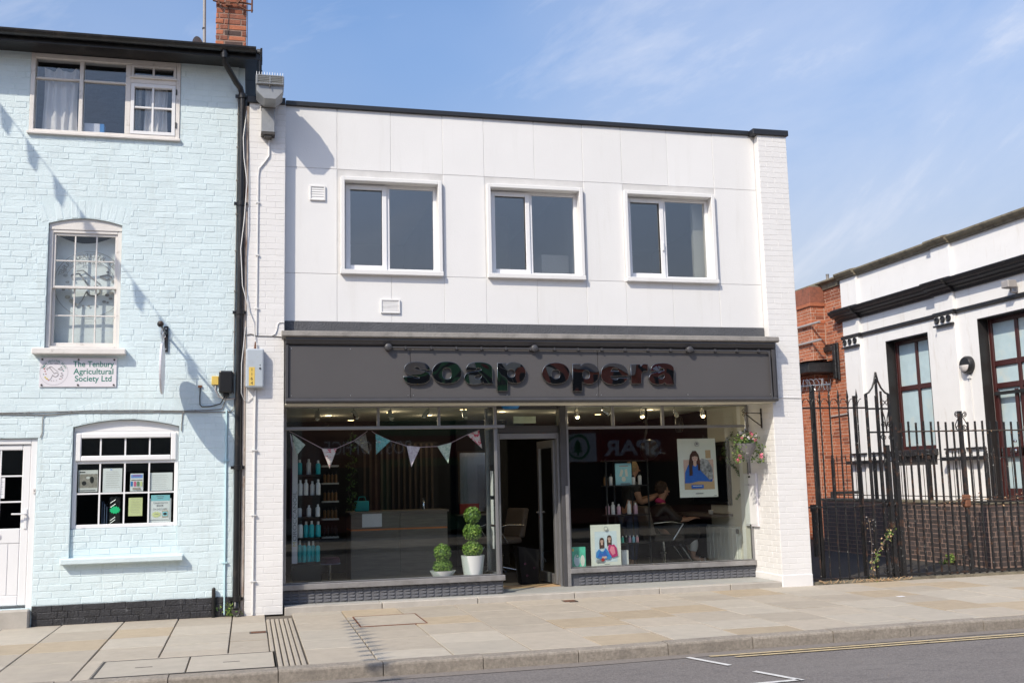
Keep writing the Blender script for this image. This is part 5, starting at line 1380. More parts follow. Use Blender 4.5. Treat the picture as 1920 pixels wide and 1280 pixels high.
# voussoirs (bricks on end fanned over the arches) and plain courses round them
rng = random.Random(8)
for (x0, x1, z, rise, zt) in ((-2.715, -1.90, 4.69, .07, 4.86), (-2.375, -1.205, 2.305, .085, 2.45)):
    n = int((x1-x0+.16)/.078)
    for i in range(n):
        xa = x0-.08+(x1-x0+.16)*(i+.5)/n
        u = min(max((xa-x0)/(x1-x0), 0), 1)
        zb = z-rise+rise*math.sin(math.pi*u)**.9+.008 if 0 < u < 1 else z-rise+.01
        tilt = ((xa-(x0+x1)/2)/(x1-x0))*.55
        put('brick', brick_mesh(.072, .205, .03, .0034, .003, 'blue brick paint', i % 5), blue, (xa+math.sin(tilt)*.10, BY+rng.uniform(-.0015, .0015), zb+.102), (0, tilt, 0))
for (a, b, c, d) in VH:
    mb = MB(); mb.box(a, b, BY+.0012, BY+.0019, c+.08 if c > 3 else c+.09, d); mb.build('render_patch', M['blue mortar'], blue)
# black plinth
mb = MB(); mb.box(-2.742, -.577, BY-.012, BY+.03, -.05, .222); pl_ = mb.build('plinth', M['black band'], blue, bevel=.012)
sp = []
for (u, z, w, h) in courses(-2.742, -.577, .0, .222, bond='mixed', seed=14, gap=.004): sp.append((u, BY-.018, z, w, h, 'y', 'black band'))
lay(blue, sp, d=.02, c=.0045, jit=.004, nvar=6, seed=7, proud=.0015, name='plinth_brick')
mb = MB(); mb.box(-3.95, -2.755, -.04, BY+.25, -.05, .195); mb.build('doorstep', M['step stone'], blue, bevel=.015)
# house shell
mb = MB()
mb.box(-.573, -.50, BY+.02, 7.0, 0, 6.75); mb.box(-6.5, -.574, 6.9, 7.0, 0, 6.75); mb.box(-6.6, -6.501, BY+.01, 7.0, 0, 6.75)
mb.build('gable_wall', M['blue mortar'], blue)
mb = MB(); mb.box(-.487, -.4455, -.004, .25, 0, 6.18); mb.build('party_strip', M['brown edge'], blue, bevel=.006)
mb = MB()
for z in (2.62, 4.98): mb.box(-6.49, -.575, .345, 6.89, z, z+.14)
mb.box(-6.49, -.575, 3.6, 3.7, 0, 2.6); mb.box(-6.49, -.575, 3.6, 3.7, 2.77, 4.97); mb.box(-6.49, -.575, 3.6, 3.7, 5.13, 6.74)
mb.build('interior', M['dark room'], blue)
# eaves, roof, gutter
mb = MB(); mb.box(-6.7, -.345, -.235, BY+.40, 6.70, 6.735); mb.box(-.576, -.345, BY+.401, 1.9, 6.70, 6.735); mb.box(-6.7, -.335, -.262, -.236, 6.69, 6.80); mb.box(-.345, -.322, -.235, 1.9, 6.69, 6.80)
mb.build('eaves', M['black gutter'], blue, bevel=.004)
mb = MB(); mb.prism([(-.30, 6.80), (1.9, 7.15), (4.2, 7.15), (7.2, 6.80)], -6.8, -.36, 'x'); mb.prism([(-.30, 6.775), (1.95, 6.775), (1.95, 6.81), (-.30, 6.81)], -.36, -.305, 'x')
mb.build('roof', M['slate'], blue)
mb = MB()
rg = random.Random(3)
for k in range(16): y = -.30+.14*k; mb.box(-.318, -.292+rg.uniform(-.004, .006), y, y+.132, 6.775+rg.uniform(-.004, .004), 6.825)
mb.build('verge_tile', M['black gutter'], blue, kind='stuff')
gp = [(-.375+.062*math.cos(a), 6.795+.062*math.sin(a)) for a in [math.pi+math.pi*k/10 for k in range(11)]]+[(-.375+.052*math.cos(a), 6.795+.052*math.sin(a)) for a in [2*math.pi-math.pi*k/10 for k in range(11)]]
mb = MB(); mb.prism([(y+.045, z+.005) for y, z in gp], -6.7, -.37, 'x')
for k in range(9): mb.prism([(y*1.0+.045+(-.003 if y < -.37 else .003), z+.003) for y, z in gp], -.55-.72*k, -.50-.72*k, 'x')
mb.box(-.372, -.368, -.392, -.268, 6.735, 6.80)
mb.build('gutter', M['black gutter'], blue)
# chimney
ch_ = thing('chimney_stack', 'red brick chimney stack rising behind the black eaves of the blue house', 'chimney', (-.69, .85, 7.0))
mb = MB(); mb.box(-.875, -.495, .606, 1.05, 6.9, 8.6); mb.build('core', M['pink mortar'], ch_)
sp = []
for (u, z, w, h) in courses(-.885, -.485, 6.9, 8.6, bond='flemish', seed=2, gap=.012): sp.append((u, .60, z, w, h, 'y', ('old chimney brick', 'old chimney brick', 'red brick', 'soot brick')[rng.randrange(4)] if z < 7.62 else ('old chimney brick', 'red brick dark', 'soot brick')[rng.randrange(3)]))
lay(ch_, sp, d=.03, c=.006, jit=.004, nvar=5, proud=.003)
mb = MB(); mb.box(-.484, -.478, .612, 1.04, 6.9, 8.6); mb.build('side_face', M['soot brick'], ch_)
t = thing('aerial_bracket', 'rusty aerial bracket arms strapped round the top of the chimney', 'bracket', (-.55, .55, 7.7))
mb = MB(); mb.tube([(-.92, .57, 7.80), (-.80, .56, 7.77), (-.55, .56, 7.80), (-.43, .57, 7.79)], .012, 6); mb.tube([(-.62, .53, 7.90), (-.60, .53, 7.74), (-.48, .53, 7.68), (-.41, .53, 7.69)], .010, 6); mb.tube([(-.62, .53, 7.76), (-.50, .52, 7.90)], .010, 6); mb.tube([(-.425, .53, 7.66), (-.42, .53, 8.4)], .012, 6); mb.box(-.76, -.70, .545, .58, 7.74, 7.80); mb.box(-.86, -.835, .545, .58, 7.75, 7.80)
mb.build('strap', M['rust iron'], t, 60)
mb = MB(); mb.tube([(-.72, .59, 7.72), (-.73, .592, 7.3)], .004, 5); mb.build('lead', M['print black'], t)
t = thing('aerial_mast', 'grey metal aerial mast standing behind the eaves left of the chimney', 'mast', (-1.03, .7, 7.0))
mb = MB(); mb.tube([(-1.02, .7, 6.95), (-1.045, .7, 8.8)], .020, 10); mb.build('pole', M['zinc pipe'], t, 60)
mb = MB(); mb.lathe([(.023, 7.45), (.023, 7.47)], (-1.033, .7, 0), 10); mb.build('collar', M['cast iron'], t)
t = thing('satellite_dish', 'small grey satellite dish edge peeping over the eaves left of the chimney', 'satellite dish', (-1.07, .75, 6.95))
mb = MB(); mb.lathe([(0, .05), (.10, .035), (.19, 0), (.19, -.008), (.10, .027), (0, .04)], (-1.10, .75, 7.17), 24, 0, 'y'); mb.v = [(-1.10+(v[0]+1.10)*.42, v[1]+(v[0]+1.10)*.6, v[2]) for v in mb.v]; mb.build('dish', M['zinc pipe'], t, 50)
mb = MB(); mb.tube([(-1.06, .75, 7.1), (-1.04, .72, 7.05)], .015, 6); mb.build('dish_arm', M['cast iron'], t)
# downpipe
t = thing('downpipe', 'tall black cast iron downpipe between the blue house and the white pier', 'drainpipe', (-.525, 0, 0))
X_ = -.527
mb = MB(); mb.tube([(-.74, -.32, 6.76), (-.74, -.32, 6.66), (-.735, -.30, 6.60), (-.60, -.08, 6.44), (-.555, -.03, 6.40), (-.535, -.012, 6.34), (X_, -.008, 6.25)], .036, 12); mb.tube([(X_, -.008, 6.27), (X_-.005, -.008, .19)], .038, 14); mb.tube([(X_-.005, -.008, .20), (X_-.005, -.02, .14), (X_-.005, -.075, .08)], .038, 14)
mb.build('pipe', M['black gutter'], t, 50)
for z in (6.30, 4.93, 3.58, 1.72, .20):
    mb = MB(); mb.lathe([(.040, -.03), (.050, -.028), (.050, .028), (.040, .03)], (X_, -.008, z), 14); mb.box(X_-.085, X_+.075, -.012, .03, z-.018, z+.018); mb.build('collar', M['black gutter'], t, 40)
mb = MB(); mb.lathe([(.044, -.03), (.046, .03)], (-.74, -.32, 6.68), 14); mb.build('outlet', M['black gutter'], t, 40)
mb = MB(); mb.lathe([(.05, 0), (.05, .03), (.034, .03), (.034, .004)], (X_-.005, -.083, .072), 16, 0, 'y'); mb.build('shoe', M['cast iron'], t, 40)
mb = MB(); mb.tube([(-.785, .02, 0.0), (-.785, .02, .32)], .022, 10); mb.ball((-.785, .02, .32), .022, 10, 6)
mb.build('pipe_stub', M['black gutter'], None, 60, label='short black pipe stub standing at the foot of the blue wall', cat='pipe')
# --- upper window (wood, three lights)
def bwin(name): return name
mb = MB()
mb.frame(-2.972, -1.268, 5.725, 6.698, .05, .05, .20, wb=.03, wt=.06)
mb.box(-2.43, -2.385, .06, .20, 5.755, 6.638); mb.box(-1.905, -1.845, .055, .20, 5.755, 6.638)
mb.box(-2.922, -2.43, .075, .14, 6.385, 6.41); mb.box(-2.385, -1.905, .075, .14, 6.385, 6.41); mb.box(-1.845, -1.318, .05, .18, 6.40, 6.475)
w1 = mb.build('window', M['old window white'], blue, bevel=.005)
mb = MB(); mb.box(-2.99, -1.255, .02, .22, 5.69, 5.722); mb.build('sill', M['old window white'], w1, bevel=.005)
mb = MB(); mb.frame(-1.842, -1.322, 5.757, 6.397, .042, .045, .10); mb.box(-1.598, -1.574, .055, .09, 5.80, 6.356); mb.box(-1.80, -1.599, .055, .09, 6.09, 6.112); mb.box(-1.573, -1.364, .055, .09, 6.09, 6.112); mb.build('casement', M['window white'], w1, bevel=.003)
mb = MB(); mb.frame(-1.842, -1.322, 6.478, 6.636, .03, .045, .10); mb.box(-1.598, -1.574, .055, .09, 6.509, 6.606); mb.box(-1.86, -1.31, .015, .10, 6.462, 6.477); mb.build('casement', M['old window white'], w1, bevel=.003)
for (a, b, c, d) in ((-2.922, -2.43, 5.755, 6.385), (-2.922, -2.43, 6.41, 6.638), (-2.385, -1.905, 5.755, 6.385), (-2.385, -1.905, 6.41, 6.638), (-1.80, -1.364, 5.80, 6.36), (-1.81, -1.352, 6.508, 6.606)):
    mb = MB(); mb.box(a, b, .106, .110, c, d); mb.build('pane', M['old glass'], w1)
mb = MB()
for z in (5.86, 6.28): mb.box(-1.322, -1.305, .04, .055, z, z+.07)
mb.build('hinge', M['cast iron'], w1, kind='stuff')
def curtain(label, x0, x1, y, z0, z1, m, nf, seed):
    rg = random.Random(seed); nx, nz = 40, 8
    vs = []
    for j in range(nz+1):
        v = j/nz
        for i in range(nx+1):
            u = i/nx
            sag = -.05*abs(math.sin(u*math.pi*2.2))*(1-v)
            vs.append((x0+(x1-x0)*u+.01*math.sin(v*4+u*9), y+.022*math.sin(u*nf*6.28+v*.8+seed), z1+(z0-z1)*v+sag))
    fs = [(j*(nx+1)+i, (j+1)*(nx+1)+i, (j+1)*(nx+1)+i+1, j*(nx+1)+i+1) for j in range(nz) for i in range(nx)]
    mb = MB(); mb.add(vs, fs); return mb.build('curtain', M[m], None, 80, label=label, cat='curtain', group='curtains in the top window of the blue house')
curtain('gathered white curtain in the left light of the top blue house window', -2.85, -2.46, .18, 5.76, 6.58, 'curtain', 4, 1)
curtain('white curtain inside the right casement of the top blue house window', -1.70, -1.42, .18, 5.76, 6.52, 'curtain', 4, 2)
curtain('grey lace strip at the left edge of the right casement window', -1.81, -1.72, .17, 5.76, 6.44, 'lace', 2, 3)
t = thing('box', 'white and blue carton lying on the sill behind the middle top window', 'box', (-2.27, .22, 5.757))
mb = MB(); mb.box(-2.378, -2.20, .17, .28, 5.757, 5.90); mb.build('carton', M['sign white'], t, bevel=.004)
mb = MB(); mb.box(-2.199, -2.15, .17, .28, 5.757, 5.90); mb.build('blue_end', M['cobalt'], t, bevel=.004)
mb = MB(); mb.box(-2.75, -2.58, .17, .24, 5.757, 5.785); mb.build('book', M['print black'], None, label='flat dark book on the sill under the white curtain', cat='book')
# --- sash window
mb = MB()
mb.prism([(-2.712, 3.13), (-2.665, 3.13), (-2.665, 4.55), (-2.712, 4.55)], .10, .22)
mb.box(-1.95, -1.903, .10, .22, 3.13, 4.55)
mb.prism([(-2.712, 4.5505)]+[(-1.903, 4.5505)]+list(reversed([(min(max(x, -2.711), -1.904), z+.004) for x, z in arch_pts(-2.712, -1.903, 4.614, .07)])), .09, .22)
mb.box(-2.664, -1.951, .10, .20, 4.515, 4.55); mb.box(-2.664, -1.951, .10, .20, 3.13, 3.165)
w2 = mb.build('window', M['old window white'], blue, bevel=.004)
def sash(z0, z1, y):
    mb = MB(); mb.frame(-2.664, -1.951, z0, z1, .028, y, y+.035, wb=.045 if z0 < 3.3 else .028)
    b0 = z0+(.045 if z0 < 3.3 else .028)
    for x in (-2.432, -2.195): mb.box(x, x+.016, y+.004, y+.03, b0, z1-.028)
    zm = (b0+z1-.028)/2
    for a, b in ((-2.636, -2.432), (-2.416, -2.195), (-2.179, -1.979)): mb.box(a, b, y+.006, y+.028, zm-.007, zm+.007)
    mb.build('sash', M['old window white'], w2, bevel=.003)
    mb = MB(); mb.box(-2.637, -1.978, y+.016, y+.019, b0-.003, z1-.025); mb.build('pane', M['glass'], w2)
sash(3.855, 4.514, .118); sash(3.167, 3.885, .158)
mb = MB(); mb.box(-2.83, -1.815, -.045, .10, 3.055, 3.125); mb.build('sill', M['old window white'], w2, bevel=.008)
def emblem(mb, cx, y, cz, r, txt='TENBURY AGRICULTURAL SOCIETY', est='Est. 1858', mi=(0, 1, 2, 3), dy=-.0006, rot=0, scale=1.0):
    """round society badge printed in thin line work: ring, curved lettering, cattle heads, fruit and leaves"""
    def ring(r0, r1, a0, a1, m, ccx=cx, ccz=cz, ex=1.0, n=40):
        P = [(a0+(a1-a0)*i/n) for i in range(n+1)]
        for a, b in zip(P, P[1:]):
            mb.add([(ccx+q*math.cos(R(t_))*ex, y, ccz+q*math.sin(R(t_))) for q, t_ in ((r0, a), (r1, a), (r1, b), (r0, b))], [(0, 1, 2, 3)], m)
    ring(r*.985, r, 0, 360, mi[0]); ring(r*.70, r*.715, 20, 160, mi[0])
    n = len(txt)
    for i, chh in enumerate(txt):
        if chh == ' ': continue
        a = R(163-146*(i+.5)/n)
        c_ = Vector((cx+r*.80*math.cos(a), y+dy, cz+r*.80*math.sin(a)))
        text_into(mb, chh, c_, (math.sin(a), 0, -math.cos(a)), (math.cos(a), 0, math.sin(a)), size=r*.185, align='CENTER', mi=mi[1])
    text_into(mb, est, (cx, y+dy, cz+r*.60), XA, ZA, size=r*.16, align='CENTER', mi=mi[0])
    def line(pts, w, m):
        for (a, b) in zip(pts, pts[1:]):
            a, b = Vector(a), Vector(b); d = (b-a); nn = Vector((-d.y, d.x)).normalized()*w*r/2
            mb.add([(cx+q.x*r, y+dy*1.5, cz+q.y*r) for q in (a-nn/r, b-nn/r, b+nn/r, a+nn/r)], [(0, 1, 2, 3)], m)
    # generic cow head turned to the right: brow, muzzle, ears, eye
    line([(-.30, .32), (-.10, .05), (.02, -.12), (.20, -.04), (.30, -.12), (.30, -.26), (.16, -.36), (.0, -.34), (-.08, -.22)], .05, mi[0])
    line([(-.36, .38), (-.20, .42), (-.06, .30), (.10, .16)], .04, mi[0]); line([(.10, .16), (.30, .0)], .035, mi[0]); line([(-.30, .32), (-.52, .26), (-.46, .12)], .045, mi[0])
    line([(.28, .24), (.50, .30), (.62, .22), (.48, .14), (.28, .24)], .045, mi[0]); line([(-.08, -.22), (-.20, -.50), (-.30, -.62)], .03, mi[0])
    for (u, v, m, s_) in ((-.68, .25, 2, .07), (-.62, .05, 2, .06), (-.56, -.15, 2, .05), (-.60, -.40, 3, .08), (-.48, -.52, 3, .09), (-.36, -.62, 2, .06), (.55, -.10, 0, .07), (.62, -.25, 0, .07), (.50, -.32, 0, .07), (.60, -.42, 0, .06), (.42, -.52, 0, .06), (.52, -.54, 2, .04), (-.72, -.18, 4, .05), (-.70, .42, 4, .06), (.66, .10, 4, .06), (.2, -.64, 0, .04), (.0, -.66, 0, .04), (-.16, -.66, 0, .04), (.5, .38, 4, .05)):
        k = 7
        mb.add([(cx+(u+s_*math.cos(6.283*i/k))*r, y+dy*1.2, cz+(v+s_*.7*math.sin(6.283*i/k))*r) for i in range(k)], [tuple(range(k))], {0: mi[0], 2: mi[2], 3: mi[3], 4: mi[1]}[m])
# flag hung inside the sash window
t = thing('flag', 'white society flag with round cattle badge hung inside the sash window', 'flag', (-2.3, .26, 3.2))
mb = MB(); nx, nz = 24, 24; vs = []
for j in range(nz+1):
    v = j/nz
    for i in range(nx+1):
        u = i/nx
        top = 4.56-.13*math.sin(math.pi*min(u*1.15, 1))**.8
        vs.append((-2.70+.85*u, .262+.012*math.sin(u*5+v*2)+(.02*math.sin(u*14)*max(0, v-.62)), top+(3.17-top)*v))
mb.add(vs, [(j*(nx+1)+i, (j+1)*(nx+1)+i, (j+1)*(nx+1)+i+1, j*(nx+1)+i+1) for j in range(nz) for i in range(nx)])
mb.build('cloth', M['flag cloth'], t, 80)
mb = MB(); emblem(mb, -2.27, .240, 3.93, .40)
mb.build('badge', [M['emblem grey'], M['emblem grey'], M['poster mono'], M['lace']], t)
# plaque
t = thing('name_plaque', 'white plaque with round badge and green lettering The Tenbury Agricultural Society Ltd', 'sign', (-2.335, .05, 2.68))
mb = MB(); mb.box(-2.752, -1.917, .044, .056, 2.682, 3.022); mb.build('board', M['sign white'], t, bevel=.002)
mb = MB(); emblem(mb, -2.597, .0425, 2.855, .152); mb.build('badge', [M['emblem grey'], M['sign green'], M['emblem red'], M['emblem yellow']], t)
mb = MB()
for tx, z, w in (('The Tenbury', 2.918, .445), ('Agricultural', 2.832, .435), ('Society Ltd', 2.748, .40)): text_into(mb, tx, (-2.17, .0425, z), XA, ZA, width=w, height=.088 if 'g' in tx or 'y' in tx else .07, align='CENTER', off=.012)
mb.build('lettering', M['sign green'], t)
for x in (-2.725, -2.335, -1.945):
    for z in (2.705, 3.0):
        mb = MB(); mb.lathe([(.011, .037), (.011, .044)], (x, 0, z), 10, 0, 'y'); mb.build('bolt', M['cast iron'], t)
# --- ground floor upvc window
mb = MB()
mb.frame(-2.370, -1.210, 1.057, 2.165, .045, .115, .185)
mb.prism([(-2.370, 2.166), (-1.210, 2.166)]+list(reversed([(min(max(x, -2.369), -1.211), z+.003) for x, z in arch_pts(-2.370, -1.210, 2.214, .085)])), .12, .20)
mb.box(-2.325, -1.255, .113, .18, 1.795, 1.855)
w3 = mb.build('window', M['window white'], blue, bevel=.006)
mb = MB(); mb.frame(-2.345, -1.235, 1.825, 2.15, .062, .088, .112); mb.build('hopper', M['window white'], w3, bevel=.010)
mb = MB()
for x in (-2.085, -1.815, -1.545): mb.box(x, x+.018, .118, .124, 1.885, 2.09)
mb.build('glazing_bar', M['window white'], w3)
mb = MB()
for x in (-2.085, -1.815, -1.545): mb.box(x, x+.018, .118, .124, 1.10, 1.795)
for a, b in ((-2.325, -2.085), (-2.067, -1.815), (-1.797, -1.545), (-1.527, -1.255)): mb.box(a, b, .118, .124, 1.445, 1.463)
mb.build('glazing_bar', M['window white'], w3)
for (c, d) in ((1.10, 1.795), (1.885, 2.09)):
    mb = MB(); mb.box(-2.326, -1.254, .126, .130, c, d); mb.build('pane', M['glass'], w3)
for x in (-2.26, -1.37):
    mb = MB(); mb.box(x, x+.035, .108, .1145, 1.066, 1.074); mb.build('drain_slot', M['sign white'], w3)
mb = MB(); mb.box(-2.455, -1.13, -.035, .10, .665, .732); mb.build('sill', M['blue brick paint'], w3, bevel=.010)
def sheetp(label, x0, x1, z0, z1, m, prints=(), y=.136, cat='notice', name='notice'):
    return card(name, label, cat, x0, x1, y, z0, z1, m, .002, prints)
def lines(a, b, z0, z1, n, m='text grey', th=.012): return [(m, RC(a, b-(.12*((k*37) % 5)/5), z0+(z1-z0)*k/max(n-1, 1), z0+(z1-z0)*k/max(n-1, 1)+th)) for k in range(n)]
sheetp('newspaper page with a grey photograph in the top left pane of the lower window', -2.31, -2.10, 1.475, 1.725, 'bottle white', [('paper grey', RC(.02, .98, .18, .82)), ('print black', RC(.05, .35, .88, .93)), ('text grey', RC(.05, .9, .05, .09)), ('print black', E_(.3, .4, .12, .1)), ('print black', E_(.7, .55, .1, .16)), ('bottle white', E_(.5, .65, .1, .06))])
sheetp('white typed letter in the second top pane of the lower window', -2.045, -1.835, 1.465, 1.74, 'paper white', lines(.15, .9, .2, .85, 8, 'paper grey', .008)+[('paper blue', E_(.42, .95, .05, .02))])
sheetp('small leaflet with a blue heading and coloured squares in the third pane', -1.745, -1.60, 1.470, 1.675, 'paper white', [('paper blue', RC(.05, .95, .74, .94)), ('magenta', RC(.2, .8, .86, .9)), ('paper grey', RC(.08, .92, .60, .66)), ('cobalt', RC(.04, .20, .28, .55)), ('paper pink', RC(.28, .46, .28, .55)), ('emblem green', RC(.52, .70, .28, .55)), ('paper yellow', RC(.76, .93, .28, .55)), ('paper grey', RC(.2, .8, .08, .2))])
sheetp('wide white printed sheet in the top right pane of the lower window', -1.525, -1.275, 1.470, 1.680, 'paper white', lines(.06, .8, .12, .85, 7, 'lace', .008))
sheetp('yellow page of small print in the third lower pane', -1.757, -1.603, 1.185, 1.395, 'paper yellow', lines(.15, .9, .12, .92, 10, 'lace', .012))
sheetp('large plain white sheet behind the commemorative book poster', -1.525, -1.285, 1.105, 1.380, 'paper white', (), .142)
bk = [('paper cyan', RC(0, 1, .76, 1)), ('text grey', RC(.3, .7, .93, .95)), ('text grey', RC(.35, .65, .86, .88)), ('paper yellow', [(.30+(.20 if k % 2 else .26)*math.cos(k*math.pi/10), .21+(.10 if k % 2 else .13)*math.sin(k*math.pi/10)) for k in range(20)]), ('text grey', RC(.2, .42, .22, .24)), ('poster wood', RC(.60, .92, .10, .36)), ('paper cyan', RC(.62, .90, .13, .33)), ('print black', E_(.76, .23, .10, .05))]
b_ = sheetp('commemorative book on sale here poster with blue heading in the bottom right pane', -1.510, -1.300, 1.135, 1.420, 'paper white', bk, .134, 'poster', 'poster')
mb = MB(); text_into(mb, 'COMMEMORATIVE', (-1.405, .1325, 1.318), XA, ZA, width=.165, height=.018, align='CENTER'); text_into(mb, 'BOOK', (-1.405, .1325, 1.285), XA, ZA, width=.078, height=.024, align='CENTER', off=.02); text_into(mb, 'ON SALE HERE', (-1.405, .1325, 1.245), XA, ZA, width=.16, height=.022, align='CENTER'); mb.build('lettering', M['text grey'], b_)
t = thing('star_label', 'fluorescent green starburst label on a dark rack in the second lower pane', 'label', (-1.905, .15, 1.11))
mb = MB(); mb.box(-1.965, -1.85, .15, .17, 1.11, 1.41); mb.build('rack_back', M['plastic black'], t)
mb = MB(); mb.add([(-1.905+(.062 if k % 2 else .048)*math.cos(k*math.pi/12), .147, 1.26+(.046 if k % 2 else .034)*math.sin(k*math.pi/12)) for k in range(24)], [tuple(range(24))]); mb.build('star', M['neon green'], t)
mb = MB()
for z in (1.38, 1.33, 1.18, 1.15): mb.tube([(-1.955, .147, z-.04), (-1.90, .147, z)], .004, 5)
mb.build('wire', M['galv'], t)
for k in range(3):
    mb = MB(); mb.box(-2.05+.025*k, -2.04+.025*k, .15, .33, 1.10, 1.36-.03*k); mb.build('folder', M['jeans'], None, label=f"{('leftmost', 'middle', 'rightmost')[k]} navy folder standing beside the rack with the green star", cat='folder', group='folders in the lower window')
# --- door
mb = MB()
mb.box(-2.815, -2.748, .09, .20, .20, 2.095); mb.box(-3.9, -2.816, .09, .20, 2.03, 2.095)
dr = mb.build('door_frame', M['window white'], blue, bevel=.006)
mb = MB(); mb.box(-2.905, -2.820, .11, .16, .235, 2.025); mb.box(-3.75, -2.906, .11, .16, 1.965, 2.025); mb.box(-3.75, -2.906, .11, .16, .92, 1.085); mb.box(-3.75, -2.906, .11, .16, .235, .345)
d2 = mb.build('door', M['window white'], dr, bevel=.008)
mb = MB(); mb.box(-3.75, -2.906, .12, .15, .346, .919)
mb.build('door_panel', M['window white'], dr)
for k in range(7):
    xa = -2.907-.115*(k+1)
    mb = MB(); mb.box(xa+.004, xa+.111, .114, .1195, .348, .917); mb.build('plank', M['window white'], dr, bevel=.003)
mb = MB(); mb.box(-3.75, -2.906, .132, .136, 1.086, 1.964); mb.build('pane', M['glass'], dr)
mb = MB()
for z in (1.375, 1.665): mb.box(-3.75, -2.907, .118, .131, z, z+.018)
for a, b in ((1.086, 1.375), (1.393, 1.665), (1.683, 1.964)): mb.box(-3.145, -3.127, .118, .131, a, b)
mb.build('glazing_bar', M['window white'], dr)
mb = MB(); mb.box(-2.868, -2.838, .098, .110, 1.08, 1.30); mb.tube([(-2.853, .098, 1.245), (-2.853, .055, 1.245), (-2.99, .05, 1.248)], .010, 8); mb.build('door_handle', M['window white'], dr, bevel=.004)
mb = MB(); mb.box(-3.35, -3.10, .10, .11, .975, 1.02); mb.build('letter_plate', M['sign white'], dr, bevel=.004)
mb = MB(); mb.box(-2.778, -2.752, .075, .09, 1.475, 1.53); mb.lathe([(.006, .072), (.006, .076)], (-2.765, 0, 1.503), 8, 1, 'y'); mb.build('doorbell', [M['curtain'], M['print black']], None, label='small cream doorbell on the white door frame', cat='doorbell')
sheetp('white notice in the door glass above the handle', -3.30, -3.085, 1.425, 1.655, 'paper white', lines(.7, .95, .2, .8, 6), .126)
mb = MB(); mb.box(-3.9, -2.75, .20, .40, .196, .234); mb.build('door_cill', M['window white'], dr)
# --- things fixed to the blue wall
t = thing('hanging_sign', 'oval hanging sign seen edge on below a black ball ended wall bracket', 'sign', (-1.375, -.35, 2.57))
mb = MB(); mb.box(-1.40, -1.350, .035, .058, 3.10, 3.405); mb.build('wall_plate', M['black iron'], t, bevel=.004)
mb = MB(); mb.tube([(-1.375, .04, 3.31), (-1.375, -.74, 3.31)], .013, 10); mb.ball((-1.375, -.765, 3.31), .036, 14, 10); mb.build('arm', M['black iron'], t, 50)
for z in (3.13, 3.375):
    mb = MB(); mb.lathe([(.010, .028), (.010, .036)], (-1.375, 0, z), 8, 0, 'y'); mb.build('bolt', M['galv'], t)
mb = MB()
for y in (-.26, -.52):
    mb.tube([(-1.375, y, 3.30), (-1.385, y, 3.25), (-1.372, y, 3.20), (-1.375, y, 3.14)], .006, 6)
    mb.tube([(-1.375+.014*math.cos(a), y+.006*math.sin(a), 3.245+.022*math.sin(a)) for a in [k*.63 for k in range(11)]], .004, 5)
mb.build('hook', M['galv'], t, 50)
mb = MB(); mb.prism([(-.39+.30*math.cos(2*math.pi*k/36), 2.86+.30*math.sin(2*math.pi*k/36)) for k in range(36)], -1.386, -1.364, 'x'); mb.build('oval_board', M['sign white'], t, bevel=.003)
t = thing('alarm_box', 'black weathered plastic junction box beside the downpipe on the blue wall', 'junction box', (-.68, 0, 2.58))
mb = MB(); mb.box(-.760, -.600, -.06, .058, 2.60, 2.868); mb.build('case', M['plastic black'], t, bevel=.02, seg=2)
mb = MB(); mb.box(-.71, -.64, -.03, .05, 2.565, 2.60); mb.build('gland', M['plastic black'], t, bevel=.006)
mb = MB(); mb.box(-.845, -.765, .030, .058, 2.705, 2.81); mb.build('warning_plate', M['yellow tape'], None, bevel=.004, label='small yellow plate beside the black junction box', cat='plate')
mb = MB(); mb.box(-1.00, -.955, .04, .058, 2.675, 2.70); mb.build('rusty_clip', M['rust iron'], None, label='small rusty cable clip on the blue wall left of the junction box', cat='clip')
W_ = .050
cable('cable', 'black cable looping from the rusty clip to the junction box', [(-.975, W_, 2.68), (-.978, W_, 2.55), (-.975, W_, 2.47), (-.95, W_, 2.445), (-.85, W_, 2.45), (-.74, W_, 2.48), (-.69, W_-.02, 2.57)], .006, 'print black')
cable('cable', 'pale curled cable from the yellow plate under the junction box', [(-.80, W_, 2.70), (-.80, W_, 2.64), (-.76, W_, 2.57), (-.69, W_, 2.535), (-.60, W_, 2.54), (-.575, W_, 2.55)], .009, 'curtain')
cable('cable', 'long grey cable strung across the blue wall above the ground floor', [(-4.5, W_, 2.39), (-3.1, W_, 2.388), (-2.6, W_, 2.393), (-2.2, W_, 2.408), (-1.6, W_, 2.408), (-1.2, W_, 2.398), (-.85, W_, 2.405), (-.72, W_, 2.42), (-.67, W_, 2.56)], .0055, 'cable grey', clips=.35)
cable('cable', 'second grey cable just below the long cable on the blue wall', [(-4.5, W_, 2.375), (-3.1, W_, 2.372), (-2.65, W_, 2.36), (-2.35, W_, 2.385), (-1.5, W_, 2.385), (-.9, W_, 2.38), (-.62, W_, 2.385), (-.585, W_, 2.42), (-.578, W_, 2.56)], .0055, 'cable grey')
cable('cable', 'grey cable dropping beside the lower window arch', [(-1.15, W_, 2.385), (-1.17, W_, 2.36), (-1.178, W_, 2.25), (-1.18, W_, 2.16)], .006, 'cable grey')
cable('cable', 'pale cable dropping above the white door', [(-2.68, W_, 2.37), (-2.70, W_, 2.33), (-2.70, W_, 2.15), (-2.72, W_, 2.10)], .005, 'cable grey')
cable('conduit', 'pale blue conduit running down the blue wall beside the downpipe', [(-.668, W_, 2.40), (-.664, W_, .02)], .014, 'cable blue', 'conduit', None, .8)
cable('cable', 'dark cable clipped up the edge of the blue wall', [(-.592, W_, 2.6), (-.590, W_, 3.6), (-.583, W_, 4.6), (-.577, W_, 6.3)], .006, 'cable grey', clips=.4)
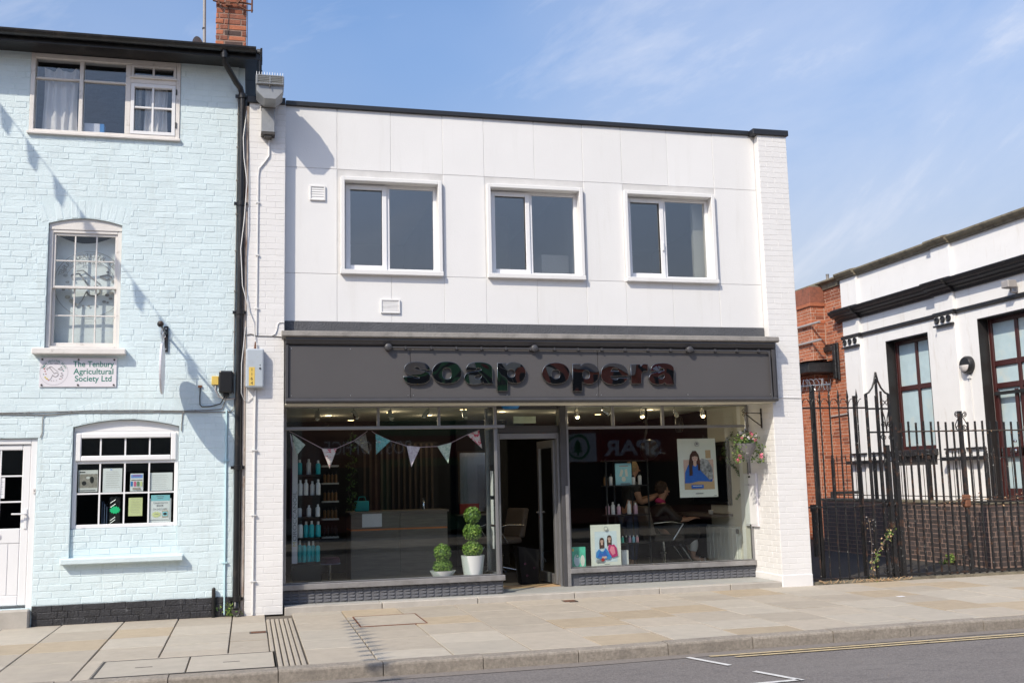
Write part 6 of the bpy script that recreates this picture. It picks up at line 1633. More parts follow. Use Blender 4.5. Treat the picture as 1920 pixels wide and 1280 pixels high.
cable('cable', 'loose white cable hanging down past the downpipe', [(-.475, .0, 6.12), (-.51, -.06, 5.75), (-.50, -.06, 5.5), (-.46, -.03, 5.2), (-.49, -.06, 4.7), (-.525, -.07, 4.35), (-.50, -.05, 3.9), (-.42, -.02, 3.6), (-.36, -.02, 3.45), (-.345, -.02, 3.24)], .006, 'cable white')
cable('cable', 'thin pale cable loop between the downpipe and the meter box', [(-.46, -.01, 3.4), (-.50, -.06, 2.95), (-.50, -.06, 2.6), (-.47, -.02, 2.52), (-.42, -.01, 2.50), (-.37, -.01, 2.55)], .005, 'cable white')
# weeds at the downpipe
t = thing('weed', 'small green weeds growing at the foot of the black downpipe', 'weed', (-.62, -.02, 0))
mb = MB()
rg = random.Random(77)
for k in range(46):
    x = -.60+rg.gauss(0, .06); z = .02+abs(rg.gauss(0, .07)); leaf_cards(mb, (x, -.03+rg.gauss(0, .03), z), .02, .02, .02, 2, .018, rg, (0, 1), 1)
mb.build('weed_leaves', [M['leaf green'], M['leaf lime']], t)
mb = MB()
for k in range(7): x = -.62+.02*k; mb.tube([(x, .0, 0), (x+rg.gauss(0, .02), -.03, .12+.02*k)], .002, 4)
mb.build('stem', M['leaf green'], t)

# ------------------------------------------------------------------ OLD HALL on the right (wall plane X = 12.3, facing the forecourt)
HX = 12.3
hall = thing('hall_building', 'old white stucco hall with black cornice, dark red windows and red brick end', 'hall', (14.5, 5, 0))
HY0, HY1 = -3.0, 7.21      # near end, far end of the white front
HH = [(4.41, 5.785, 1.60, 4.145), (1.62, 3.0, .90, 4.175)]     # window, door (y0,y1,z0,z1)
def grid_x(mb, y0, y1, z0, z1, x0, x1, holes, mi=0):
    t_ = MB(); wall_grid(t_, y0, y1, z0, z1, x0, x1, holes); mb.add([(p[1], p[0], p[2]) for p in t_.v], t_.f, mi)
mb = MB(); grid_x(mb, HY0, HY1, 0, 5.70, HX, HX+.32, HH); mb.build('wall', M['hall stucco'], hall)
def moulding(name, prof, runs, m, bev=0):
    """prof (projection, z); runs of (y0, y1, extra projection)"""
    mb = MB()
    for (a, b, e) in runs: mb.prism([(HX-.002-p-e if p > -.01 else HX+.05, z) for p, z in prof], a, b, 'y') if False else mb.add([(HX-(p+e if p > 0 else -.02), yy, z) for yy in (a, b) for p, z in prof], [tuple(range(len(prof))), tuple(range(2*len(prof)-1, len(prof)-1, -1))]+[(i, i+len(prof), (i+1) % len(prof)+len(prof), (i+1) % len(prof)) for i in range(len(prof))])
    return mb.build(name, M[m], hall, bevel=bev)
PIL = [(6.60, 7.22), (3.53, 4.07), (.5, 1.05)]
for a, b in PIL:
    mb = MB(); mb.box(HX-.06, HX-.001, a, b, .0, 4.80); mb.box(HX-.06, HX-.001, a, b, 5.02, 5.70); mb.build('pilaster', M['hall stucco'], hall, bevel=.006)
def runs(over=.0, far=0.0):
    R_ = []; cur = HY1+far
    for a, b in PIL:
        if cur > b+over: R_.append((b+over+.001, cur, 0))
        R_.append((a-over, min(b+over, HY1+far), .06)); cur = a-over-.001
    R_.append((HY0, cur, 0)); return R_
moulding('parapet_cap', [(-.3, 5.70), (.05, 5.70), (.06, 5.735), (.11, 5.76), (.14, 5.80), (.14, 5.835), (.02, 5.86), (-.3, 5.86)], runs(.03, .12), 'cap stone', .004)
moulding('cornice', [(-.02, 4.77), (.04, 4.77), (.06, 4.82), (.10, 4.845), (.10, 4.865), (.20, 4.885), (.21, 4.92), (.245, 4.935), (.27, 4.99), (.27, 5.01), (.08, 5.06), (-.02, 5.06)], runs(.04, .26), 'cornice black', .004)
moulding('string_band', [(-.02, 4.36), (.02, 4.36), (.05, 4.385), (.05, 4.43), (.03, 4.445), (-.02, 4.445)], runs(.03, .04), 'cornice black', .003)
for a, b in PIL[:2]:
    mb = MB(); mb.box(HX-.10, HX-.061, a+.02, b-.02, 4.20, 4.355); fb = mb.build('frieze_block', M['hall stucco'], hall, bevel=.006)
    mb = MB(); mb.box(HX-.13, HX-.061, a, b, 4.165, 4.198); mb.build('block_ledge', M['cornice black'], fb, bevel=.004)
    for k in range(3):
        yy = a+.02+(b-a-.04)*(k+.5)/3
        mb = MB(); mb.lathe([(.065, -.100), (.065, -.125), (.05, -.13), (.04, -.118), (0, -.118)], (HX, yy, 4.29), 16, 0, 'x'); mb.build('roundel', M['cornice black'], fb, 40)
# window
def hall_frame(y0, y1, z0, z1, vbars, hbars, name='window'):
    mb = MB()
    mb.box(HX+.001, HX+.20, y0, y0+.018, z0, z1); mb.box(HX+.001, HX+.20, y1-.018, y1, z0, z1); mb.box(HX+.001, HX+.20, y0+.018, y1-.018, z1-.018, z1)
    w = mb.build('reveal', M['reveal black'], hall)
    mb = MB()
    t_ = MB(); t_.frame(y0+.02, y1-.02, z0, z1-.02, .08, HX+.20, HX+.28)
    for q in vbars: t_.box(q-.04, q+.04, HX+.21, HX+.275, z0+.08, z1-.10)
    for q in hbars:
        e = [y0+.10]+[v for v in vbars]+[y1-.10]
        for a, b in zip(e, e[1:]): t_.box(a+(.04 if a in vbars else 0), b-(.04 if b in vbars else 0), HX+.205, HX+.276, q-.05, q+.05)
    mb.add([(p[1], p[0], p[2]) for p in t_.v], t_.f)
    mb.build('window_frame', M['oxblood'], w, bevel=.008)
    ys_ = [y0+.10]+vbars+[y1-.10]; zs_ = [z0+.08]+hbars+[z1-.10]
    for i in range(len(ys_)-1):
        for j in range(len(zs_)-1):
            mb = MB(); mb.box(HX+.24, HX+.246, ys_[i], ys_[i+1], zs_[j], zs_[j+1]); mb.build('pane', M['board panes'], w)
    return w
w = hall_frame(4.41, 5.785, 1.90, 4.145, [5.10], [3.15])
mb = MB(); mb.box(HX-.09, HX+.2, 4.36, 5.84, 1.78, 1.90); mb.build('sill', M['cornice black'], w, bevel=.01)
mb = MB(); mb.box(HX+.02, HX+.2, 4.42, 5.78, 1.60, 1.779); mb.build('vent_panel', M['cast iron'], w)
w = hall_frame(1.62, 3.0, .90, 4.175, [2.30], [2.95, 3.35])
mb = MB()
for (a, b) in ((1.74, 2.26), (2.34, 2.88)):
    mb.box(HX+.16, HX+.199, a, b, 1.70, 1.86); mb.box(HX+.16, HX+.199, a, a+.07, .92, 2.86); mb.box(HX+.16, HX+.199, b-.07, b, .92, 2.86); mb.box(HX+.17, HX+.199, a+.071, b-.071, .92, 1.15)
mb.build('door_leaf', M['oxblood'], w, bevel=.006)
mb = MB(); mb.box(HX+.12, HX+.158, 1.75, 2.87, 2.78, 2.84); mb.build('closer_bar', M['plastic black'], w)
mb = MB()
for z in (1.96, 1.80): mb.ball((HX+.13, 2.46, z), .03, 10, 6)
mb.build('door_knob', M['chrome'], w, kind='stuff')
mb = MB(); mb.box(HX+.15, HX+.158, 1.95, 2.15, 1.95, 2.15); mb.build('paper_notice', M['paper white'], None, label='white paper notice on the dark red hall door', cat='notice')
# low moulding and plinth on the white wall
for (a, b, e) in ((5.90, 6.58, .0), (6.601, 7.21, .06), (3.08, 3.52, 0), (3.54, 4.06, .06)):
    mb = MB(); mb.box(HX-.05-e, HX-.001-e, a, b, 1.86, 1.89); mb.build('dado_bead', M['cornice black'], hall, bevel=.006)
    mb = MB(); mb.box(HX-.14-e, HX-.001-e, a, b, 1.66, 1.73); mb.build('dado_ledge', M['cornice black'], hall, bevel=.006)
mb = MB(); mb.box(HX-.10, HX-.0605, 6.49, 7.22, 0, .92); mb.build('plinth', M['grey render'], hall, bevel=.01)
mb = MB(); mb.box(HX+.33, HX+8, HY0, 9.0, 5.4, 5.5); mb.box(HX+.33, HX+8, HY0, HY0+.3, 0, 5.4); mb.build('roof', M['slate'], hall)
# red brick end
mb = MB(); mb.box(HX+.004, HX+.30, 7.222, 13.0, 0, 5.60); mb.build('brick_core', M['mortar'], hall)
sp = []
rg = random.Random(19)
for (u, z, w_, h) in courses(7.222, 8.95, 0.15, 5.60, bond='flemish', seed=5, gap=.009): sp.append((HX, u, z, w_, h, 'x', 'red brick dark' if (rg.random() < .14 or z > 5.35) else 'red brick'))
lay(hall, sp, d=.02, c=.003, jit=.0015, nvar=5, limit=0, proud=.002)
mb = MB(); mb.box(HX-.012, HX+.02, 7.222, 8.95, 0, .148); mb.build('brick_plinth', M['step stone'], hall, bevel=.01)
mb = MB(); mb.prism([(HX-.14, 5.80), (HX-.14, 5.765), (HX-.05, 5.73), (HX-.03, 5.62), (HX+.3, 5.62), (HX+.3, 5.82), (HX-.10, 5.82)], 7.34, 9.2, 'y'); mb.build('end_cap', M['cap stone'], hall, bevel=.005)
mb = MB(); mb.lathe([(.035, 5.82), (.035, 5.98), (.045, 5.99)], (HX+.1, 7.95, 0), 10); mb.build('vent_pipe', M['zinc pipe'], hall, 50)
# brick stack
t = thing('brick_stack', 'square red brick stack with corbelled head against the brick end of the hall', 'chimney', (12.05, 8.3, 0))
mb = MB(); mb.box(11.954, HX-.001, 8.014, 8.62, 0, 5.58); mb.build('core', M['mortar'], t)
sp = []
for (u, z, w_, h) in courses(8.02, 8.63, 0, 5.25, bond='flemish', seed=6, gap=.009): sp.append((11.95, u, z, w_, h, 'x', 'red brick dark' if rg.random() < .1 else 'red brick'))
for (u, z, w_, h) in courses(11.952, 12.288, 0, 5.25, bond='flemish', seed=7, gap=.009): sp.append((u, 8.01, z, w_, h, 'y', 'red brick dark' if rg.random() < .1 else 'red brick'))
lay(t, sp, d=.02, c=.003, jit=.0015, limit=0, proud=.002)
for (z0, z1, e, m) in ((4.86, 4.94, .012, 'red brick'), (5.25, 5.33, .03, 'red brick'), (5.33, 5.70, .015, 'old chimney brick'), (5.70, 5.74, -.01, 'cap stone')):
    mb = MB(); mb.box(11.95-e, HX-.002, 8.01-e, 8.64, z0, z1); mb.build('corbel', M[m], t, bevel=.008)
for z, g in ((4.83, 'upper'), (4.43, 'lower')):
    cable('pipe', f'{g} grey horizontal pipe running from the stack towards the shop', [(11.90, 7.58, z), (11.90, 10.5, z)], .026, 'zinc pipe', 'pipe', 'grey pipes beside the brick stack')
# black hood moulding and lean-to on the brick end
t = thing('hood_mould', 'black moulded frame round a blocked opening on the red brick wall', 'moulding', (HX-.05, 7.8, 3.5))
mb = MB(); mb.box(HX-.09, HX-.004, 7.56, 7.68, 3.55, 4.32); mb.box(HX-.09, HX-.004, 7.681, 8.12, 4.20, 4.32); mb.box(HX-.05, HX-.004, 7.50, 7.559, 3.52, 4.36); mb.box(HX-.05, HX-.004, 7.56, 8.14, 4.321, 4.36); mb.build('mould', M['cornice black'], t, bevel=.015)
t = thing('lean_to', 'low grey roofed lean-to with black gutter behind the shop flank', 'outbuilding', (11.7, 9.2, 0))
mb = MB(); mb.box(11.45, HX-.1, 8.75, 10.5, 0, 3.75); mb.build('wall', M['red brick'], t)
mb = MB(); mb.box(11.62, HX-.02, 7.70, 8.745, 3.70, 3.95); mb.box(11.2, HX-.05, 8.70, 10.6, 3.751, 3.93); mb.build('fascia', M['cornice black'], t, bevel=.02)
mb = MB(); mb.add([(11.55, 7.65, 3.955), (HX-.02, 7.65, 4.02), (HX-.02, 10.6, 4.05), (11.15, 10.6, 3.955), (11.15, 8.65, 3.955), (11.55, 8.65, 3.955)], [(0, 1, 2, 3, 4, 5)]); mb.box(11.4, 12.0, 8.7, 9.8, 4.05, 4.10); mb.build('roof', M['zinc pipe'], t)
t = thing('slate_house', 'slate roofed house glimpsed beyond the shop behind the brick stack', 'house', (12.4, 14, 0))
mb = MB(); mb.box(9.5, 16, 14.0, 20, 0, 4.7); mb.build('wall', M['red brick dark'], t)
mb = MB(); mb.prism([(13.7, 4.7), (17, 6.9), (20.3, 4.7)], 9.3, 16.2, 'x'); mb.build('roof', M['slate'], t)
# things on the hall wall
def xlathe(name, label, cat, y, z, parts):
    t = thing(name, label, cat, (HX, y, z))
    for nm, prof, m in parts:
        mb = MB(); mb.lathe(prof, (HX, y, z), 24, 0, 'x'); mb.build(nm, M[m], t, 40)
    return t
t = xlathe('wall_light', 'round black half eyelid bulkhead light beside the hall door', 'wall light', 3.31, 3.375, [('body', [(.165, -.002), (.165, -.06), (.14, -.10), (0, -.10)], 'cornice black')])
mb = MB(); mb.lathe([(0, -.102), (.12, -.10), (.125, -.115), (.09, -.15), (0, -.165)], (HX, 3.31, 3.375), 24, 0, 'x'); mb.v = [(v[0], v[1], min(v[2], 3.37)) for v in mb.v]; mb.build('lens', M['curtain'], t, 60)
mb = MB(); mb.tube([(HX-.015, 3.30, 3.19), (HX-.015, 3.30, 1.9)], .012, 6); mb.box(HX-.04, HX-.002, 3.27, 3.34, 3.13, 3.19); mb.build('conduit', M['cable white'], t)
t = thing('floodlight', 'small grey floodlight box under the black cornice of the hall', 'floodlight', (HX-.15, 1.95, 4.5))
mb = MB(); mb.box(HX-.24, HX-.06, 1.86, 2.04, 4.54, 4.67); mb.build('case', M['zinc pipe'], t, bevel=.012)
mb = MB(); mb.tube([(HX-.12, 1.95, 4.54), (HX-.12, 1.95, 4.47), (HX-.01, 1.95, 4.47)], .02, 8); mb.build('bracket', M['zinc pipe'], t)
t = thing('wall_light', 'oval white bulkhead light on the red brick wall behind the gate', 'wall light', (HX-.03, 8.17, 2.6))
mb = MB(); mb.ball((HX-.06, 8.17, 2.73), .13, 18, 12, 0, (.45, .85, 1.0)); mb.build('lens', M['curtain'], t, 60)
mb = MB(); mb.lathe([(.12, -.002), (.12, -.05), (.10, -.055)], (HX, 8.17, 2.73), 20, 0, 'x'); mb.build('base', M['cast iron'], t, 40)
cable('conduit', 'thin pale conduit on the red brick wall from the oval light to the corner', [(HX-.02, 8.9, 2.70), (HX-.02, 8.2, 2.73), (HX-.02, 7.3, 2.76)], .016, 'zinc pipe', 'conduit')
t = thing('downpipe', 'black downpipe on the red brick wall behind the gate', 'drainpipe', (HX-.1, 8.34, 0))
mb = MB(); mb.tube([(HX-.07, 8.34, 3.72), (HX-.07, 8.36, .15)], .05, 12); mb.build('pipe', M['black gutter'], t, 50)
for z in (1.35, 2.7):
    mb = MB(); mb.lathe([(.062, z-.04), (.065, z+.04)], (HX-.07, 8.35, 0), 14); mb.build('collar', M['black gutter'], t, 40)
mb = MB(); mb.lathe([(.08, 3.62), (.12, 3.85)], (HX-.09, 8.34, 0), 14); mb.build('hopper', M['black gutter'], t, 40)
cable('pipe', 'thin pale pipe low along the red brick wall', [(HX-.03, 7.3, .45), (HX-.03, 9.2, .48)], .015, 'zinc pipe', 'pipe')
# ------------------------------------------------------------------ forecourt dwarf wall with railing
WX = 10.5
fw = thing('dwarf_wall', 'dark blue brick dwarf wall with stone edge in front of the hall', 'wall', (10.7, 3, 0))
mb = MB(); mb.box(WX+.003, WX+.30, 1.1, 5.6, 0, .95); mb.box(WX+.003, 16, .903, 1.099, 0, .95); mb.build('core', M['pink mortar'], fw)
sp = []
for (u, z, w_, h) in courses(.905, 5.6, .02, .92, bond='flemish', seed=8, gap=.010): sp.append((WX, u, z, w_, h, 'x', 'blue brick'))
for (u, z, w_, h) in courses(WX+.005, 14.0, .02, .92, bond='flemish', seed=9, gap=.010): sp.append((u, .90, z, w_, h, 'y', 'blue brick'))
lay(fw, sp, d=.02, c=.003, jit=.0015, nvar=5, limit=220, proud=.002)
mb = MB(); mb.box(WX-.01, WX+.32, 1.12, 5.62, .952, 1.0); mb.box(WX-.01, 16, .88, 1.119, .952, 1.0); mb.build('coping', M['cap stone'], fw, bevel=.01)
mb = MB(); mb.box(WX+.33, HX-.001, 1.2, 5.6, .0, .72); mb.box(WX+.9, HX-.001, 1.5, 3.4, .72, .88); mb.build('raised_terrace', M['slab grey'], kind='structure')
def spear(mb, x, y, z0, z1, r=.0065):
    mb.tube([(x, y, z0), (x, y, z1)], r, 5)
    mb.lathe([(r, z1), (r*2.0, z1+.015), (r*1.1, z1+.03), (r*2.3, z1+.06), (0, z1+.14)], (x, y, 0), 6)
rl = thing('railing', 'low black iron railing with spear finials along the top of the dwarf wall', 'railing', (WX+.15, 3, 1.0))
def railbar(x, y): mb = MB(); spear(mb, x, y, 1.0, 1.70); mb.build('bar', M['black iron'], rl)
def post(x, y): mb = MB(); mb.box(x-.025, x+.025, y-.025, y+.025, 1.0, 1.74); mb.lathe([(.02, 1.74), (.035, 1.76), (.02, 1.79), (.03, 1.81), (0, 1.86)], (x, y, 0), 8); mb.build('post', M['black iron'], rl)
for k in range(29):
    y = .98+.155*k
    (post if k in (0, 9, 19, 28) else railbar)(WX+.12, y)
for k in range(1, 20):
    (post if k in (9, 18) else railbar)(WX+.12+.155*k, .98)
for z in (1.06, 1.66):
    mb = MB(); mb.box(WX+.105, WX+.135, .98, 5.35, z, z+.014); mb.box(WX+.136, WX+3.2, .965, .995, z, z+.014); mb.build('rail', M['black iron'], rl)
mb = MB(); mb.frame(WX+.3, WX+.8, 1.0, 1.03, .01, 5.5, 5.55)
t = thing('black_panel_gate', 'black square framed opening with low panel beside the brick wall corner', 'gate', (11.4, 6.6, 0))
mb = MB(); mb.box(11.45, 11.50, 6.8, 6.85, 0, 1.10); mb.box(11.501, 12.2, 6.8, 6.85, 1.04, 1.10); mb.box(10.9, 12.25, 5.7, 6.7, 0, .16); mb.build('frame', M['cornice black'], t, bevel=.006)
# ------------------------------------------------------------------ iron gate and fence at the pavement edge
FY = .10
gate = thing('iron_gate', 'tall rusty black iron gate with spear tops beside the white pier', 'gate', (7.5, FY, 0))
for k, x in enumerate((7.00, 7.145, 7.29, 7.435, 7.58, 7.725, 7.87)):
    mb = MB(); mb.tube([(x, FY, .03), (x, FY, 2.48)], .011, 6)
    mb.lathe([(.011, 2.48), (.020, 2.49), (.012, 2.51), (.020, 2.54), (0, 2.66)], (x, FY, 0), 6); mb.build('bar', M['black iron'], gate)
    for sg in (-1, 1):
        mb = MB(); mb.tube([(x, FY, 2.40), (x+sg*.015, FY, 2.46), (x+sg*.045, FY, 2.505), (x+sg*.072, FY, 2.515)], .010, 5, r2=.004); mb.build('scroll', M['black iron'], gate)
for z, h in ((2.375, .022), (1.02, .018), (.05, .022)):
    mb = MB(); mb.box(6.965, 7.99, FY-.018, FY+.018, z, z+h); mb.build('rail', M['black iron'], gate)
gp = thing('gate_pier', 'ornate open iron gate pier with curved spire top and scrolls', 'gate post', (8.2, FY, 0))
def bar(par, x, z0, z1, r=.018, y=FY): mb = MB(); mb.box(x-r, x+r, y-r, y+r, z0, z1); return mb.build('upright', M['black iron'], par)
for dy in (-.0, .30):
    for x in (8.02, 8.385): bar(gp, x, 0, 2.58, .017, FY+dy)
bar(gp, 8.195, 0, 2.80, .014); bar(gp, 8.26, 0, 2.62, .012); bar(gp, 8.30, .0, 1.86, .028); bar(gp, 8.43, .0, 2.18, .03)
for sg in (-1, 1):
    mb = MB(); mb.tube([(8.20+sg*.185, FY, 2.575), (8.20+sg*.13, FY, 2.60), (8.20+sg*.07, FY, 2.67), (8.20+sg*.03, FY, 2.76), (8.20, FY, 2.89)], .014, 6); mb.build('spire_arm', M['black iron'], gp)
for z in (2.36, 2.03, 1.02, .06):
    mb = MB(); mb.box(8.04, 8.365, FY-.012, FY+.012, z, z+.024); mb.build('cross_rail', M['black iron'], gp)
def spiral(par, cx, cz, r, sg, m='black iron', turns=1.5, y=FY-.02):
    n = int(turns*12)
    mb = MB(); mb.tube([(cx+sg*r*(1-.7*k/n)*math.cos(k*2*math.pi/12+math.pi/2), y, cz+r*(1-.7*k/n)*math.sin(k*2*math.pi/12+math.pi/2)) for k in range(n+1)], .007, 5); return mb.build('scroll', M[m], par)
for (cx_, cz_, r, sg) in ((8.27, 2.46, .045, 1), (8.34, 2.46, .045, -1), (8.25, 2.15, .04, -1), (8.36, 2.15, .04, 1), (8.25, 1.97, .045, 1), (8.36, 1.97, .045, -1), (8.20, 1.06, .05, 1), (8.32, 1.06, .05, -1), (8.15, .14, .05, 1), (8.26, .14, .05, -1), (8.34, .13, .045, 1)): spiral(gp, cx_, cz_, r, sg)
for sg in (-1, 1):
    mb = MB(); mb.tube([(8.305+sg*.06, FY-.02, 2.45), (8.305+sg*.055, FY-.02, 2.36), (8.305+sg*.02, FY-.02, 2.24), (8.305, FY-.02, 2.05)], .008, 5); mb.build('heart_bar', M['black iron'], gp)
fence = thing('iron_fence', 'lower rusty black iron fence of square topped bars along the back of the pavement', 'fence', (10, FY, 0))
k = 0
x = 8.55
while x < 13.6:
    if abs(x-9.53) < .04 or abs(x-12.0) < .05:
        mb = MB(); mb.box(x-.024, x+.024, FY-.024, FY+.024, 0, 2.33); mb.build('post', M['black iron'], fence)
        for (dx, z, sg) in ((-.06, 2.28, 1), (.06, 2.28, -1), (-.06, 2.09, -1), (.06, 2.09, 1)): spiral(fence, x+dx, z, .042, sg)
        for sg in (-1, 1):
            mb = MB(); mb.tube([(x+sg*.02, FY-.02, 2.26), (x+sg*.06, FY-.02, 2.20), (x+sg*.10, FY-.02, 2.13), (x+sg*.09, FY-.02, 2.07), (x+sg*.03, FY-.02, 2.05)], .007, 5); mb.build('scroll', M['black iron'], fence)
        mb = MB(); mb.box(x-.05, x+.05, FY-.05, FY+.05, .96, 1.14); mb.build('rust_block', M['rust iron'], fence, bevel=.02)
    else:
        rr = random.Random(int(x*100)); dz = rr.uniform(-.012, .012)
        mb = MB(); mb.box(x-.0095, x+.0095, FY-.0125, FY+.0125, .04, 2.18+dz); mb.build('bar', M['black iron'], fence)
    x += .1225
for z, h in ((2.035, .020), (1.015, .022), (.055, .03)):
    mb = MB(); mb.box(8.47, 13.6, FY-.028, FY-.0135, z, z+h); mb.build('rail', M['black iron'], fence)
mb = MB(); mb.box(6.99, 16, FY-.06, FY+.06, -.02, .035); mb.build('fence_kerb', M['cap stone'], kind='structure')
# vine and dead twigs on the fence rail
def weeds(name, label, pts, n, size, mis, rgseed, mats_, cat='weed'):
    rg = random.Random(rgseed); t = thing(name, label, cat, pts[0])
    mb = MB(); 
    for i in range(n):
        u = rg.random()*(len(pts)-1); a, b = Vector(pts[int(u)]), Vector(pts[min(int(u)+1, len(pts)-1)]); p_ = a.lerp(b, u-int(u))
        leaf_cards(mb, p_+Vector((rg.gauss(0, .025), rg.gauss(0, .03), rg.gauss(0, .03))), .015, .015, .015, 2, size, rg, mis, 1)
    mb.build('foliage', [M[q] for q in mats_], t)
    mb = MB(); mb.tube(pts, .006, 5); mb.build('stem', M['slat wood'], t); return t
weeds('weed', 'green and yellow weed climbing at the foot of the gate pier', [(7.92, FY-.04, 0), (7.94, FY-.05, .25), (8.02, FY-.05, .42), (8.20, FY-.05, .62), (8.26, FY-.05, .70)], 90, .018, (0, 1, 2), 5, ['leaf green', 'leaf lime', 'poster wood'])
weeds('seed_stalk', 'dry seed stalk standing in the gate bars', [(7.91, FY-.03, .1), (7.93, FY-.04, .5), (7.91, FY-.04, .86)], 26, .010, (0, 1), 6, ['poster wood', 'curtain'], 'plant')
weeds('dead_creeper', 'dry brown creeper tangled along the middle fence rail', [(9.0, FY-.04, 1.03), (9.5, FY-.05, 1.08), (10.1, FY-.04, 1.04), (10.5, FY-.05, 1.10), (11.2, FY-.04, 1.06), (12.5, FY-.04, 1.06)], 70, .016, (0, 0, 1), 7, ['rust iron', 'poster wood'], 'plant')
weeds('dead_creeper', 'dry twigs wound along the top rail of the lower fence', [(8.7, FY-.03, 2.045), (9.4, FY-.03, 2.045), (10.2, FY-.03, 2.05), (11.5, FY-.03, 2.05), (12.5, FY-.03, 2.05)], 30, .012, (0, 1), 8, ['rust iron', 'poster wood'], 'plant')
weeds('weed', 'tuft of green grass at the foot of the blue brick wall', [(WX-.05, 2.0, 0), (WX-.05, 1.8, .12), (WX-.06, 1.7, .06)], 40, .03, (0, 1), 9, ['leaf green', 'leaf lime'])
weeds('shrub', 'small green shrub at the foot of the red brick wall behind the gate', [(HX-.15, 8.75, 0), (HX-.15, 8.7, .2), (HX-.15, 8.75, .42)], 60, .04, (0, 1), 10, ['leaf green', 'leaf lime'], 'shrub')
t = thing('rust_scroll_litter', 'tangle of dry stalks lying along the base of the gate', 'weed', (7.6, FY-.08, 0))
mb = MB(); rg = random.Random(41)
for k in range(60):
    x_ = rg.uniform(7.1, 8.5); mb.tube([(x_, FY-.07+rg.gauss(0, .02), .01), (x_+rg.gauss(0, .06), FY-.08+rg.gauss(0, .02), .03+rg.random()*.03)], .003, 3)
mb.build('stalk', M['poster wood'], t, kind='stuff')
# anti climb spikes on a post behind the gate
t = thing('anti_climb_spikes', 'shiny silver rotating anti climb spikes on top of a black post behind the gate', 'spikes', (7.3, .35, 2.6))
mb = MB(); mb.tube([(7.02, .28, 2.70), (7.58, .28, 2.735)], .010, 8); mb.build('spindle', M['galv'], t, 50)
rg = random.Random(13)
for k in range(16):
    x_ = 7.04+.034*k; a0 = rg.random()*6.28
    mb = MB(); mb.tube([(x_+.05*math.sin(q*.5)*(1 if k % 2 else -1), .28+.02*math.cos(a0)+.085*math.cos(a0+q)*.5, 2.705+.033*(k/16)+.085*math.sin(a0+q)) for q in [w_*.28 for w_ in range(14)]], .006, 5, r2=.002); mb.build('spike', M['galv'], t)
mb = MB(); mb.tube([(7.30, .30, 0), (7.295, .30, 2.72)], .035, 10); mb.build('post', M['black gutter'], t, 50)
mb = MB(); mb.box(7.16, 7.22, .22, .28, .35, 1.02); mb.box(7.15, 7.23, .21, .29, .96, 1.06); mb.build('bolt_case', M['black iron'], t)
# litter
mb = MB(); mb.box(7.16, 7.24, -1.62, -1.55, .003, .006); mb.build('paper_scrap', M['paper white'], None, label='small white paper scrap lying on the pavement in front of the fence', cat='litter')

# ------------------------------------------------------------------ bunting lines over the street (their shadows fall on the wall and the paving)
def street_bunting(label, A, B, n, w, h, sag, mlist, drop=(0, 0, -1), side=None):
    t = thing('street_bunting', label, 'bunting', A, 'bunting strung over the street')
    A, B = Vector(A), Vector(B); d = (B-A).normalized()
    P = lambda u: A.lerp(B, u)+Vector((0, 0, -sag*4*u*(1-u)))
    mb = MB(); mb.tube([P(k/20) for k in range(21)], .006, 5); mb.build('cord', M['ribbon'], t)
    for k in range(n):
        p = P((k+.5)/n); e = Vector(side) if side else d; a, b = p-e*w/2, p+e*w/2; q = Vector(drop)*h
        mb = MB(); mb.add([a, b, b+q-e*w*.22, a+q+e*w*.22], [(0, 1, 2, 3)]); mb.build('pennant', M[mlist[k % len(mlist)]], t)
st = lambda x, z, k: tuple(Vector((x, .06, z))+TO_SUN*k)
street_bunting('string of pennants slung down from the roof line past the blue house', st(-4.3, 7.40, 2.6), st(-.62, 2.40, 4.4), 12, .21, .24, 0, ['fabric lilac', 'sign white', 'paper blue', 'magenta'])
sg_ = lambda x, y, k: tuple(Vector((x, y, 0))+TO_SUN*k)
street_bunting('string of small flags slung high across the street', sg_(.70, -4.6, 6.6), sg_(.77, -.75, 6.6), 16, .30, .13, 0, ['fabric lilac', 'sign white', 'paper blue'], (0, 0, -1), (1, .15, 0))

# ------------------------------------------------------------------ opposite side of the street (seen in the glass and the glossy letters)
OY = -19.2
def opposite(x0, x1, h, m, label, seed):
    t = thing('opposite_building', label, 'building', ((x0+x1)/2, OY-4, 0)); rg = random.Random(seed)
    mb = MB(); mb.box(x0, x1-.02, OY-8, OY, 0, h); mb.build('wall', M[m], t)
    mb = MB(); mb.prism([(OY+.3, h), (OY-4, h+2.2), (OY-8.3, h)], x0-.02, x1, 'x'); mb.build('roof', M['opp roof'], t)
    n = max(2, int((x1-x0)/2.2)); dx = (x1-x0)/n
    for k in range(n):
        xa = x0+dx*(k+.5)
        mb = MB(); mb.frame(xa-.5, xa+.5, 3.7, 5.2, .08, OY, OY+.06); w = mb.build('window', M['cast iron'], t)
        mb = MB(); mb.box(xa-.42, xa+.42, OY, OY+.03, 3.78, 5.12); mb.build('pane', M['dark room'], w)
    mb = MB(); mb.box(x0+.3, x1-.3, OY, OY+.07, .5, 2.0); mb.build('shop_front', M['shop wall dark'], t)
opposite(-26, -9, 6.4, 'opp brick', 'long red brick terrace block far left across the street', 1)
opposite(-9, 1.2, 6.0, 'opp cream', 'cream painted shop across the street facing the blue house', 2)
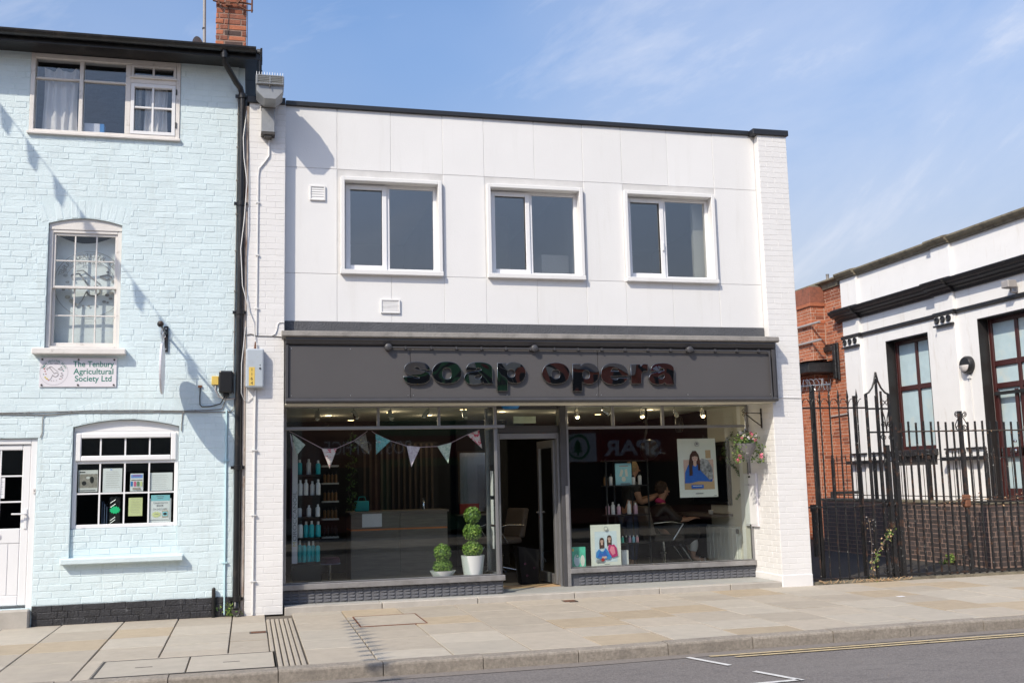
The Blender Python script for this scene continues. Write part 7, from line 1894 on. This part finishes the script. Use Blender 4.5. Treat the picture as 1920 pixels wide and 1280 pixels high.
opposite(1.2, 3.6, 6.6, 'opp brick', 'narrow red brick shop across the street', 3)
opposite(3.6, 6.4, 5.8, 'opp green', 'green painted shop across the street', 4)
opposite(6.4, 8.6, 6.6, 'opp cream', 'narrow cream shop across the street beside the green one', 5)
opposite(8.6, 17.0, 5.6, 'opp brick', 'wide red brick supermarket across the street', 6)
opposite(17.0, 32, 6.4, 'opp cream', 'long cream block far right across the street', 7)
t = thing('post_office_sign', 'red post office fascia sign across the street', 'sign', (3.2, OY+.1, 2.3))
mb = MB(); mb.box(1.6, 6.6, OY+.08, OY+.16, 2.25, 2.95); mb.build('board', M['spar dark'], t)
mb = MB(); text_into(mb, 'POST OFFICE', (4.55, OY+.17, 2.40), (-1, 0, 0), ZA, width=2.7, height=.42); mb.build('lettering', M['sign white'], t)
t = thing('spar_sign', 'SPAR fascia sign with fir tree roundel across the street', 'sign', (11.6, OY+.1, 2.2))
mb = MB(); mb.box(8.6, 11.0, OY+.09, OY+.16, 2.05, 3.0); mb.build('board', M['sign white'], t)
mb = MB(); mb.box(11.001, 16.5, OY+.09, OY+.16, 2.05, 3.0); mb.build('board', M['spar red'], t)
mb = MB(); text_into(mb, 'SPAR', (13.35, OY+.18, 2.25), (-1, 0, 0), ZA, width=2.1, height=.55, off=.03); mb.build('lettering', M['sign white'], t)
mb = MB()
for a, b in zip(range(0, 360, 15), range(15, 375, 15)): mb.add([(10.35+q*math.cos(R(v)), OY+.175, 2.55+q*math.sin(R(v))) for q, v in ((.34, a), (.42, a), (.42, b), (.34, b))], [(0, 1, 2, 3)])
for k in range(3): mb.add([(10.35-.20+.04*k, OY+.176, 2.38+.12*k), (10.35+.20-.04*k, OY+.176, 2.38+.12*k), (10.35, OY+.176, 2.58+.12*k)], [(0, 1, 2)])
mb.add([(10.31, OY+.176, 2.27), (10.39, OY+.176, 2.27), (10.39, OY+.176, 2.38), (10.31, OY+.176, 2.38)], [(0, 1, 2, 3)])
mb.build('roundel', M['spar green'], t)
